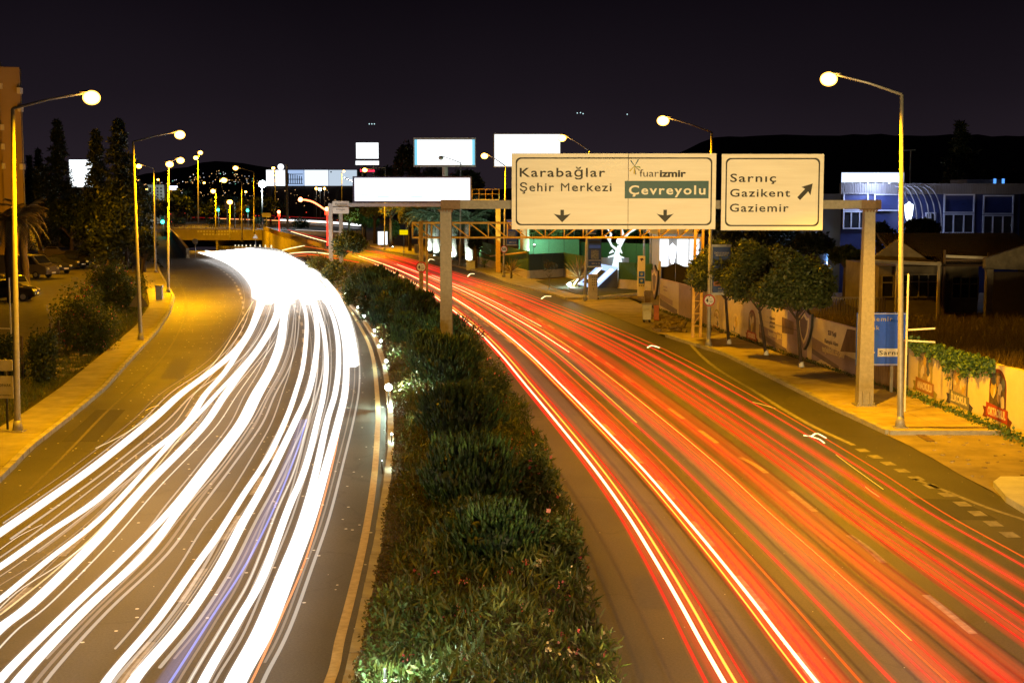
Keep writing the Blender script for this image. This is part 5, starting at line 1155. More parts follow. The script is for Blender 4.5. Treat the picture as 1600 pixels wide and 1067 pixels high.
for i, (x0, x1, top, base, Y, m, lab) in enumerate([(478, 520, 398, 430, 128, LF_YEL, 'yellow green bush at the far tip of the planted bed'), (500, 545, 404, 442, 112, LF_OLE, 'loose leafy bush behind the tip of the bed'), (530, 575, 418, 462, 92, LF_OLE, 'leafy bush before the taller pine'), (555, 600, 440, 485, 80, LF_DARK, 'dark leafy bush above the row of kerb spotlights'), (600, 645, 470, 520, 62, LF_DARK, 'dark bush in the middle of the bed before the column'), (790, 880, 690, 790, 29.5, LF_OLE, 'loose oleander bush leaning over the right edge of the bed'), (815, 915, 800, 900, 25, LF_OLE, 'airy oleander bush near the bridge on the right edge of the bed'), (740, 800, 560, 620, 40, LF_OLE, 'oleander bush right of the gantry column foot'), (700, 765, 495, 560, 50, LF_OLE, 'oleander bush behind the gantry column on the right edge of the bed')]):
    bush(x0, x1, top, base, lab, m, 3600, .12 if Y < 60 else .2, 40 if Y < 45 else 10, Y)
# kerb spotlights of the bed
for i, (x, y, p, r) in enumerate([(607, 605, 420, .12), (603.5, 564, 190, .06), (595, 533, 220, .06), (585, 516, 190, .055), (569, 494, 260, .06), (559, 480, 170, .055), (539, 458.5, 90, .05), (566, 492, 170, .05), (612, 678, 60, .03), (597, 720, 14, .015)]):
    q = G(x, y, .75 if i == 0 else .38); root = empty('garden_spotlight', (q.x, q.y, 0), label=['brightest white garden spotlight on a short post at the left kerb of the bed', 'garden spotlight just beyond the brightest one at the kerb', 'second garden spotlight beyond the brightest one, deeper in the leaves', 'third garden spotlight beyond the brightest one at the bed edge', 'right one of a close pair of garden spotlights up the bed edge', 'fourth garden spotlight beyond the brightest one, by the kerb', 'farthest garden spotlight at the far end of the kerb row', 'left one of a close pair of garden spotlights up the bed edge', 'dim garden spotlight just nearer than the brightest one', 'dimmest tiny garden spotlight below the brightest one'][i], cat='spotlight', group='spotlights along the left edge of the bed')
    b = MB(); b.tube([(q.x, q.y, .05), (q.x, q.y, q.z)], .018, 6); b.build('post', DARKM, root)
    b = MB(); b.sphere(q, r, 10, 8); b.build('lens', emat('white green lens', (.85, 1, .93), 22), root); lightpt('spot_light', q + Vector((.22, .1, .1)), p, (.72, 1, .78), .05, root)
q = G(585, 1000, .9); root = empty('garden_spotlight', (q.x + .25, q.y - 1.2, 0), label='garden spotlight hidden in the near left corner of the bed', cat='spotlight'); b = MB(); b.tube([(q.x + .25, q.y - 1.2, .05), (q.x + .25, q.y - 1.2, .9)], .018, 6); b.build('post', DARKM, root); b = MB(); b.sphere((q.x + .25, q.y - 1.2, .75), .02, 8, 6); b.build('lens', emat('white green lens', (.85, 1, .93), 22), root); lightpt('spot_light', (q.x + .2, q.y - 1.15, 1.15), 150, (.75, 1, .8), .05, root)
# ================================================================ gate area on the right, beyond the driveway
gy = 112.0
gb = empty('gate_building', (X(1062, gy), gy, 0), label='brilliantly lit white gate building behind the dark gate', cat='building')
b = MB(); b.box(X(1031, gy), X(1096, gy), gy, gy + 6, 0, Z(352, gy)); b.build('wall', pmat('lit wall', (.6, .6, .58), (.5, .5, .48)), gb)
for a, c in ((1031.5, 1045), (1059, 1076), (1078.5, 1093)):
    b = MB(); b.box(X(a, gy), X(c, gy), gy - .12, gy - .01, .6, Z(374, gy)); b.build('glow_panel', emat('floodlit wall glow', (.93, .96, 1), 1.6), gb)  # glowing panels added in place of floodlight on the wall
b = MB(); P_ = [AT(1006, 350, gy - 4), AT(1100, 350, gy - 1), AT(1100, 368, gy - 1), AT(1012, 362, gy - 4)]
b.box(X(1010, gy), X(1100, gy), gy - 3, gy + .0, Z(364, gy), Z(356, gy)); b.build('canopy', WHITE, gb)
def shieldz(cx, y0, y1, hw, Y, label, m):
    prof = [(0, 0), (.35, .08), (.8, .35), (.97, .62), (1, .86), (.75, .87), (.4, .92), (0, 1), (-.4, .92), (-.75, .87), (-1, .86), (-.97, .62), (-.8, .35), (-.35, .08)]
    c = X(cx, Y); z0, z1 = Z(y1, Y), Z(y0, Y); W_ = hw * Y / F; root = empty('shield_sign', (c, Y, z0), label=label, cat='shield sign')
    b = MB(); b.prism([(c + x * W_, z0 + z * (z1 - z0)) for x, z in prof], lambda u, v_, d: (u, Y - d, v_), 0, .12); b.build('face', m, root)
    b = MB(); b.box(c - .12, c + .12, Y + .01, Y + .25, z0 + .3, z1 - .3); b.build('bracket', STEEL, root)
shieldz(1051.5, 380, 414, 5.5, gy - .6, 'white glowing shield on the lit gate building', emat('white blue shield', (.82, .88, 1), 4))
GT = pmat('dark gate leaf', (.05, .04, .035), (.03, .025, .02), 4, .6)
gt = empty('gate', (X(1056, 101), 101, 0), label='dark solid gate with a raised middle before the lit white building', cat='gate')
for sgn, a, c in ((0, 1034, 1056.3), (1, 1056.7, 1079)):
    b = MB(); n_ = 8; q = []
    for k in range(n_ + 1):
        px = a + (c - a) * k / n_; t = abs(px - 1056.5) / 22.5; q.append((X(px, 101), Z(411 + 5.5 * min(1, t * 1.7) ** 1.2, 101)))
    q = [(X(a, 101), .08)] + q[:] + [(X(c, 101), .08)]
    b.prism(q, lambda u, v_, d: (u, 101 - d, v_), 0, .06); b.build('gate_leaf', GT, gt)
b = MB(); b.box(X(1030, 101), X(1033.5, 101), 100.8, 101.2, 0, Z(408, 101)); b.box(X(1079.3, 101), X(1082, 101), 100.8, 101.2, 0, Z(412, 101)); b.build('gate_post', CREAM, gt)
ty = G(1003, 465).y; tt = empty('totem_sign', (X(1003, ty), ty, 0), label='tall white totem sign with a small emblem and two blue squares', cat='sign')
b = MB(); b.box(X(997.5, ty), X(1009, ty), ty, ty + .25, 0, Z(400, ty)); b.build('body', pmat('totem white', (.75, .68, .64), (.68, .6, .56), 2), tt)
for y0, y1 in ((424, 432.5), (434.5, 443)):
    b = MB(); b.box(X(999, ty), X(1008, ty), ty - .02, ty - .001, Z(y1, ty), Z(y0, ty)); b.build('blue_square', BLUEP, tt)
    b = MB(); c = (X(1003.5, ty), Z((y0 + y1) / 2, ty)); b.tube([(c[0], ty - .021, c[1]), (c[0], ty - .03, c[1])], .09, 12, smooth=False); b.build('disc_mark', TP, tt)
b = MB(); cx_, cz_ = X(1003.5, ty), Z(406, ty); b.prism([(cx_ - .13, cz_ + .06), (cx_ - .02, cz_ - .12), (cx_ + .03, cz_ - .02), (cx_ + .13, cz_ - .03), (cx_ + .1, cz_ + .1), (cx_, cz_ + .12)], lambda u, v_, d: (u, ty - .002 - d, v_), 0, .015); b.build('emblem', pmat('emblem violet', (.05, .03, .15)), tt)
for k in range(3):
    b = MB(); b.box(X(999.5 + 3 * k, ty), X(1001 + 3 * k, ty), ty - .012, ty - .001, Z(447, ty), Z(445.5, ty)); b.build('mark', DARKM, tt)
lightpt('totem_light', (X(985, ty), ty - 3.5, .5), 350, (1, .9, .85), .2, spot=90, aim=(.35, 1, .45)) if False else None
# low cream walls with hedge panels
def hedgefence(p0, p1, label, zt, wall_h=.8, mat=HEDGE, step=1.25):
    A_, B2 = Vector(p0), Vector(p1); W_ = Wall(A_, B2); root = empty('garden_fence', A_, label=label, cat='fence')
    n_ = max(2, int(W_.L / step))
    b = MB(); b.beam(A_ + Vector((0, 0, wall_h / 2)), B2 + Vector((0, 0, wall_h / 2)), .22, wall_h); b.build('base_wall', CREAM, root)
    for k in range(n_):
        a = A_ + (B2 - A_) * (k + .01) / n_; c = A_ + (B2 - A_) * (k + .99) / n_; h = zt - wall_h - .01
        b = MB(); b.beam(a + Vector((0, 0, wall_h + .01 + h / 2)), c + Vector((0, 0, wall_h + .01 + h / 2)), .10, h); b.build('hedge_panel', mat, root)
    return root
c0 = G(744, 412); c1 = G(826, 437.5); c2 = G(881, 434); c3 = G(913, 442); c4 = G(967, 452.5); c5 = G(1019, 456.5); c6 = G(1036, 455)
hedgefence(c0, c1, 'low cream wall with green hedge panels along the footpath, before the big pillar', 2.45)
TEAL = pmat('dark hedge panel', (.06, .09, .085), (.04, .06, .06), 20, .9)
hedgefence(c1, c2, 'cream walled fence with dark panels turning back from the footpath', 2.2, mat=TEAL); hedgefence(c2, c3, 'short yellow lit hedge fence left of the bright tilted display', 2.2); hedgefence(c4, c5, 'green hedge fence between the tilted display and the white totem', 2.1)
hedgefence(G(810, 420), G(905, 420), 'teal lit tall garden fence at the back behind the corner wall', 2.9, .1, pmat('teal lit hedge', (.10, .30, .17), (.05, .16, .09), 22, .9)); hedgefence(G(905, 419), G(1032, 424), 'dim green garden fence at the back behind the sculpture', 2.6, .1, HEDGE)  # first fence has teal light put into its panel colour
spotthing(860, 128, .1, 2600, (.55, 1, .7), 'ground spotlight washing the teal back fence', (0, 1, .35), 150)
spotthing(835, 139, 2.2, 300, (.7, 1, .8), 'small lamp on the fence corner', (0, 1, .1), 150)
b = MB(); pts = [G(x, y, .06) for x, y in ((838, 441), (884, 436), (915, 443), (966, 453), (1015, 457.5), (1006, 459.5), (940, 464.5), (900, 461), (868, 452))]; b.prism([(p.x, p.y) for p in pts], lambda u, v_, d: (u, v_, d), .08, .16)
b.build('lawn', pmat('lawn', (.07, .08, .015), (.035, .045, .01), 4, .95, .8, bscale=40))['kind'] = 'structure'
b = MB(); b.beam(G(939, 468), G(1000, 463), .35, .5); tag(b.build('planter_kerb', pmat('white kerb', (.6, .58, .52))), 'low pale kerb wall between the utility cabinet and the totem', 'wall')
# tilted bright display
dy = 107.5; td = empty('tilted_display', (X(945, dy), dy, 0), label='bright blue white display board tilted back on a dark box', cat='display')
A1, A2, A3 = AT(904, 446, dy), AT(925, 450, dy), AT(968, 417, dy); A4 = AT(940, 414, dy)
poly_ = [(X(903, dy), Z(444, dy)), (X(931, dy), Z(452, dy)), (X(968.5, dy), Z(418.5, dy)), (X(939, dy), Z(413, dy))]
b = MB(); b.add([(u, dy + .0 if i in (0, 1) else dy + .8, v_) for i, (u, v_) in enumerate(poly_)] , [(0, 1, 2, 3)]); b.build('lit_face', emat('tilted display face', (.42, .58, 1), 1.5), td)
b = MB()
for k, (sh, m_) in enumerate([(((910, 441), (926, 444), (948, 424), (938, 421)), 0), (((930, 443), (938, 441), (960, 422), (955, 420)), 1), (((918, 436), (924, 438), (942, 419), (939, 417)), 1)]):
    b = MB(); b.add([(X(x, dy), dy - .03 + (.5 if k == 0 else .45) * (444 - y) / 30, Z(y, dy)) for x, y in sh], [(0, 1, 2, 3)]); b.build('picture_shape', [pmat('dark car picture', (.03, .04, .07)), emat('white picture patch', (.95, .97, 1), 2.2)][m_], td)
b = MB(); b.prism([(X(931, dy), .06), (X(967, dy), .06), (X(967, dy), Z(419.5, dy)), (X(931.5, dy), Z(451, dy))], lambda u, v_, d: (u, dy + .85 + d, v_), 0, .5); b.build('dark_box', DARKM, td)
c = G(889, 444, .35); b = MB(); b.sphere(c, .16, 10, 8); b.box(c.x - .05, c.x + .05, c.y - .05, c.y + .05, .05, .25, 1); o = tag(b.build('ground_spotlight', [emat('cool white lens', (.75, .95, 1.0), 26), DARKM]), 'glaring white ground spotlight on the lawn left of the tilted display', 'spotlight'); lightpt('spot_light', c + Vector((.3, -.3, .25)), 320, (.75, 1, .95), .1, o)
# white tree sculpture, its lit look put in as emission
sy_ = 118.; sc_ = empty('sculpture', (X(965, sy_), sy_, 0), label='white lit tree shaped fountain sculpture with a globe behind the display', cat='sculpture')
SW = emat('glowing plaster', (.85, .97, .97), 1.25); b = MB()
b.tube([AT(965, 422, sy_), AT(965, 405, sy_), AT(964, 396, sy_), AT(968, 384, sy_)], [.55, .34, .22, .16], 9); b.build('trunk', SW, sc_)
for P_ in ([(964, 398), (950, 402)], [(964, 400), (975, 403)], [(968, 386), (975, 374), (984, 362), (990, 352)], [(966, 392), (956, 384), (952, 376), (946, 368)], [(952, 376), (955, 366), (948, 356)], [(984, 362), (994, 358)], [(975, 374), (972, 360), (966, 350)], [(966, 350), (958, 345)], [(958, 392), (952, 396)], [(968, 390), (972, 396)]):
    b = MB(); b.tube([AT(x, y, sy_ + random.uniform(-.2, .2)) for x, y in P_], [.14] + [.09] * (len(P_) - 2) + [.05], 7); b.build('branch', SW, sc_)
b = MB(); b.sphere(AT(968, 377, sy_ - .3), .27, 14, 10); b.build('globe', EWHITE, sc_)
b = MB(); b.box(X(940, sy_), X(984, sy_), sy_ + .3, sy_ + .6, 0, Z(403, sy_)); b.build('backdrop_wall', pmat('blue grey wall', (.30, .36, .42)), sc_)
for i, px in enumerate((1007, 1017)):
    b = MB(); b.cyl((X(px, 116), 116), .09, 0, Z(330, 116), 8); b.build('flag_pole', pmat('blue grey pole', (.45, .5, .62)))
    o = sc.objects[-1] if False else bpy.data.objects['flag_pole' if i == 0 else 'flag_pole.001']; tag(o, ['tall slim flag pole, left of the two behind the totem', 'tall slim flag pole, right of the two behind the totem'][i], 'flag pole')
# wheelie bin, rubble, boards
by_ = G(1016, 505).y; wb = empty('wheelie_bin', (X(1016, by_), by_, .03), label='grey metal wheelie bin at the end of the hoarding by the driveway', cat='waste bin')
x0_, x1_ = X(1005.5, by_), X(1020, by_); zt_ = Z(476, by_); b = MB(); n0 = .05
b.add([(x0_ + n0, by_, .2), (x1_ - n0, by_, .2), (x1_ - n0, by_ + .55, .2), (x0_ + n0, by_ + .55, .2), (x0_, by_ - .03, zt_), (x1_, by_ - .03, zt_), (x1_, by_ + .6, zt_), (x0_, by_ + .6, zt_)], [(3, 2, 1, 0), (4, 5, 6, 7), (0, 1, 5, 4), (1, 2, 6, 5), (2, 3, 7, 6), (3, 0, 4, 7)]); b.build('body', GREYC, wb)
b = MB(); b.box(x0_ - .04, x1_ + .04, by_ - .08, by_ + .64, zt_, zt_ + .06); b.build('lid', pmat('bin lid', (.22, .21, .2)), wb); b = MB(); b.box(x0_ + .12, x1_ - .12, by_ - .075, by_ - .035, zt_ - .22, zt_ - .12); b.build('rim_handle', GREYC, wb)
for dx in (.1, x1_ - x0_ - .1):
    for dy_ in (.08, .5):
        b = MB(); b.tube([(x0_ + dx - .03, by_ + dy_, .11), (x0_ + dx + .03, by_ + dy_, .11)], .08, 10, smooth=False); b.build('wheel', RUB, wb)
b = MB(); b.box(X(1023, by_ + .5), X(1031, by_ + .5), by_ + .4, by_ + .5, .1, Z(478, by_)); tag(b.build('orange_board', pmat('orange wood', (.45, .13, .04), (.25, .07, .02), 8, stretch=(6, 1, .5))), 'worn orange board leaning between the wheelie bin and the hoarding', 'board')
b = MB(); b.box(X(1009, by_ + 6), X(1018, by_ + 6), by_ + 6, by_ + 6.6, 0, Z(456, by_ + 6)); tag(b.build('brick_pier', pmat('brown pier', (.2, .14, .08), (.12, .08, .05))), 'short brown pier behind the wheelie bin', 'pier')
b = MB()
for k in range(160):
    q = G(random.uniform(1022, 1070), random.uniform(493, 520)); s_ = random.uniform(.05, .2); b.sphere((q.x, q.y, .03 + s_ * .3), s_, 5, 3, sz=.6, sx=random.uniform(.8, 1.6))
o = b.build('rubble', pmat('rubble stone', (.28, .22, .13), (.12, .09, .06), 6, .95)); tag(o, 'broken stones and earth heaped at the foot of the hoarding', kind='stuff')
# boom barrier
q0 = G(735, 393); bar_ = empty('boom_barrier', (X(765, 140), 140, 0), label='yellow boom barrier pole lying slanted below the billboards', cat='barrier')
b = MB(); b.tube([AT(766, 400.5, 140), AT(822, 394.5, 122)], .09, 6); b.build('boom', YPAINT, bar_); b = MB(); b.tube([AT(736, 388, 147), AT(766, 400.5, 140)], .08, 6); b.build('counter_arm', BARK, bar_)
# small garden plants at the gate
for (x, y, h, lab, m) in [(858, 455, 402, 'thin young tree on the lawn before the dark panels', LF_BRN)]:
    p = G(x, y); tree('young_tree', lab, p.x, p.y, .1, Z(432, p.y) - .1, Z(418, p.y), 13 * p.y / F, 14 * p.y / F, 700, .1, m, r=.03, K=14)
for (x, y, t_, lab) in [(799, 437, 402, 'fan shaped dry yucca before the hedge fence'), (757, 420, 401, 'small green fan palm on the footpath'), (905, 452, 400, 'tall yellow ornamental grass beside the stacked banner')]:
    p = G(x, y); root = empty('yucca', p, label=lab, cat='plant'); h_ = Z(t_, p.y); b = MB(); b.tube([(p.x, p.y, 0), (p.x, p.y, h_ * .35)], .08, 6); b.build('stem', BARK, root)
    n_ = 70; C = np.tile([[p.x, p.y, h_ * .35]], (n_, 1)); link(bpy.data.objects.new('leaves', quads_mesh('leaves', C, h_ * .6, LF_DRY if t_ != 401 else LF_GRN, up=1.2, aspect=.06)), root)
# ================================================================ blue building with glowing roof lettering
uy = 100.; BB = pmat('deep blue cladding', (.015, .025, .10), (.01, .016, .07), 1.5, .5); GC = pmat('grey corrugated cladding', (.16, .15, .15), (.11, .10, .10), 1.2, .6); FRM = pmat('pale window frame', (.42, .43, .48), (.36, .37, .42), 3, .5)
ub = empty('blue_building', (X(1450, uy), uy, 1.2), label='two storey blue clad building with pale window frames and a grey parapet', cat='building')
b = MB(); b.box(X(1314, uy), X(1594, uy), uy, uy + 14, 0, Z(303, uy)); b.build('wall', BB, ub)
nr = 110
x0_, x1_ = X(1313, uy), X(1601, uy); zz0, zz1 = Z(303.5, uy), Z(287, uy); rib = MB(); rib.box(0, (x1_ - x0_) / nr * .55, -.09, -.0, 0, zz1 - zz0); rme = rib.mesh('cladding_rib', GC)
b = MB(); b.box(x0_, x1_, uy - .12, uy + .3, zz0, zz1); b.build('parapet', GC, ub)
for k in range(nr): inst('cladding_rib', rme, ub, (x0_ + (x1_ - x0_) * k / nr, uy - .122, zz0))
def bwin(a, c, y0, y1, rows):
    for yy0, yy1, n_ in rows:
        X0, X1, Z0, Z1 = X(a, uy), X(c, uy), Z(yy1, uy), Z(yy0, uy); fr_ = MB(); t_ = .09
        for q in ((X0, X1, Z1 - t_, Z1), (X0, X1, Z0, Z0 + t_), (X0, X0 + t_, Z0 + t_, Z1 - t_), (X1 - t_, X1, Z0 + t_, Z1 - t_)): fr_.box(q[0], q[1], uy - .16, uy - .01, q[2], q[3])
        for k in range(1, n_): x = X0 + (X1 - X0) * k / n_; fr_.box(x - .04, x + .04, uy - .14, uy - .01, Z0 + t_, Z1 - t_)
        w_o = fr_.build('window', FRM, ub); b = MB(); b.box(X0 + t_, X1 - t_, uy - .05, uy - .012, Z0 + t_, Z1 - t_); b.build('pane', [BB, GLASS][n_ > 1], w_o)
bwin(1317, 1356, 0, 0, [(301.5, 329.5, 1), (330, 358, 3)]); bwin(1365, 1405, 0, 0, [(303, 330, 1)]); bwin(1446, 1462, 0, 0, [(332, 364, 2)]); bwin(1474, 1522, 0, 0, [(303.5, 333, 1), (334, 365, 3)]); bwin(1535.5, 1583, 0, 0, [(305, 335, 1), (336, 367, 3)])
# curved ribs of the entrance canopy
for k in range(6):
    xa = X(1397 + k * 9.5, uy); P_ = [(xa + .8 * math.sin(t * 1.57), uy - .2 - 1.2 * math.sin(t * 1.57), Z(291, uy) - 2.6 * (1 - math.cos(t * 1.57))) for t in [i / 6 for i in range(7)]]; P_.append((P_[-1][0], P_[-1][1], 4.2))
    b = MB(); b.tube(P_, .05, 6); b.build('canopy_rib', GC, ub)
b = MB(); b.box(X(1545, uy), X(1601, uy), uy + 5, uy + 9, zz1, Z(279, uy)); b.build('roof_box', pmat('roof box', (.2, .2, .22)), ub)
for a, c in ((1551, 1555), (1564, 1568)):
    b = MB(); b.box(X(a, uy + 5), X(c, uy + 5), uy + 4.95, uy + 4.99, Z(287, uy + 5), Z(279.5, uy + 5)); b.build('lit_slot', emat('blue slot light', (.1, .35, 1), 1.4), ub)
rs = empty('roof_lettering', (X(1360, uy), uy - .3, zz1), label='long glaring white blue letters standing on the roof edge of the blue building', cat='sign')
me_w = 'izmir koleji'
RL = emat('roof letters', (.72, .82, 1), 3); put_text('Gaziemir Kampüsü', None, RL, rs, (X(1314, uy), uy - .25, Z(283, uy)), (1, 0, 0), X(1409, uy) - X(1314, uy), (283 - 271.5) * uy / F, .055, .9)
b = MB(); b.box(X(1313, uy), X(1410, uy), uy - .2, uy - .15, Z(285.5, uy), Z(270, uy)); b.build('glow_tray', emat('letter tray', (.66, .76, 1), 1.5), rs)
b = MB()
for k in range(8): x = X(1318 + k * 12, uy); b.box(x, x + .05, uy - .14, uy + .02, zz1 - .1, Z(283, uy))
b.build('bracket', STEEL, rs); lightpt('letter_light', (X(1360, uy), uy - 1.4, Z(283, uy)), 1300, (.5, .62, 1), .8, rs)
shieldz(1420, 315, 349, 6.3, uy - 2.2, 'glowing white blue shield on the curved entrance canopy', emat('white blue shield 2', (.78, .86, 1), 4.5)); lightpt('shield_light', (X(1424, uy), uy - 3.6, Z(335, uy)), 220, (.5, .6, 1), .3)
for i, (px, top, nm) in enumerate([(1421, 235, 0), (1478, 254, 1)]):
    Y = 150; root = empty('antenna_mast', (X(px, Y), Y, 0), label=['small roof mast with a dish shaped lamp ring above the glowing shield', 'small T shaped mast above the blue building'][i], cat='mast')
    b = MB(); b.tube([(X(px, Y), Y, 0), (X(px, Y), Y, Z(top, Y))], .08, 6); b.build('pole', STEELW, root)
    b = MB(); b.beam(AT(px - 9, top + .5, Y), AT(px + 9, top - .5 + i, Y), .1); b.build('crossbar', STEELW, root)
# ================================================================ old gabled house
hy = 70.; HWL = pmat('old plaster', (.22, .18, .12), (.12, .10, .07), 1.2, .9, .2); hs = empty('gabled_house', (X(1470, hy), hy, 1.2), label='old low house with a gable, tiled roof and porch behind the mural wall', cat='house')
ZG = 1.2
b = MB(); b.box(X(1376, hy), X(1475, hy), hy, hy + 7, ZG, Z(416, hy)); b.build('wall', HWL, hs)
b = MB(); b.box(X(1475, hy), X(1545, hy), hy + 1.2, hy + 7, ZG, Z(412, hy)); b.build('wall', HWL, hs)
b = MB(); b.prism([(X(1358, hy), Z(407, hy)), (X(1452, hy), Z(407, hy)), (X(1402, hy), Z(374, hy))], lambda u, v_, d: (u, hy - .3 + d, v_), 0, .3); b.build('gable', HWL, hs)
TILE = pmat('dark roof tile', (.07, .045, .035), (.04, .028, .022), 3, .9, .3)
# tiled roof slope rising to the right ridge: tiles in rows
za, zb = Z(411, hy), Z(366, hy + 5); xa, xb = X(1404, hy), X(1640, hy)
b = MB(); b.add([(xa, hy - .5, za - .05), (xb, hy - .5, za - .05), (xb, hy + 5.5, zb - .05), (xa + .4, hy + 5.5, zb - .05), (xa, hy - .5, za - .15), (xb, hy - .5, za - .15), (xb, hy + 5.5, zb - .15), (xa + .4, hy + 5.5, zb - .15)], [(0, 1, 2, 3), (7, 6, 5, 4), (0, 4, 5, 1), (1, 5, 6, 2), (2, 6, 7, 3), (3, 7, 4, 0)]); rf = b.build('roof', TILE, hs)
b = MB(); 
for r_ in range(16):
    for k in range(60):
        t = (r_ + .5) / 16; x = xa + .4 * t + (xb - xa) * k / 60; y = hy - .5 + 6 * t; z = za + (zb - za) * t
        gx = (X(1402, hy) - 0)
        b.tube([(x, y - .22, z - .02), (x, y + .22, z + .05)], .055, 5, cap=False)
b.build('tiles', TILE, rf)['kind'] = 'stuff'
b = MB(); b.beam((X(1340, hy), hy - 2.2, Z(405, hy)), (X(1452, hy), hy - 2.2, Z(409.5, hy)), .12, .16); b.build('porch_beam', CREAM, hs)
b = MB(); b.add([(X(1340, hy), hy - 2.3, Z(404, hy)), (X(1452, hy), hy - 2.3, Z(408.5, hy)), (X(1452, hy), hy - .3, Z(405, hy)), (X(1352, hy), hy - .3, Z(401, hy))], [(0, 1, 2, 3)]); b.build('porch_roof', TILE, hs)
for px in (1342, 1386, 1449):
    b = MB(); b.box(X(px, hy) - .06, X(px, hy) + .06, hy - 2.25, hy - 2.13, ZG, Z(406, hy)); b.build('porch_post', CREAM, hs)
def hwin(a, c, y0, y1, Y, nx, nz):
    X0, X1, Z0, Z1 = X(a, Y), X(c, Y), Z(y1, Y), Z(y0, Y); fr_ = MB(); t_ = .06
    for k in range(nx + 1): x = X0 + (X1 - X0) * k / nx; fr_.box(x - t_ / 2, x + t_ / 2, Y - .07, Y - .01, Z0, Z1)
    for zz in ([Z0, Z1] + ([Z0 + (Z1 - Z0) * .68] if nz > 1 else [])):
        for k in range(nx): xx0 = X0 + (X1 - X0) * k / nx + t_ / 2; fr_.box(xx0, X0 + (X1 - X0) * (k + 1) / nx - t_ / 2, Y - .066, Y - .012, zz - t_ / 2, zz + t_ / 2)
    wo = fr_.build('window', pmat('old frame', (.30, .25, .17), (.2, .17, .12)), hs)
    b = MB(); b.box(X0, X1, Y - .03, Y - .005, Z0, Z1); b.build('pane', GLASS, wo)
hwin(1381, 1399, 431, 464, hy, 1, 2); hwin(1400.5, 1423, 429, 464, hy, 1, 2); hwin(1424, 1468, 429, 464, hy, 3, 2); hwin(1491, 1532, 433, 466, hy + 1.2, 3, 2)
b = MB(); b.box(X(1474, hy) - .05, X(1474, hy) + .05, hy - .5, hy - .4, ZG, Z(390, hy)); b.box(X(1542, hy) - .05, X(1542, hy) + .05, hy - .5, hy - .4, ZG, Z(394, hy)); b.build('downpipe', RUST, hs)
b = MB(); b.beam((X(1476, hy), hy - .42, Z(400, hy)), (X(1540, hy), hy - .42, Z(402.5, hy)), .1, .13); b.build('gutter', WHITE, hs); b = MB(); b.box(X(1476, hy), X(1540, hy), hy - .3, hy - .2, Z(414, hy), Z(404.5, hy)); b.build('fascia', RUST, hs)
CV = pmat('bare concrete', (.26, .22, .15), (.13, .11, .08), 2.5, .9, .4)
cs_ = empty('concrete_porch', (X(1552, 66), 66, 1.2), label='bare concrete portal frame at the right edge behind the grass', cat='porch')
b = MB(); b.box(X(1546, 66), X(1556, 66), 66, 66.35, ZG, Z(419, 66)); b.build('column', CV, cs_); b = MB(); b.prism([(X(1543, 66), Z(420, 66)), (X(1700, 66), Z(425, 66)), (X(1700, 66), Z(352, 66)), (X(1543, 66), Z(404, 66))], lambda u, v_, d: (u, 66 + d, v_), 0, .4); b.build('lintel', CV, cs_)
b = MB(); b.box(X(1556, 68), X(1700, 68), 68, 68.2, ZG, Z(425, 68)); b.build('back_wall', pmat('dark plaster', (.08, .06, .045)), cs_)
# picket fence beside the house
pf = empty('picket_fence', (X(1285, 66), 66, 1.2), label='metal bar fence between the street trees and the gabled house', cat='fence'); pm = MB(); pm.box(-.02, .02, -.02, .02, 0, 1.15); me = pm.mesh('picket', CREAM)
for k in range(26): inst('picket', me, pf, (X(1284 + k * 4.1, 66), 66, 1.2))
b = MB(); b.box(X(1283, 66), X(1388, 66), 65.97, 66.03, 2.36, 2.40); b.box(X(1283, 66), X(1388, 66), 66.025, 66.05, 1.4, 1.44); b.build('rail', CREAM, pf)
# dry grass field + ivy
def fieldpts(n, x0, x1, y0, y1):
    Y = y0 + (y1 - y0) * RNG.random(n) ; S1 = np.array([s1(v_) for v_ in Y]); Xs = S1 + .45 + RNG.random(n) ** 1.3 * (x1 - x0); return np.stack([Xs, Y, np.full(n, 1.22)], 1)
C = fieldpts(42000, 0, 16, 36, 66); stuffobj('dry_grass', quads_mesh('dry_grass', C, .5, LF_DRY, up=2.4, aspect=.04), 'tall dry grass on the raised ground behind the walls')
def ivy(px0, px1, n, drop, lab):
    i = RNG.random(n); px = px0 + (px1 - px0) * i; C = []
    for p_ in px:
        u, _ = MW.hit(p_, 560); dd = drop * (.35 + .65 * abs(math.sin(p_ * .13))) * (abs(RNG.normal()) * .55); q = MW.P(u, 1.98 - min(dd, 1.3) + .15 * RNG.random(), .05 + .12 * RNG.random()); C.append(q)
    return stuffobj('ivy', quads_mesh('ivy', np.array([tuple(c) for c in C]), .13, LF_GRN, up=-.4, aspect=.8), lab)
ivy(1420, 1475, 1300, .35, 'ivy spilling over the far end of the mural wall'); ivy(1470, 1530, 1900, .6, 'thick ivy hanging over the middle mural'); ivy(1525, 1556, 1000, .35, 'thin ivy along the wall top near the red mural')
C = []
for _ in range(1500):
    u = RNG.random() * 13; q = MW.P(u, .08 + .2 * RNG.random() ** 2, .12 + abs(RNG.normal()) * .16); C.append(tuple(q))
stuffobj('weeds', quads_mesh('weeds', np.array(C), .12, LF_GRN, up=.5, aspect=.6), 'low green weeds along the foot of the mural wall')
C = []
for _ in range(2600):
    u = RNG.random() * HW.L; q = HW.P(u, .1 + .1 * RNG.random(), .1 + abs(RNG.normal()) * .1); C.append(tuple(q))
stuffobj('weeds', quads_mesh('weeds', np.array(C), .09, LF_OLE, up=.5, aspect=.4), 'sparse weeds along the foot of the hoarding')
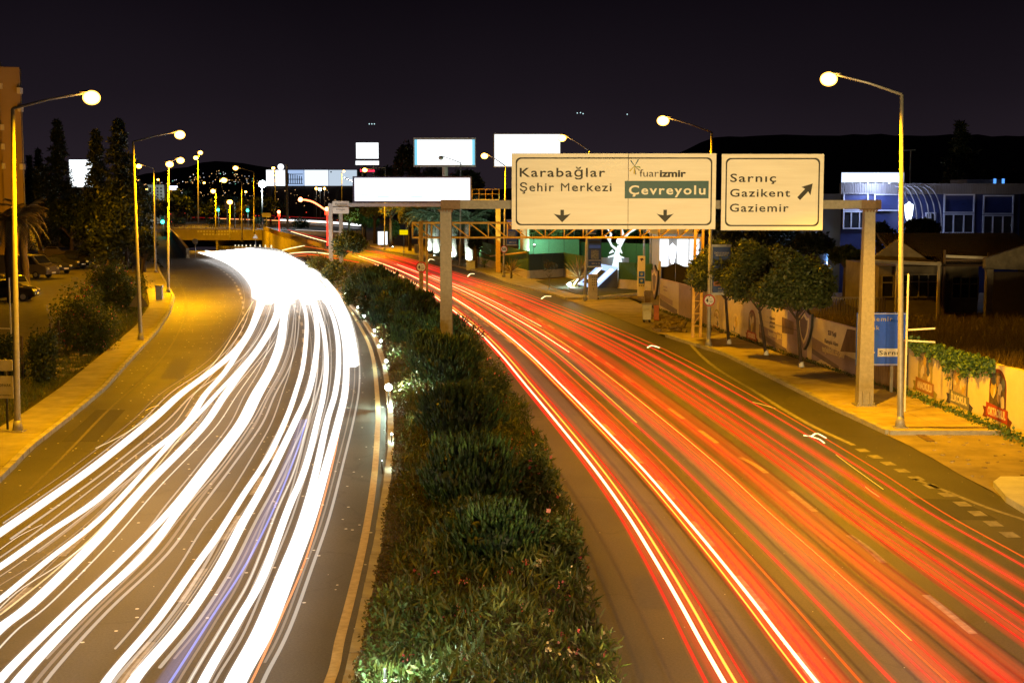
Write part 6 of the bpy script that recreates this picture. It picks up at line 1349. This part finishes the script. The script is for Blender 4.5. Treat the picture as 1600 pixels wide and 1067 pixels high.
# litter scraps and leaves
b = MB()
for k in range(90):
    q = G(random.uniform(1400, 1600), random.uniform(655, 790)); 
    if q.x < k1(q.y) + .1: continue
    s_ = random.uniform(.02, .06); b.box(q.x - s_, q.x + s_, q.y - s_ * .7, q.y + s_ * .7, .012, .03)
tag(b.build('litter', pmat('scraps', (.4, .36, .28), (.12, .09, .05), 3)), 'small scraps scattered on the sandy apron', kind='stuff')
b = MB(); q0, q1 = G(1431, 680), G(1461, 690); dg = empty('drain_grate', (q0.x, q1.y, .12), label='dark iron drain grate in the pavement beside the right lamp', cat='grate')
b.box(q0.x, q1.x, q1.y, q0.y, .013, .020); b.build('frame', DARKM, dg)
for k in range(7): b = MB(); x = q0.x + (q1.x - q0.x) * (k + .3) / 7; b.box(x, x + .03, q1.y + .02, q0.y - .02, .021, .028); b.build('bar', RUST, dg)
# left: rubble and grass strip, fence posts, car park
C = []
for _ in range(16000):
    Y = 40 + 70 * RNG.random() ** 1.3; C.append((s0(Y) - .15 - abs(RNG.normal()) * 1.5, Y, .0))
stuffobj('weeds', quads_mesh('weeds', np.array(C), .22, LF_DRY if False else LF_OLE, up=1.6, aspect=.08), 'rough grass and weeds beside the left sidewalk')
b = MB()
for k in range(60):
    q = G(random.uniform(60, 190), random.uniform(548, 600)); s_ = random.uniform(.04, .16)
    if q.x > s0(q.y): continue
    b.box(q.x - s_, q.x + s_ * 1.4, q.y - s_, q.y + s_, 0, s_ * .8)
tag(b.build('rubble', pmat('left rubble', (.3, .25, .16), (.15, .12, .08))), 'broken blocks lying beside the left sidewalk', kind='stuff')
for i, (px, top, bot) in enumerate([(80, 505, 565), (93, 500, 555), (104, 497, 548), (36, 525, 590)]):
    p = G(px, bot); b = MB(); b.box(p.x - .04, p.x + .04, p.y - .04, p.y + .04, 0, Z(top, p.y)); tag(b.build('fence_post', BARK), 'rough wooden post in the weeds left of the sidewalk, %s' % ['third from the bridge', 'second from the end', 'farthest of the four', 'nearest of the four'][i], 'post', 'wooden posts in the weeds')
b = MB(); b.add([G(-300, 500, -.012), G(120, 470, -.012), G(150, 400, -.012), G(-300, 400, -.012)], [(0, 1, 2, 3)]); b.build('parking_lot', pmat('parking ground', (.04, .032, .02), (.02, .016, .01), .5, .9, .3))['kind'] = 'structure'
# ================================================================ parked vehicles
def car(px, by, heading, col, label, kind='car', Yc=None):
    p = G(px, by); mat = pmat('car paint ' + col[0], col[1], tuple(c * .9 for c in col[1]), 2, .25); h = R(heading)
    L_, W_ = (4.3, 1.75) if kind == 'car' else (5.0, 1.9)
    def T(x, y, z): return (p.x + x * math.cos(h) - y * math.sin(h), p.y + x * math.sin(h) + y * math.cos(h), z)
    root = empty('parked_' + kind, (p.x, p.y, 0), label=label, cat=kind)
    if kind == 'car': prof = [(-2.1, .3), (-2.15, .75), (-2.0, .95), (-1.55, 1.0), (-1.1, 1.42), (.35, 1.45), (1.05, 1.0), (1.95, .85), (2.15, .6), (2.12, .3)]; gl = [(-1.35, 1.02), (-1.0, 1.36), (.3, 1.39), (.85, 1.02)]
    else: prof = [(-2.4, .35), (-2.45, 1.95), (-2.3, 2.05), (1.0, 2.0), (1.7, 1.25), (2.35, 1.05), (2.5, .6), (2.45, .35)]; gl = [(.1, 1.2), (.1, 1.8), (.95, 1.85), (1.5, 1.22)]
    b = MB(); n_ = len(prof); vs = []
    for s_ in (-1, 1):
        for x, z in prof: vs.append(T(x, s_ * W_ / 2 * (.86 if z > 1.2 and kind == 'car' else 1), z))
    b.add(vs, [tuple(range(n_)), tuple(range(2 * n_ - 1, n_ - 1, -1))] + [(i, n_ + i, n_ + (i + 1) % n_, (i + 1) % n_) for i in range(n_)]); b.build('body', mat, root, .05)
    for s_ in (-1, 1):
        b = MB(); b.add([T(x, s_ * (W_ / 2 * (.93 if kind == 'car' else 1) + .012), z) for x, z in gl], [(0, 1, 2, 3)]); b.build('side_window', GLASS, root)
    b = MB(); (xa_, za_), (xb_, zb_) = ((.4, 1.40), (1.0, 1.03)) if kind == 'car' else ((1.06, 1.93), (1.66, 1.30)); b.add([T(xa_ + .03, -W_ * .4, za_ + .02), T(xb_ + .03, -W_ * .43, zb_ + .02), T(xb_ + .03, W_ * .43, zb_ + .02), T(xa_ + .03, W_ * .4, za_ + .02)], [(0, 1, 2, 3)]); b.build('windscreen', GLASS, root)
    for wx in (-1.35, 1.35):
        for s_ in (-1, 1):
            b = MB(); b.tube([T(wx, s_ * (W_ / 2 - .18), .32), T(wx, s_ * (W_ / 2 + .02), .32)], .32, 16, smooth=False); wo = b.build('wheel', RUB, root); b = MB(); b.tube([T(wx, s_ * (W_ / 2 + .021), .32), T(wx, s_ * (W_ / 2 + .035), .32)], .19, 10, smooth=False); b.build('rim', STEEL, wo)
    ex = prof[-2][0]
    for s_ in (-1, 1):
        b = MB(); b.sphere(T(ex - .06, s_ * W_ * .36, .72 if kind == 'car' else .85), .15, 8, 6, sz=.7); b.build('headlight', pmat('headlamp glass', (.7, .7, .65), None, 3, .1), root)
        b = MB(); b.box(-.04, .04, -.12, .12, -.07, .07); o = b.build('tail_light', pmat('tail lamp', (.4, .01, .01), None, 3, .2), root); o.location = T(-L_ / 2 - (.0 if kind == 'car' else .0), s_ * W_ * .38, .85); o.rotation_euler = (0, 0, h)
    b = MB(); b.box(-.02, .02, -.26, .26, -.06, .06); o = b.build('number_plate', WHITE, root); o.location = T(prof[-2][0] + .03, 0, .5); o.rotation_euler = (0, 0, h)
car(8, 470, 8, ('black', (.015, .015, .017)), 'black parked car cut by the left picture edge, showing its wheel'); car(22, 462, -62, ('silver', (.2, .19, .17)), 'pale parked car facing the street behind the leftmost lamp pole')
car(46, 434, -18, ('grey', (.12, .10, .08)), 'grey parked van beside the palm', 'van'); car(78, 427, -30, ('dark blue', (.02, .02, .03)), 'dark parked car with shining headlamp right of the van')
car(92, 405, -20, ('cream', (.25, .21, .15)), 'cream parked car at the back of the car park'); car(125, 412, -15, ('dark', (.03, .028, .025)), 'dark parked car at the back near the bushes'); car(104, 420, -25, ('black', (.015, .015, .017)), 'black parked car in the middle of the car park')
# ================================================================ orange lit tower block
ay = 150.; TB = pmat('rendered facade', (.30, .21, .10), (.26, .18, .085), .4, .9, .1, bscale=3); tb = empty('tower_block', (X(20, ay), ay, 0), label='plain tower block glowing orange at the upper left picture edge', cat='building')

def rbox(px0, px1, dy, dep, top):
    a_ = R(19.3); c_ = Vector((X(px1, ay), ay + dy, 0)); wv = Vector((-math.cos(a_), -math.sin(a_), 0)) * ((X(px1, ay) - X(px0, ay)) * 1.05); dv = Vector((-math.sin(a_), math.cos(a_), 0)) * dep
    b = MB(); q = [c_, c_ + dv, c_ + dv + wv, c_ + wv]; b.prism([(p.x, p.y) for p in q], lambda u, v_, d: (u, v_, d), 0, top); return b
rbox(-60, 9.2, 0, 12, Z(97, ay)).build('wall', TB, tb); rbox(11.5, 39.5, -.4, 12, Z(106, ay)).build('wall', TB, tb); rbox(9.3, 11.4, .3, 11, Z(103, ay)).build('joint', pmat('grey joint', (.15, .14, .13)), tb)
for (px, py) in ((39.6, 143), (39.6, 171), (39.6, 261), (12.2, 136), (12.2, 200), (12.2, 230), (12.2, 260)):
    b = MB(); x = X(px, ay); z = Z(py, ay); b.box(x - .1, x + .25, ay - 1.1, ay - .3, z - .3, z + .3); b.build('air_conditioner', STEELW, tb)
b = MB(); b.cyl((X(40.5, ay), ay - .3), .06, 0, Z(108, ay), 6); b.build('downpipe', STEEL, tb)
lightpt('facade_lamp', (X(30, 126), 128, 3.0), 7000, SOD, .3, spot=120, aim=(-.2, 1, .55)) if False else None
b = MB(); fx, fy = X(22, 132), 132.; b.tube([(fx, fy, 0), (fx, fy, 6)], .07, 6); b.sphere((fx, fy, 6.1), .25, 8, 6, mi=1); o = tag(b.build('added_yard_lamp', [DARKM, EWARM]), 'added unseen lamp behind the palm lighting the tower block', 'street lamp'); lightpt('lamp_light', (fx, fy + .3, 6.6), 8000, (1, .40, .0), .2, o)  # lamp added out of sight for the tower's orange light
# ================================================================ hills with town lights
def ridge(name, Y, pts, mat, depth=800):
    b = MB(); vs = []; n_ = 120
    xs = [pts[0][0] + (pts[-1][0] - pts[0][0]) * i / n_ for i in range(n_ + 1)]
    for x in xs:
        y = float(np.interp(x, [p[0] for p in pts], [p[1] for p in pts])) + 1.2 * math.sin(x * .045) + .8 * math.sin(x * .13 + 1) + .4 * math.sin(x * .41); a = AT(x, y, Y); vs += [(a.x * .82, Y - depth, -1), (a.x, Y, a.z), (a.x * 1.2, Y + depth, -1)]
    b.add(vs, [(3 * i + k, 3 * i + 3 + k, 3 * i + 4 + k, 3 * i + 1 + k) for i in range(n_) for k in (0, 1)], 0, True); o = b.build(name, mat); o['kind'] = 'structure'; return o
HM = pmat('hill scrub', (.02, .022, .018), (.012, .013, .011), .01, .95)
ridge('hills', 2600, [(-400, 292), (150, 285), (260, 268), (330, 250), (420, 262), (520, 285), (700, 300), (950, 290), (1120, 213), (1300, 211), (1600, 212), (2200, 215)], HM)
def lights(name, n, fn, mat, s, lab):
    b = MB()
    for _ in range(n):
        x, y, Y = fn(); p = AT(x, y, Y); r_ = s * random.uniform(.6, 1.3) * Y / F
        b.add([p + Vector((r_, 0, 0)), p + Vector((-r_, 0, 0)), p + Vector((0, 0, r_)), p + Vector((0, 0, -r_)), p + Vector((0, r_, 0)), p + Vector((0, -r_, 0))], [(0, 4, 2), (4, 1, 2), (1, 5, 2), (5, 0, 2), (4, 0, 3), (1, 4, 3), (5, 1, 3), (0, 5, 3)])
    tag(b.build(name, mat), lab, kind='stuff')
TL = [emat('town orange', (1, .55, .2), 2.2, False), emat('town white', (.9, .95, 1), 2.0, False), emat('town green', (.3, 1, .7), 1.6, False)]
def hl(): x = random.gauss(335, 65); return x, 289 - 22 * math.exp(-((x - 340) / 60) ** 2) * random.random() - random.random() * 3, 1500 + random.random() * 200
for k, n_ in enumerate((75, 30, 12)): lights('town_lights', n_, hl, TL[k], .55, ['scattered orange town lights on the far hillside', 'scattered white town lights on the far hillside', 'a few green town lights on the far hillside'][k])
lights('town_lights', 130, lambda: (random.uniform(160, 560), random.uniform(296, 328), random.uniform(480, 560)), TL[0], .5, 'orange street lights among the far trees'); lights('town_lights', 26, lambda: (random.uniform(160, 560), random.uniform(300, 330), random.uniform(480, 560)), TL[1], .5, 'white windows and lights among the far trees')
lights('town_lights', 26, lambda: (random.uniform(205, 540), random.uniform(332, 348), random.uniform(330, 345)), emat('red road lights', (1, .06, .03), 2.2, False), .6, 'small red lights along the junction beyond the portal')
for i, (x, y) in enumerate([(577, 194), (581, 194), (585, 194), (902, 177), (907, 176.5), (911, 178), (980, 179)]):
    p = AT(x, y, 2400); b = MB(); b.sphere(p, 1.0, 6, 4); tag(b.build('aircraft_light', emat('sky light', (.6, .9, .95), 1.2, False)), 'tiny pale light hanging in the night sky', 'sky light', 'tiny lights in the night sky')
# ================================================================ streaks of vehicle light
EWS = smat('white streak', (.95, .97, 1), 1.8)
def surf(px, py, h, mode):
    """point where the view ray meets the carriageway raised by h"""
    d = ray(px, py)
    if mode == 'flat': t = (h - CAMZ) / d.z; return Vector((d.x * t, d.y * t, h))
    t0 = 10.
    while t0 < 330:
        Y = d.y * t0; z = CAMZ + d.z * t0
        if z <= zroad(Y) + h: break
        t0 += .5
    return Vector((d.x * t0, d.y * t0, zroad(d.y * t0) + h))
def smooth_pts(P, n=6): return catmull(P, n)
def streak(name, pts, w, mat, label, group, mode='ramp', h=.68, grow=.0, glow=None, flat_=.35, root=None):
    P = smooth_pts([surf(x, y, h, mode) for x, y in pts]); b = MB(); rad = [w / 2 * (1 + grow * max(0, p.y - 20) / 60) for p in P]
    b.tube(P, rad, 6, sy=flat_); root = empty(name, P[0], label=label, cat='light streak', group=group); b.build('core', mat, root)
    if glow:
        band(P, [r_ * 2 * glow[0] for r_ in rad], glow[1], root, 'glow')
    return root
def band(P, W_, mat, parent, name='band', z=0):
    vs = []; 
    for i, p in enumerate(P):
        d = P[min(i + 1, len(P) - 1)] - P[max(i - 1, 0)]; n_ = Vector((d.y, -d.x, 0)).normalized() * W_[i] / 2; vs += [p - n_ + Vector((0, 0, z)), p + n_ + Vector((0, 0, z))]
    me = bpy.data.meshes.new(name); me.from_pydata([tuple(v_) for v_ in vs], [], [(2 * i, 2 * i + 1, 2 * i + 3, 2 * i + 2) for i in range(len(P) - 1)]); me.materials.append(mat)
    uv = me.uv_layers.new(name='UVMap')
    for i in range(len(P) - 1):
        for k, (u_, v_) in enumerate(((0, i), (1, i), (1, i + 1), (0, i + 1))): uv.data[i * 4 + k].uv = (u_, v_ / len(P))
    o = bpy.data.objects.new(name, me); link(o, parent); return o
WH = smat('headlight streak', (1.0, .98, .95), 1.25); WG = bandmat('headlight glow', (1, .92, .84), .14, 1.2)
LWh = [
 ('A', [(-60, 878), (0, 837), (76, 786), (153, 727), (236, 660), (282, 616), (333, 579), (365, 552), (387, 523), (399, 496), (406, 465), (396, 436), (372, 415), (340, 402), (312, 395)], .40),
 ('B', [(-60, 935), (0, 896), (76, 841), (153, 780), (229, 717), (290, 664), (321, 618), (350, 584), (372, 552), (391, 521), (406, 487), (413, 462), (406, 436), (384, 414), (352, 400), (322, 392)], .36),
 ('B2', [(-60, 985), (0, 937), (76, 881), (153, 818), (214, 755), (267, 694), (300, 660), (338, 617), (376, 576), (404, 541), (424, 506), (432, 478), (426, 444), (402, 419), (366, 402), (335, 394)], .30),
 ('C', [(-50, 1040), (0, 996), (57, 944), (153, 851), (229, 763), (290, 698), (324, 660), (352, 618), (380, 579), (408, 542), (430, 503), (440, 468), (434, 440), (412, 417), (374, 401)], .36),
 ('D1', [(-20, 1100), (8, 1064), (95, 980), (191, 877), (267, 797), (324, 729), (372, 662), (396, 618), (421, 574), (435, 535), (441, 496), (444, 462), (436, 436), (414, 415), (378, 400), (344, 392)], .34),
 ('D2', [(10, 1100), (38, 1064), (134, 965), (229, 866), (286, 790), (336, 728), (382, 664), (404, 620), (428, 574), (441, 535), (446, 496), (450, 462), (442, 434), (420, 412), (386, 398)], .32),
 ('E1', [(150, 1100), (175, 1064), (248, 977), (305, 893), (343, 832), (381, 774), (420, 713), (446, 660), (462, 613), (474, 570), (479, 518), (477, 487), (467, 460), (450, 435), (424, 412), (390, 398), (356, 391)], .33),
 ('E2', [(193, 1100), (217, 1064), (290, 977), (343, 889), (381, 820), (420, 748), (462, 660), (482, 613), (492, 570), (496, 526), (492, 487), (482, 460), (464, 434), (438, 412), (404, 397)], .30),
 ('F1', [(305, 1100), (324, 1064), (374, 977), (412, 900), (450, 801), (477, 732), (496, 660), (506, 613), (510, 570), (507, 526), (499, 492), (488, 462), (470, 434), (444, 411), (410, 396), (370, 389)], .30),
 ('G', [(346, 1100), (366, 1064), (404, 988), (439, 908), (469, 824), (492, 748), (511, 660), (524, 613), (529, 570), (527, 526), (518, 490), (503, 462), (484, 434), (456, 410), (420, 395)], .34),
 ('H', [(362, 1100), (381, 1064), (420, 988), (458, 889), (488, 809), (511, 729), (529, 660), (539, 613), (541, 570), (538, 531), (529, 496), (514, 466), (494, 437), (464, 411), (428, 395), (386, 388)], .36)]
sec = ['first', 'second', 'third', 'fourth', 'fifth', 'sixth', 'seventh', 'eighth', 'ninth', 'tenth', 'eleventh', 'twelfth', 'thirteenth', 'fourteenth', 'fifteenth', 'sixteenth', 'seventeenth', 'eighteenth', 'nineteenth', 'twentieth', 'twenty-first', 'twenty-second', 'twenty-third', 'twenty-fourth', 'twenty-fifth', 'twenty-sixth', 'twenty-seventh', 'twenty-eighth', 'twenty-ninth', 'thirtieth']
GW = 'white headlight streaks on the left carriageway'
FINE = [smat('fine white line', (1, .9, .78), .42, False), smat('fine grey line', (1, .85, .7), .2, False)]
def fine(root, pts, w_):
    P = smooth_pts([surf(x, y, .66, 'ramp') for x, y in pts])
    for q in range(3):
        off = random.choice((-1, 1)) * random.uniform(.5, 1.15) * w_; a = random.randrange(0, 10); c = random.randrange(len(P) // 2 + 10, len(P)); Q = []
        for j in range(a, c):
            d = (P[min(j + 1, len(P) - 1)] - P[max(j - 1, 0)]).normalized(); Q.append(P[j] + Vector((d.y, -d.x, 0)) * off * (1 + .02 * max(0, P[j].y - 20)))
        if len(Q) < 4: continue
        b = MB(); b.tube(Q, random.choice((.012, .02, .03)), 5, sy=.5); b.build('fine_line', FINE[q % 2], root)
for i, (k, pts, w_) in enumerate(LWh):
    r_ = streak('light_streak', pts, w_ * (.62, .5, .45, .6, .45, .55, .42, .58, .48, .46, .52)[i], WH, 'long white headlight streak, %s from the left sidewalk' % sec[i], GW, grow=.42, glow=(1.5, WG)); fine(r_, pts, w_)
streak('light_streak', [(550, 571), (547, 535), (541, 505), (532, 480), (516, 450), (492, 425), (462, 408), (424, 393)], .55, WH, 'short white streak ending farthest right beside the kerb line', GW, glow=(1.5, WG))
for i in range(15):
    t = i / 14; e0 = (403 + 112 * t, 466 - 9 * ((i * 7) % 5 == 1) + 7 * ((i * 5) % 4 == 2)); pts = [e0, (398 + 96 * t, 446 - 4 * t), (378 + 92 * t, 424 - 8 * t), (348 + 90 * t, 406 - 9 * t), (318 + 78 * t, 396 - 8 * t)]
    streak('light_streak', pts, .75, WH, 'short wide white streak merging into the glare before the underpass, %s from its left edge' % sec[i], 'short white streaks merging before the underpass', glow=(1.5, WG), h=.66 + .012 * (i % 4))
# thin coloured lines on the left
TH = [([(370, 1100), (393, 1064), (434, 975), (475, 880), (503, 790), (523, 710), (533, 655), (545, 600)], .035, smat('orange line', (1, .28, .08), 1.1, False), 'thin orange streak right of all white ones', .9),
      ([(240, 1100), (269, 1060), (330, 965), (385, 880), (430, 790), (462, 710), (479, 655)], .04, smat('blue line', (.18, .25, .75), 1.0, False), 'thin blue streak between the white ones', .9),
      ([(0, 858), (30, 837), (66, 819)], .02, smat('faint white line', (1, .9, .8), .9, False), 'short faint white line near the left picture edge', .5),
      ([(150, 700), (210, 668), (300, 600), (340, 560), (372, 510), (396, 470)], .05, smat('pale yellow line', (1, .8, .45), .7, False), 'thin pale yellow streak left of the white ones', 1.0),
      ([(0, 960), (90, 888), (160, 823), (240, 735), (300, 660)], .04, smat('pale yellow line', (1, .8, .45), .7, False), 'thin pale streak between second and third white streaks', 1.0)]
for pts, w_, m, lab, h in TH: streak('light_streak', pts, w_, m, lab, 'thin streaks on the left carriageway', 'flat', h)
P = smooth_pts([surf(x, y, .5, 'flat') for x, y in [(232, 1100), (262, 1060), (323, 965), (378, 880), (423, 790), (456, 710), (474, 655)]]); o = band(P, [.3] * len(P), bandmat('blue band', (.16, .2, .5), .3, .8), None, 'light_streak'); tag(o, 'faint wide blue band beside the thin blue streak', 'light streak')
# right carriageway: lateral position t between two border curves
ROW = [375, 385, 400, 411, 425, 450, 475, 500, 550, 600, 660, 730, 800, 900, 1000, 1067, 1150]
XL = [440, 490, 545, 578, 612, 655, 690, 722, 770, 810, 858, 912, 960, 1018, 1068, 1103, 1150]
XR = [470, 560, 628, 668, 712, 796, 868, 935, 1050, 1146, 1252, 1370, 1480, 1662, 1840, 1960, 2110]
def rpt(t, y, wob=0): xl_, xr_ = float(np.interp(y, ROW, XL)), float(np.interp(y, ROW, XR)); return (xl_ + (xr_ - xl_) * t, y)
def rline(t0, t1, ya=1120, yb=392): return [rpt(t0 + (t1 - t0) * (1120 - y) / 720, y) for y in [q for q in (1120, 1067, 1000, 940, 870, 800, 730, 660, 600, 550, 510, 475, 450, 430, 413, 400, 392, 385) if yb <= q <= ya]]
REDC = smat('tail light streak', (.9, .014, .010), 1.1, True, .66); RHOT = smat('red orange streak', (1, .045, .02), 1.1, True, .66); ORC = smat('orange streak', (1, .14, .012), 1.1, True, .66); YWC = smat('yellow white streak', (1, .78, .38), 2.6); YEL = smat('yellow streak', (1, .5, .05), 1.7)
RB = bandmat('red band', (1, .012, .008), .30, .8); RB2 = bandmat('soft red band', (1, .015, .01), .12, .8); OB = bandmat('orange band', (1, .08, .02), .12, .8); WB = bandmat('pale band', (.8, .55, .5), .03, 1.0)
GR = 'red tail light streaks on the right carriageway'
RT = [  # t near, t far, core width, core mat, glow factor, glow mat, ya, yb
 (.000, .02, .045, REDC, 2.5, RB2, 1120, 440), (.035, .03, .075, YWC, 5.5, RB, 1120, 411), (.055, .06, .05, YEL, 5.0, OB, 1120, 400), (.075, .08, .03, REDC, 8.0, RB2, 1120, 440),
 (.185, .17, .035, YEL, 6.0, RB, 1120, 400), (.205, .19, .07, YWC, 6, RB, 1120, 400), (.225, .22, .045, RHOT, 8.0, RB, 1120, 411), (.245, .25, .03, REDC, 10.0, RB2, 1120, 450),
 (.285, .28, .055, ORC, 3.0, RB2, 1120, 430), (.345, .33, .055, RHOT, 3.0, RB2, 1120, 392), (.325, .36, .03, YEL, 3.0, OB, 700, 413),
 (.42, .40, .03, RHOT, 8.0, RB, 1120, 400), (.445, .43, .04, ORC, 8.0, OB, 1120, 400), (.465, .46, .03, RHOT, 8.0, RB, 1120, 411), (.485, .41, .04, YWC, 3.0, OB, 560, 413), (.46, .47, .03, YEL, 4.0, OB, 1000, 430),
 (.555, .53, .035, REDC, 7.0, RB, 1120, 400),   (.535, .50, .03, YWC, 3.0, OB, 520, 425), 
 (.69, .67, .035, REDC, 7.0, RB, 1120, 425), (.715, .70, .03, RHOT, 6.0, RB2, 1120, 400), (.75, .74, .04, REDC, 6.0, RB, 1120, 392), (.80, .78, .045, RHOT, 5.0, RB2, 1120, 400), 
 (.875, .85, .05, RHOT, 5.0, RB, 1120, 392),  (.955, .93, .05, RHOT, 3.0, RB2, 1120, 392), (.985, .99, .04, ORC, 3.0, RB2, 1120, 400)]
for i, (t0, t1, w_, m, gf, gm, ya, yb) in enumerate(RT):
    streak('light_streak', rline(t0, t1, ya, yb), w_ * (1.3 if m in (REDC, RHOT) else .85), m, 'red or orange tail light streak, %s from the planted bed' % sec[i], GR, 'flat', .72 + .02 * (i % 5), .25, (gf, gm))
for i, (t0, t1, W0, m) in enumerate([(.05, .05, .55, RB2), (.225, .215, .75, RB), (.45, .44, .85, RB2), (.57, .55, .8, RB), (.72, .70, .6, RB2), (.87, .86, .45, RB2), (.12, .12, .5, WB), (.40, .38, .9, WB)]):
    P = smooth_pts([surf(x, y, .8 + .01 * i, 'flat') for x, y in rline(t0, t1, 1120, 400)]); o = band(P, [W0 * (1 + .006 * max(0, p.y - 20)) for p in P], m, None, 'light_streak')
    tag(o, ['soft red band of light around the first bright streak', 'broad red band of light around the second bright streak', 'broad pale red band of light in the middle lane', 'broad red band of light over the right lane marking', 'soft red band of light in the right lane', 'soft red band of light near the right kerb', 'faint grey band between the two brightest streaks', 'faint grey haze of light left of the middle lane'][i], 'light streak')
# spots added to light the signs, for headlights of unseen cars under the bridge
_s = [o for o in sc.objects if o.get('group') == GR]
for i, (x, y) in enumerate(((1.5, 13.0), (5.2, 14.5), (8.6, 13.5))):
    lightpt('added_headlight_spot', (x, y, .75), 15500, (1, .70, .27), .12, _s[i * 3], 46, (.06, 1, .17), .8)
# hooked yellow white indicator flashes and dotted lines
HK = [[(1256, 680), (1268, 681), (1276, 677), (1290, 684)], [(1268, 682), (1280, 686), (1288, 692)], [(1012, 543), (1018, 540), (1030, 543)], [(846, 467), (852, 463), (861, 463)], [(731, 432), (735, 428), (741, 428)], [(668, 409), (672, 405), (678, 406)], [(1176, 628), (1188, 631), (1211, 638)], [(1352, 760), (1362, 768), (1374, 776)], [(1306, 710), (1330, 728), (1380, 764)], [(248, 633), (238, 636), (228, 641)]]
for i, q in enumerate(HK):
    streak('light_streak', q, [.07, .05, .09, .10, .12, .12, .03, .03, .018, .03][i], YWC if i < 6 else YEL, ['hooked yellow white flash near the right kerb before the blue sign', 'lower branch of the hooked flash before the blue sign', 'small hooked white flash before the street trees', 'small hooked white flash beside the lawn', 'small hooked white flash right of the gantry column', 'small hooked white flash left of the gantry column', 'thin yellow dash left of the hooked flash', 'short yellow dash in the rightmost lane', 'fine dotted yellow line in the rightmost lane', 'short yellow flash on the left carriageway'][i], None, 'flat', .75)
# crossing traffic at the junction and lights down the ramp
for i, (pts, w_, m, lab) in enumerate([([(440, 344), (480, 345.5), (520, 348), (560, 352)], 1.5, EWS, 'broad white streak crossing the junction behind the red signals'), ([(330, 341.5), (380, 343), (440, 345), (520, 349)], .5, smat('amber streak', (1, .45, .12), 2), 'amber streak crossing the junction'), ([(400, 336), (450, 338.5), (520, 342)], .22, REDC, 'red streak crossing the junction above the white one'), ([(300, 340), (350, 341), (400, 343)], .25, REDC, 'red streak crossing the junction left part'),
        ([(450, 359), (480, 367), (514, 376), (545, 384)], .22, RHOT, 'red orange streak outside the right ramp railing, upper'), ([(455, 362), (485, 371), (514, 379), (548, 389)], .22, YWC, 'pale streak outside the right ramp railing, lower'), ([(462, 359), (500, 361), (530, 362)], .16, smat('pale streak', (1, .85, .75), 1.2), 'pale streak on the slip road beyond the railing'), ([(222, 344), (232, 352), (238, 357)], .35, EWS, 'bright diagonal flash seen through the dark tree at the junction')]):
    streak('light_streak', pts, w_, m, lab, None, 'flat', .7)
for i, (pts, m) in enumerate([([(520, 398), (488, 394), (455, 396), (425, 402)], YWC), ([(535, 401), (500, 398), (470, 400), (440, 404)], ORC), ([(430, 395), (450, 389), (475, 384)], YWC), ([(470, 384), (500, 389), (530, 394)], ORC), ([(560, 410), (520, 403), (480, 397), (450, 397)], RHOT)]):
    streak('light_streak', pts, .22, m, ['pale streak running down the ramp right of the crash barrier', 'orange streak running down the ramp right of the crash barrier', 'pale upward streak on the ramp wall side', 'orange streak along the ramp wall side', 'red orange streak entering the ramp past the bed tip'][i], None, 'flat', .7)
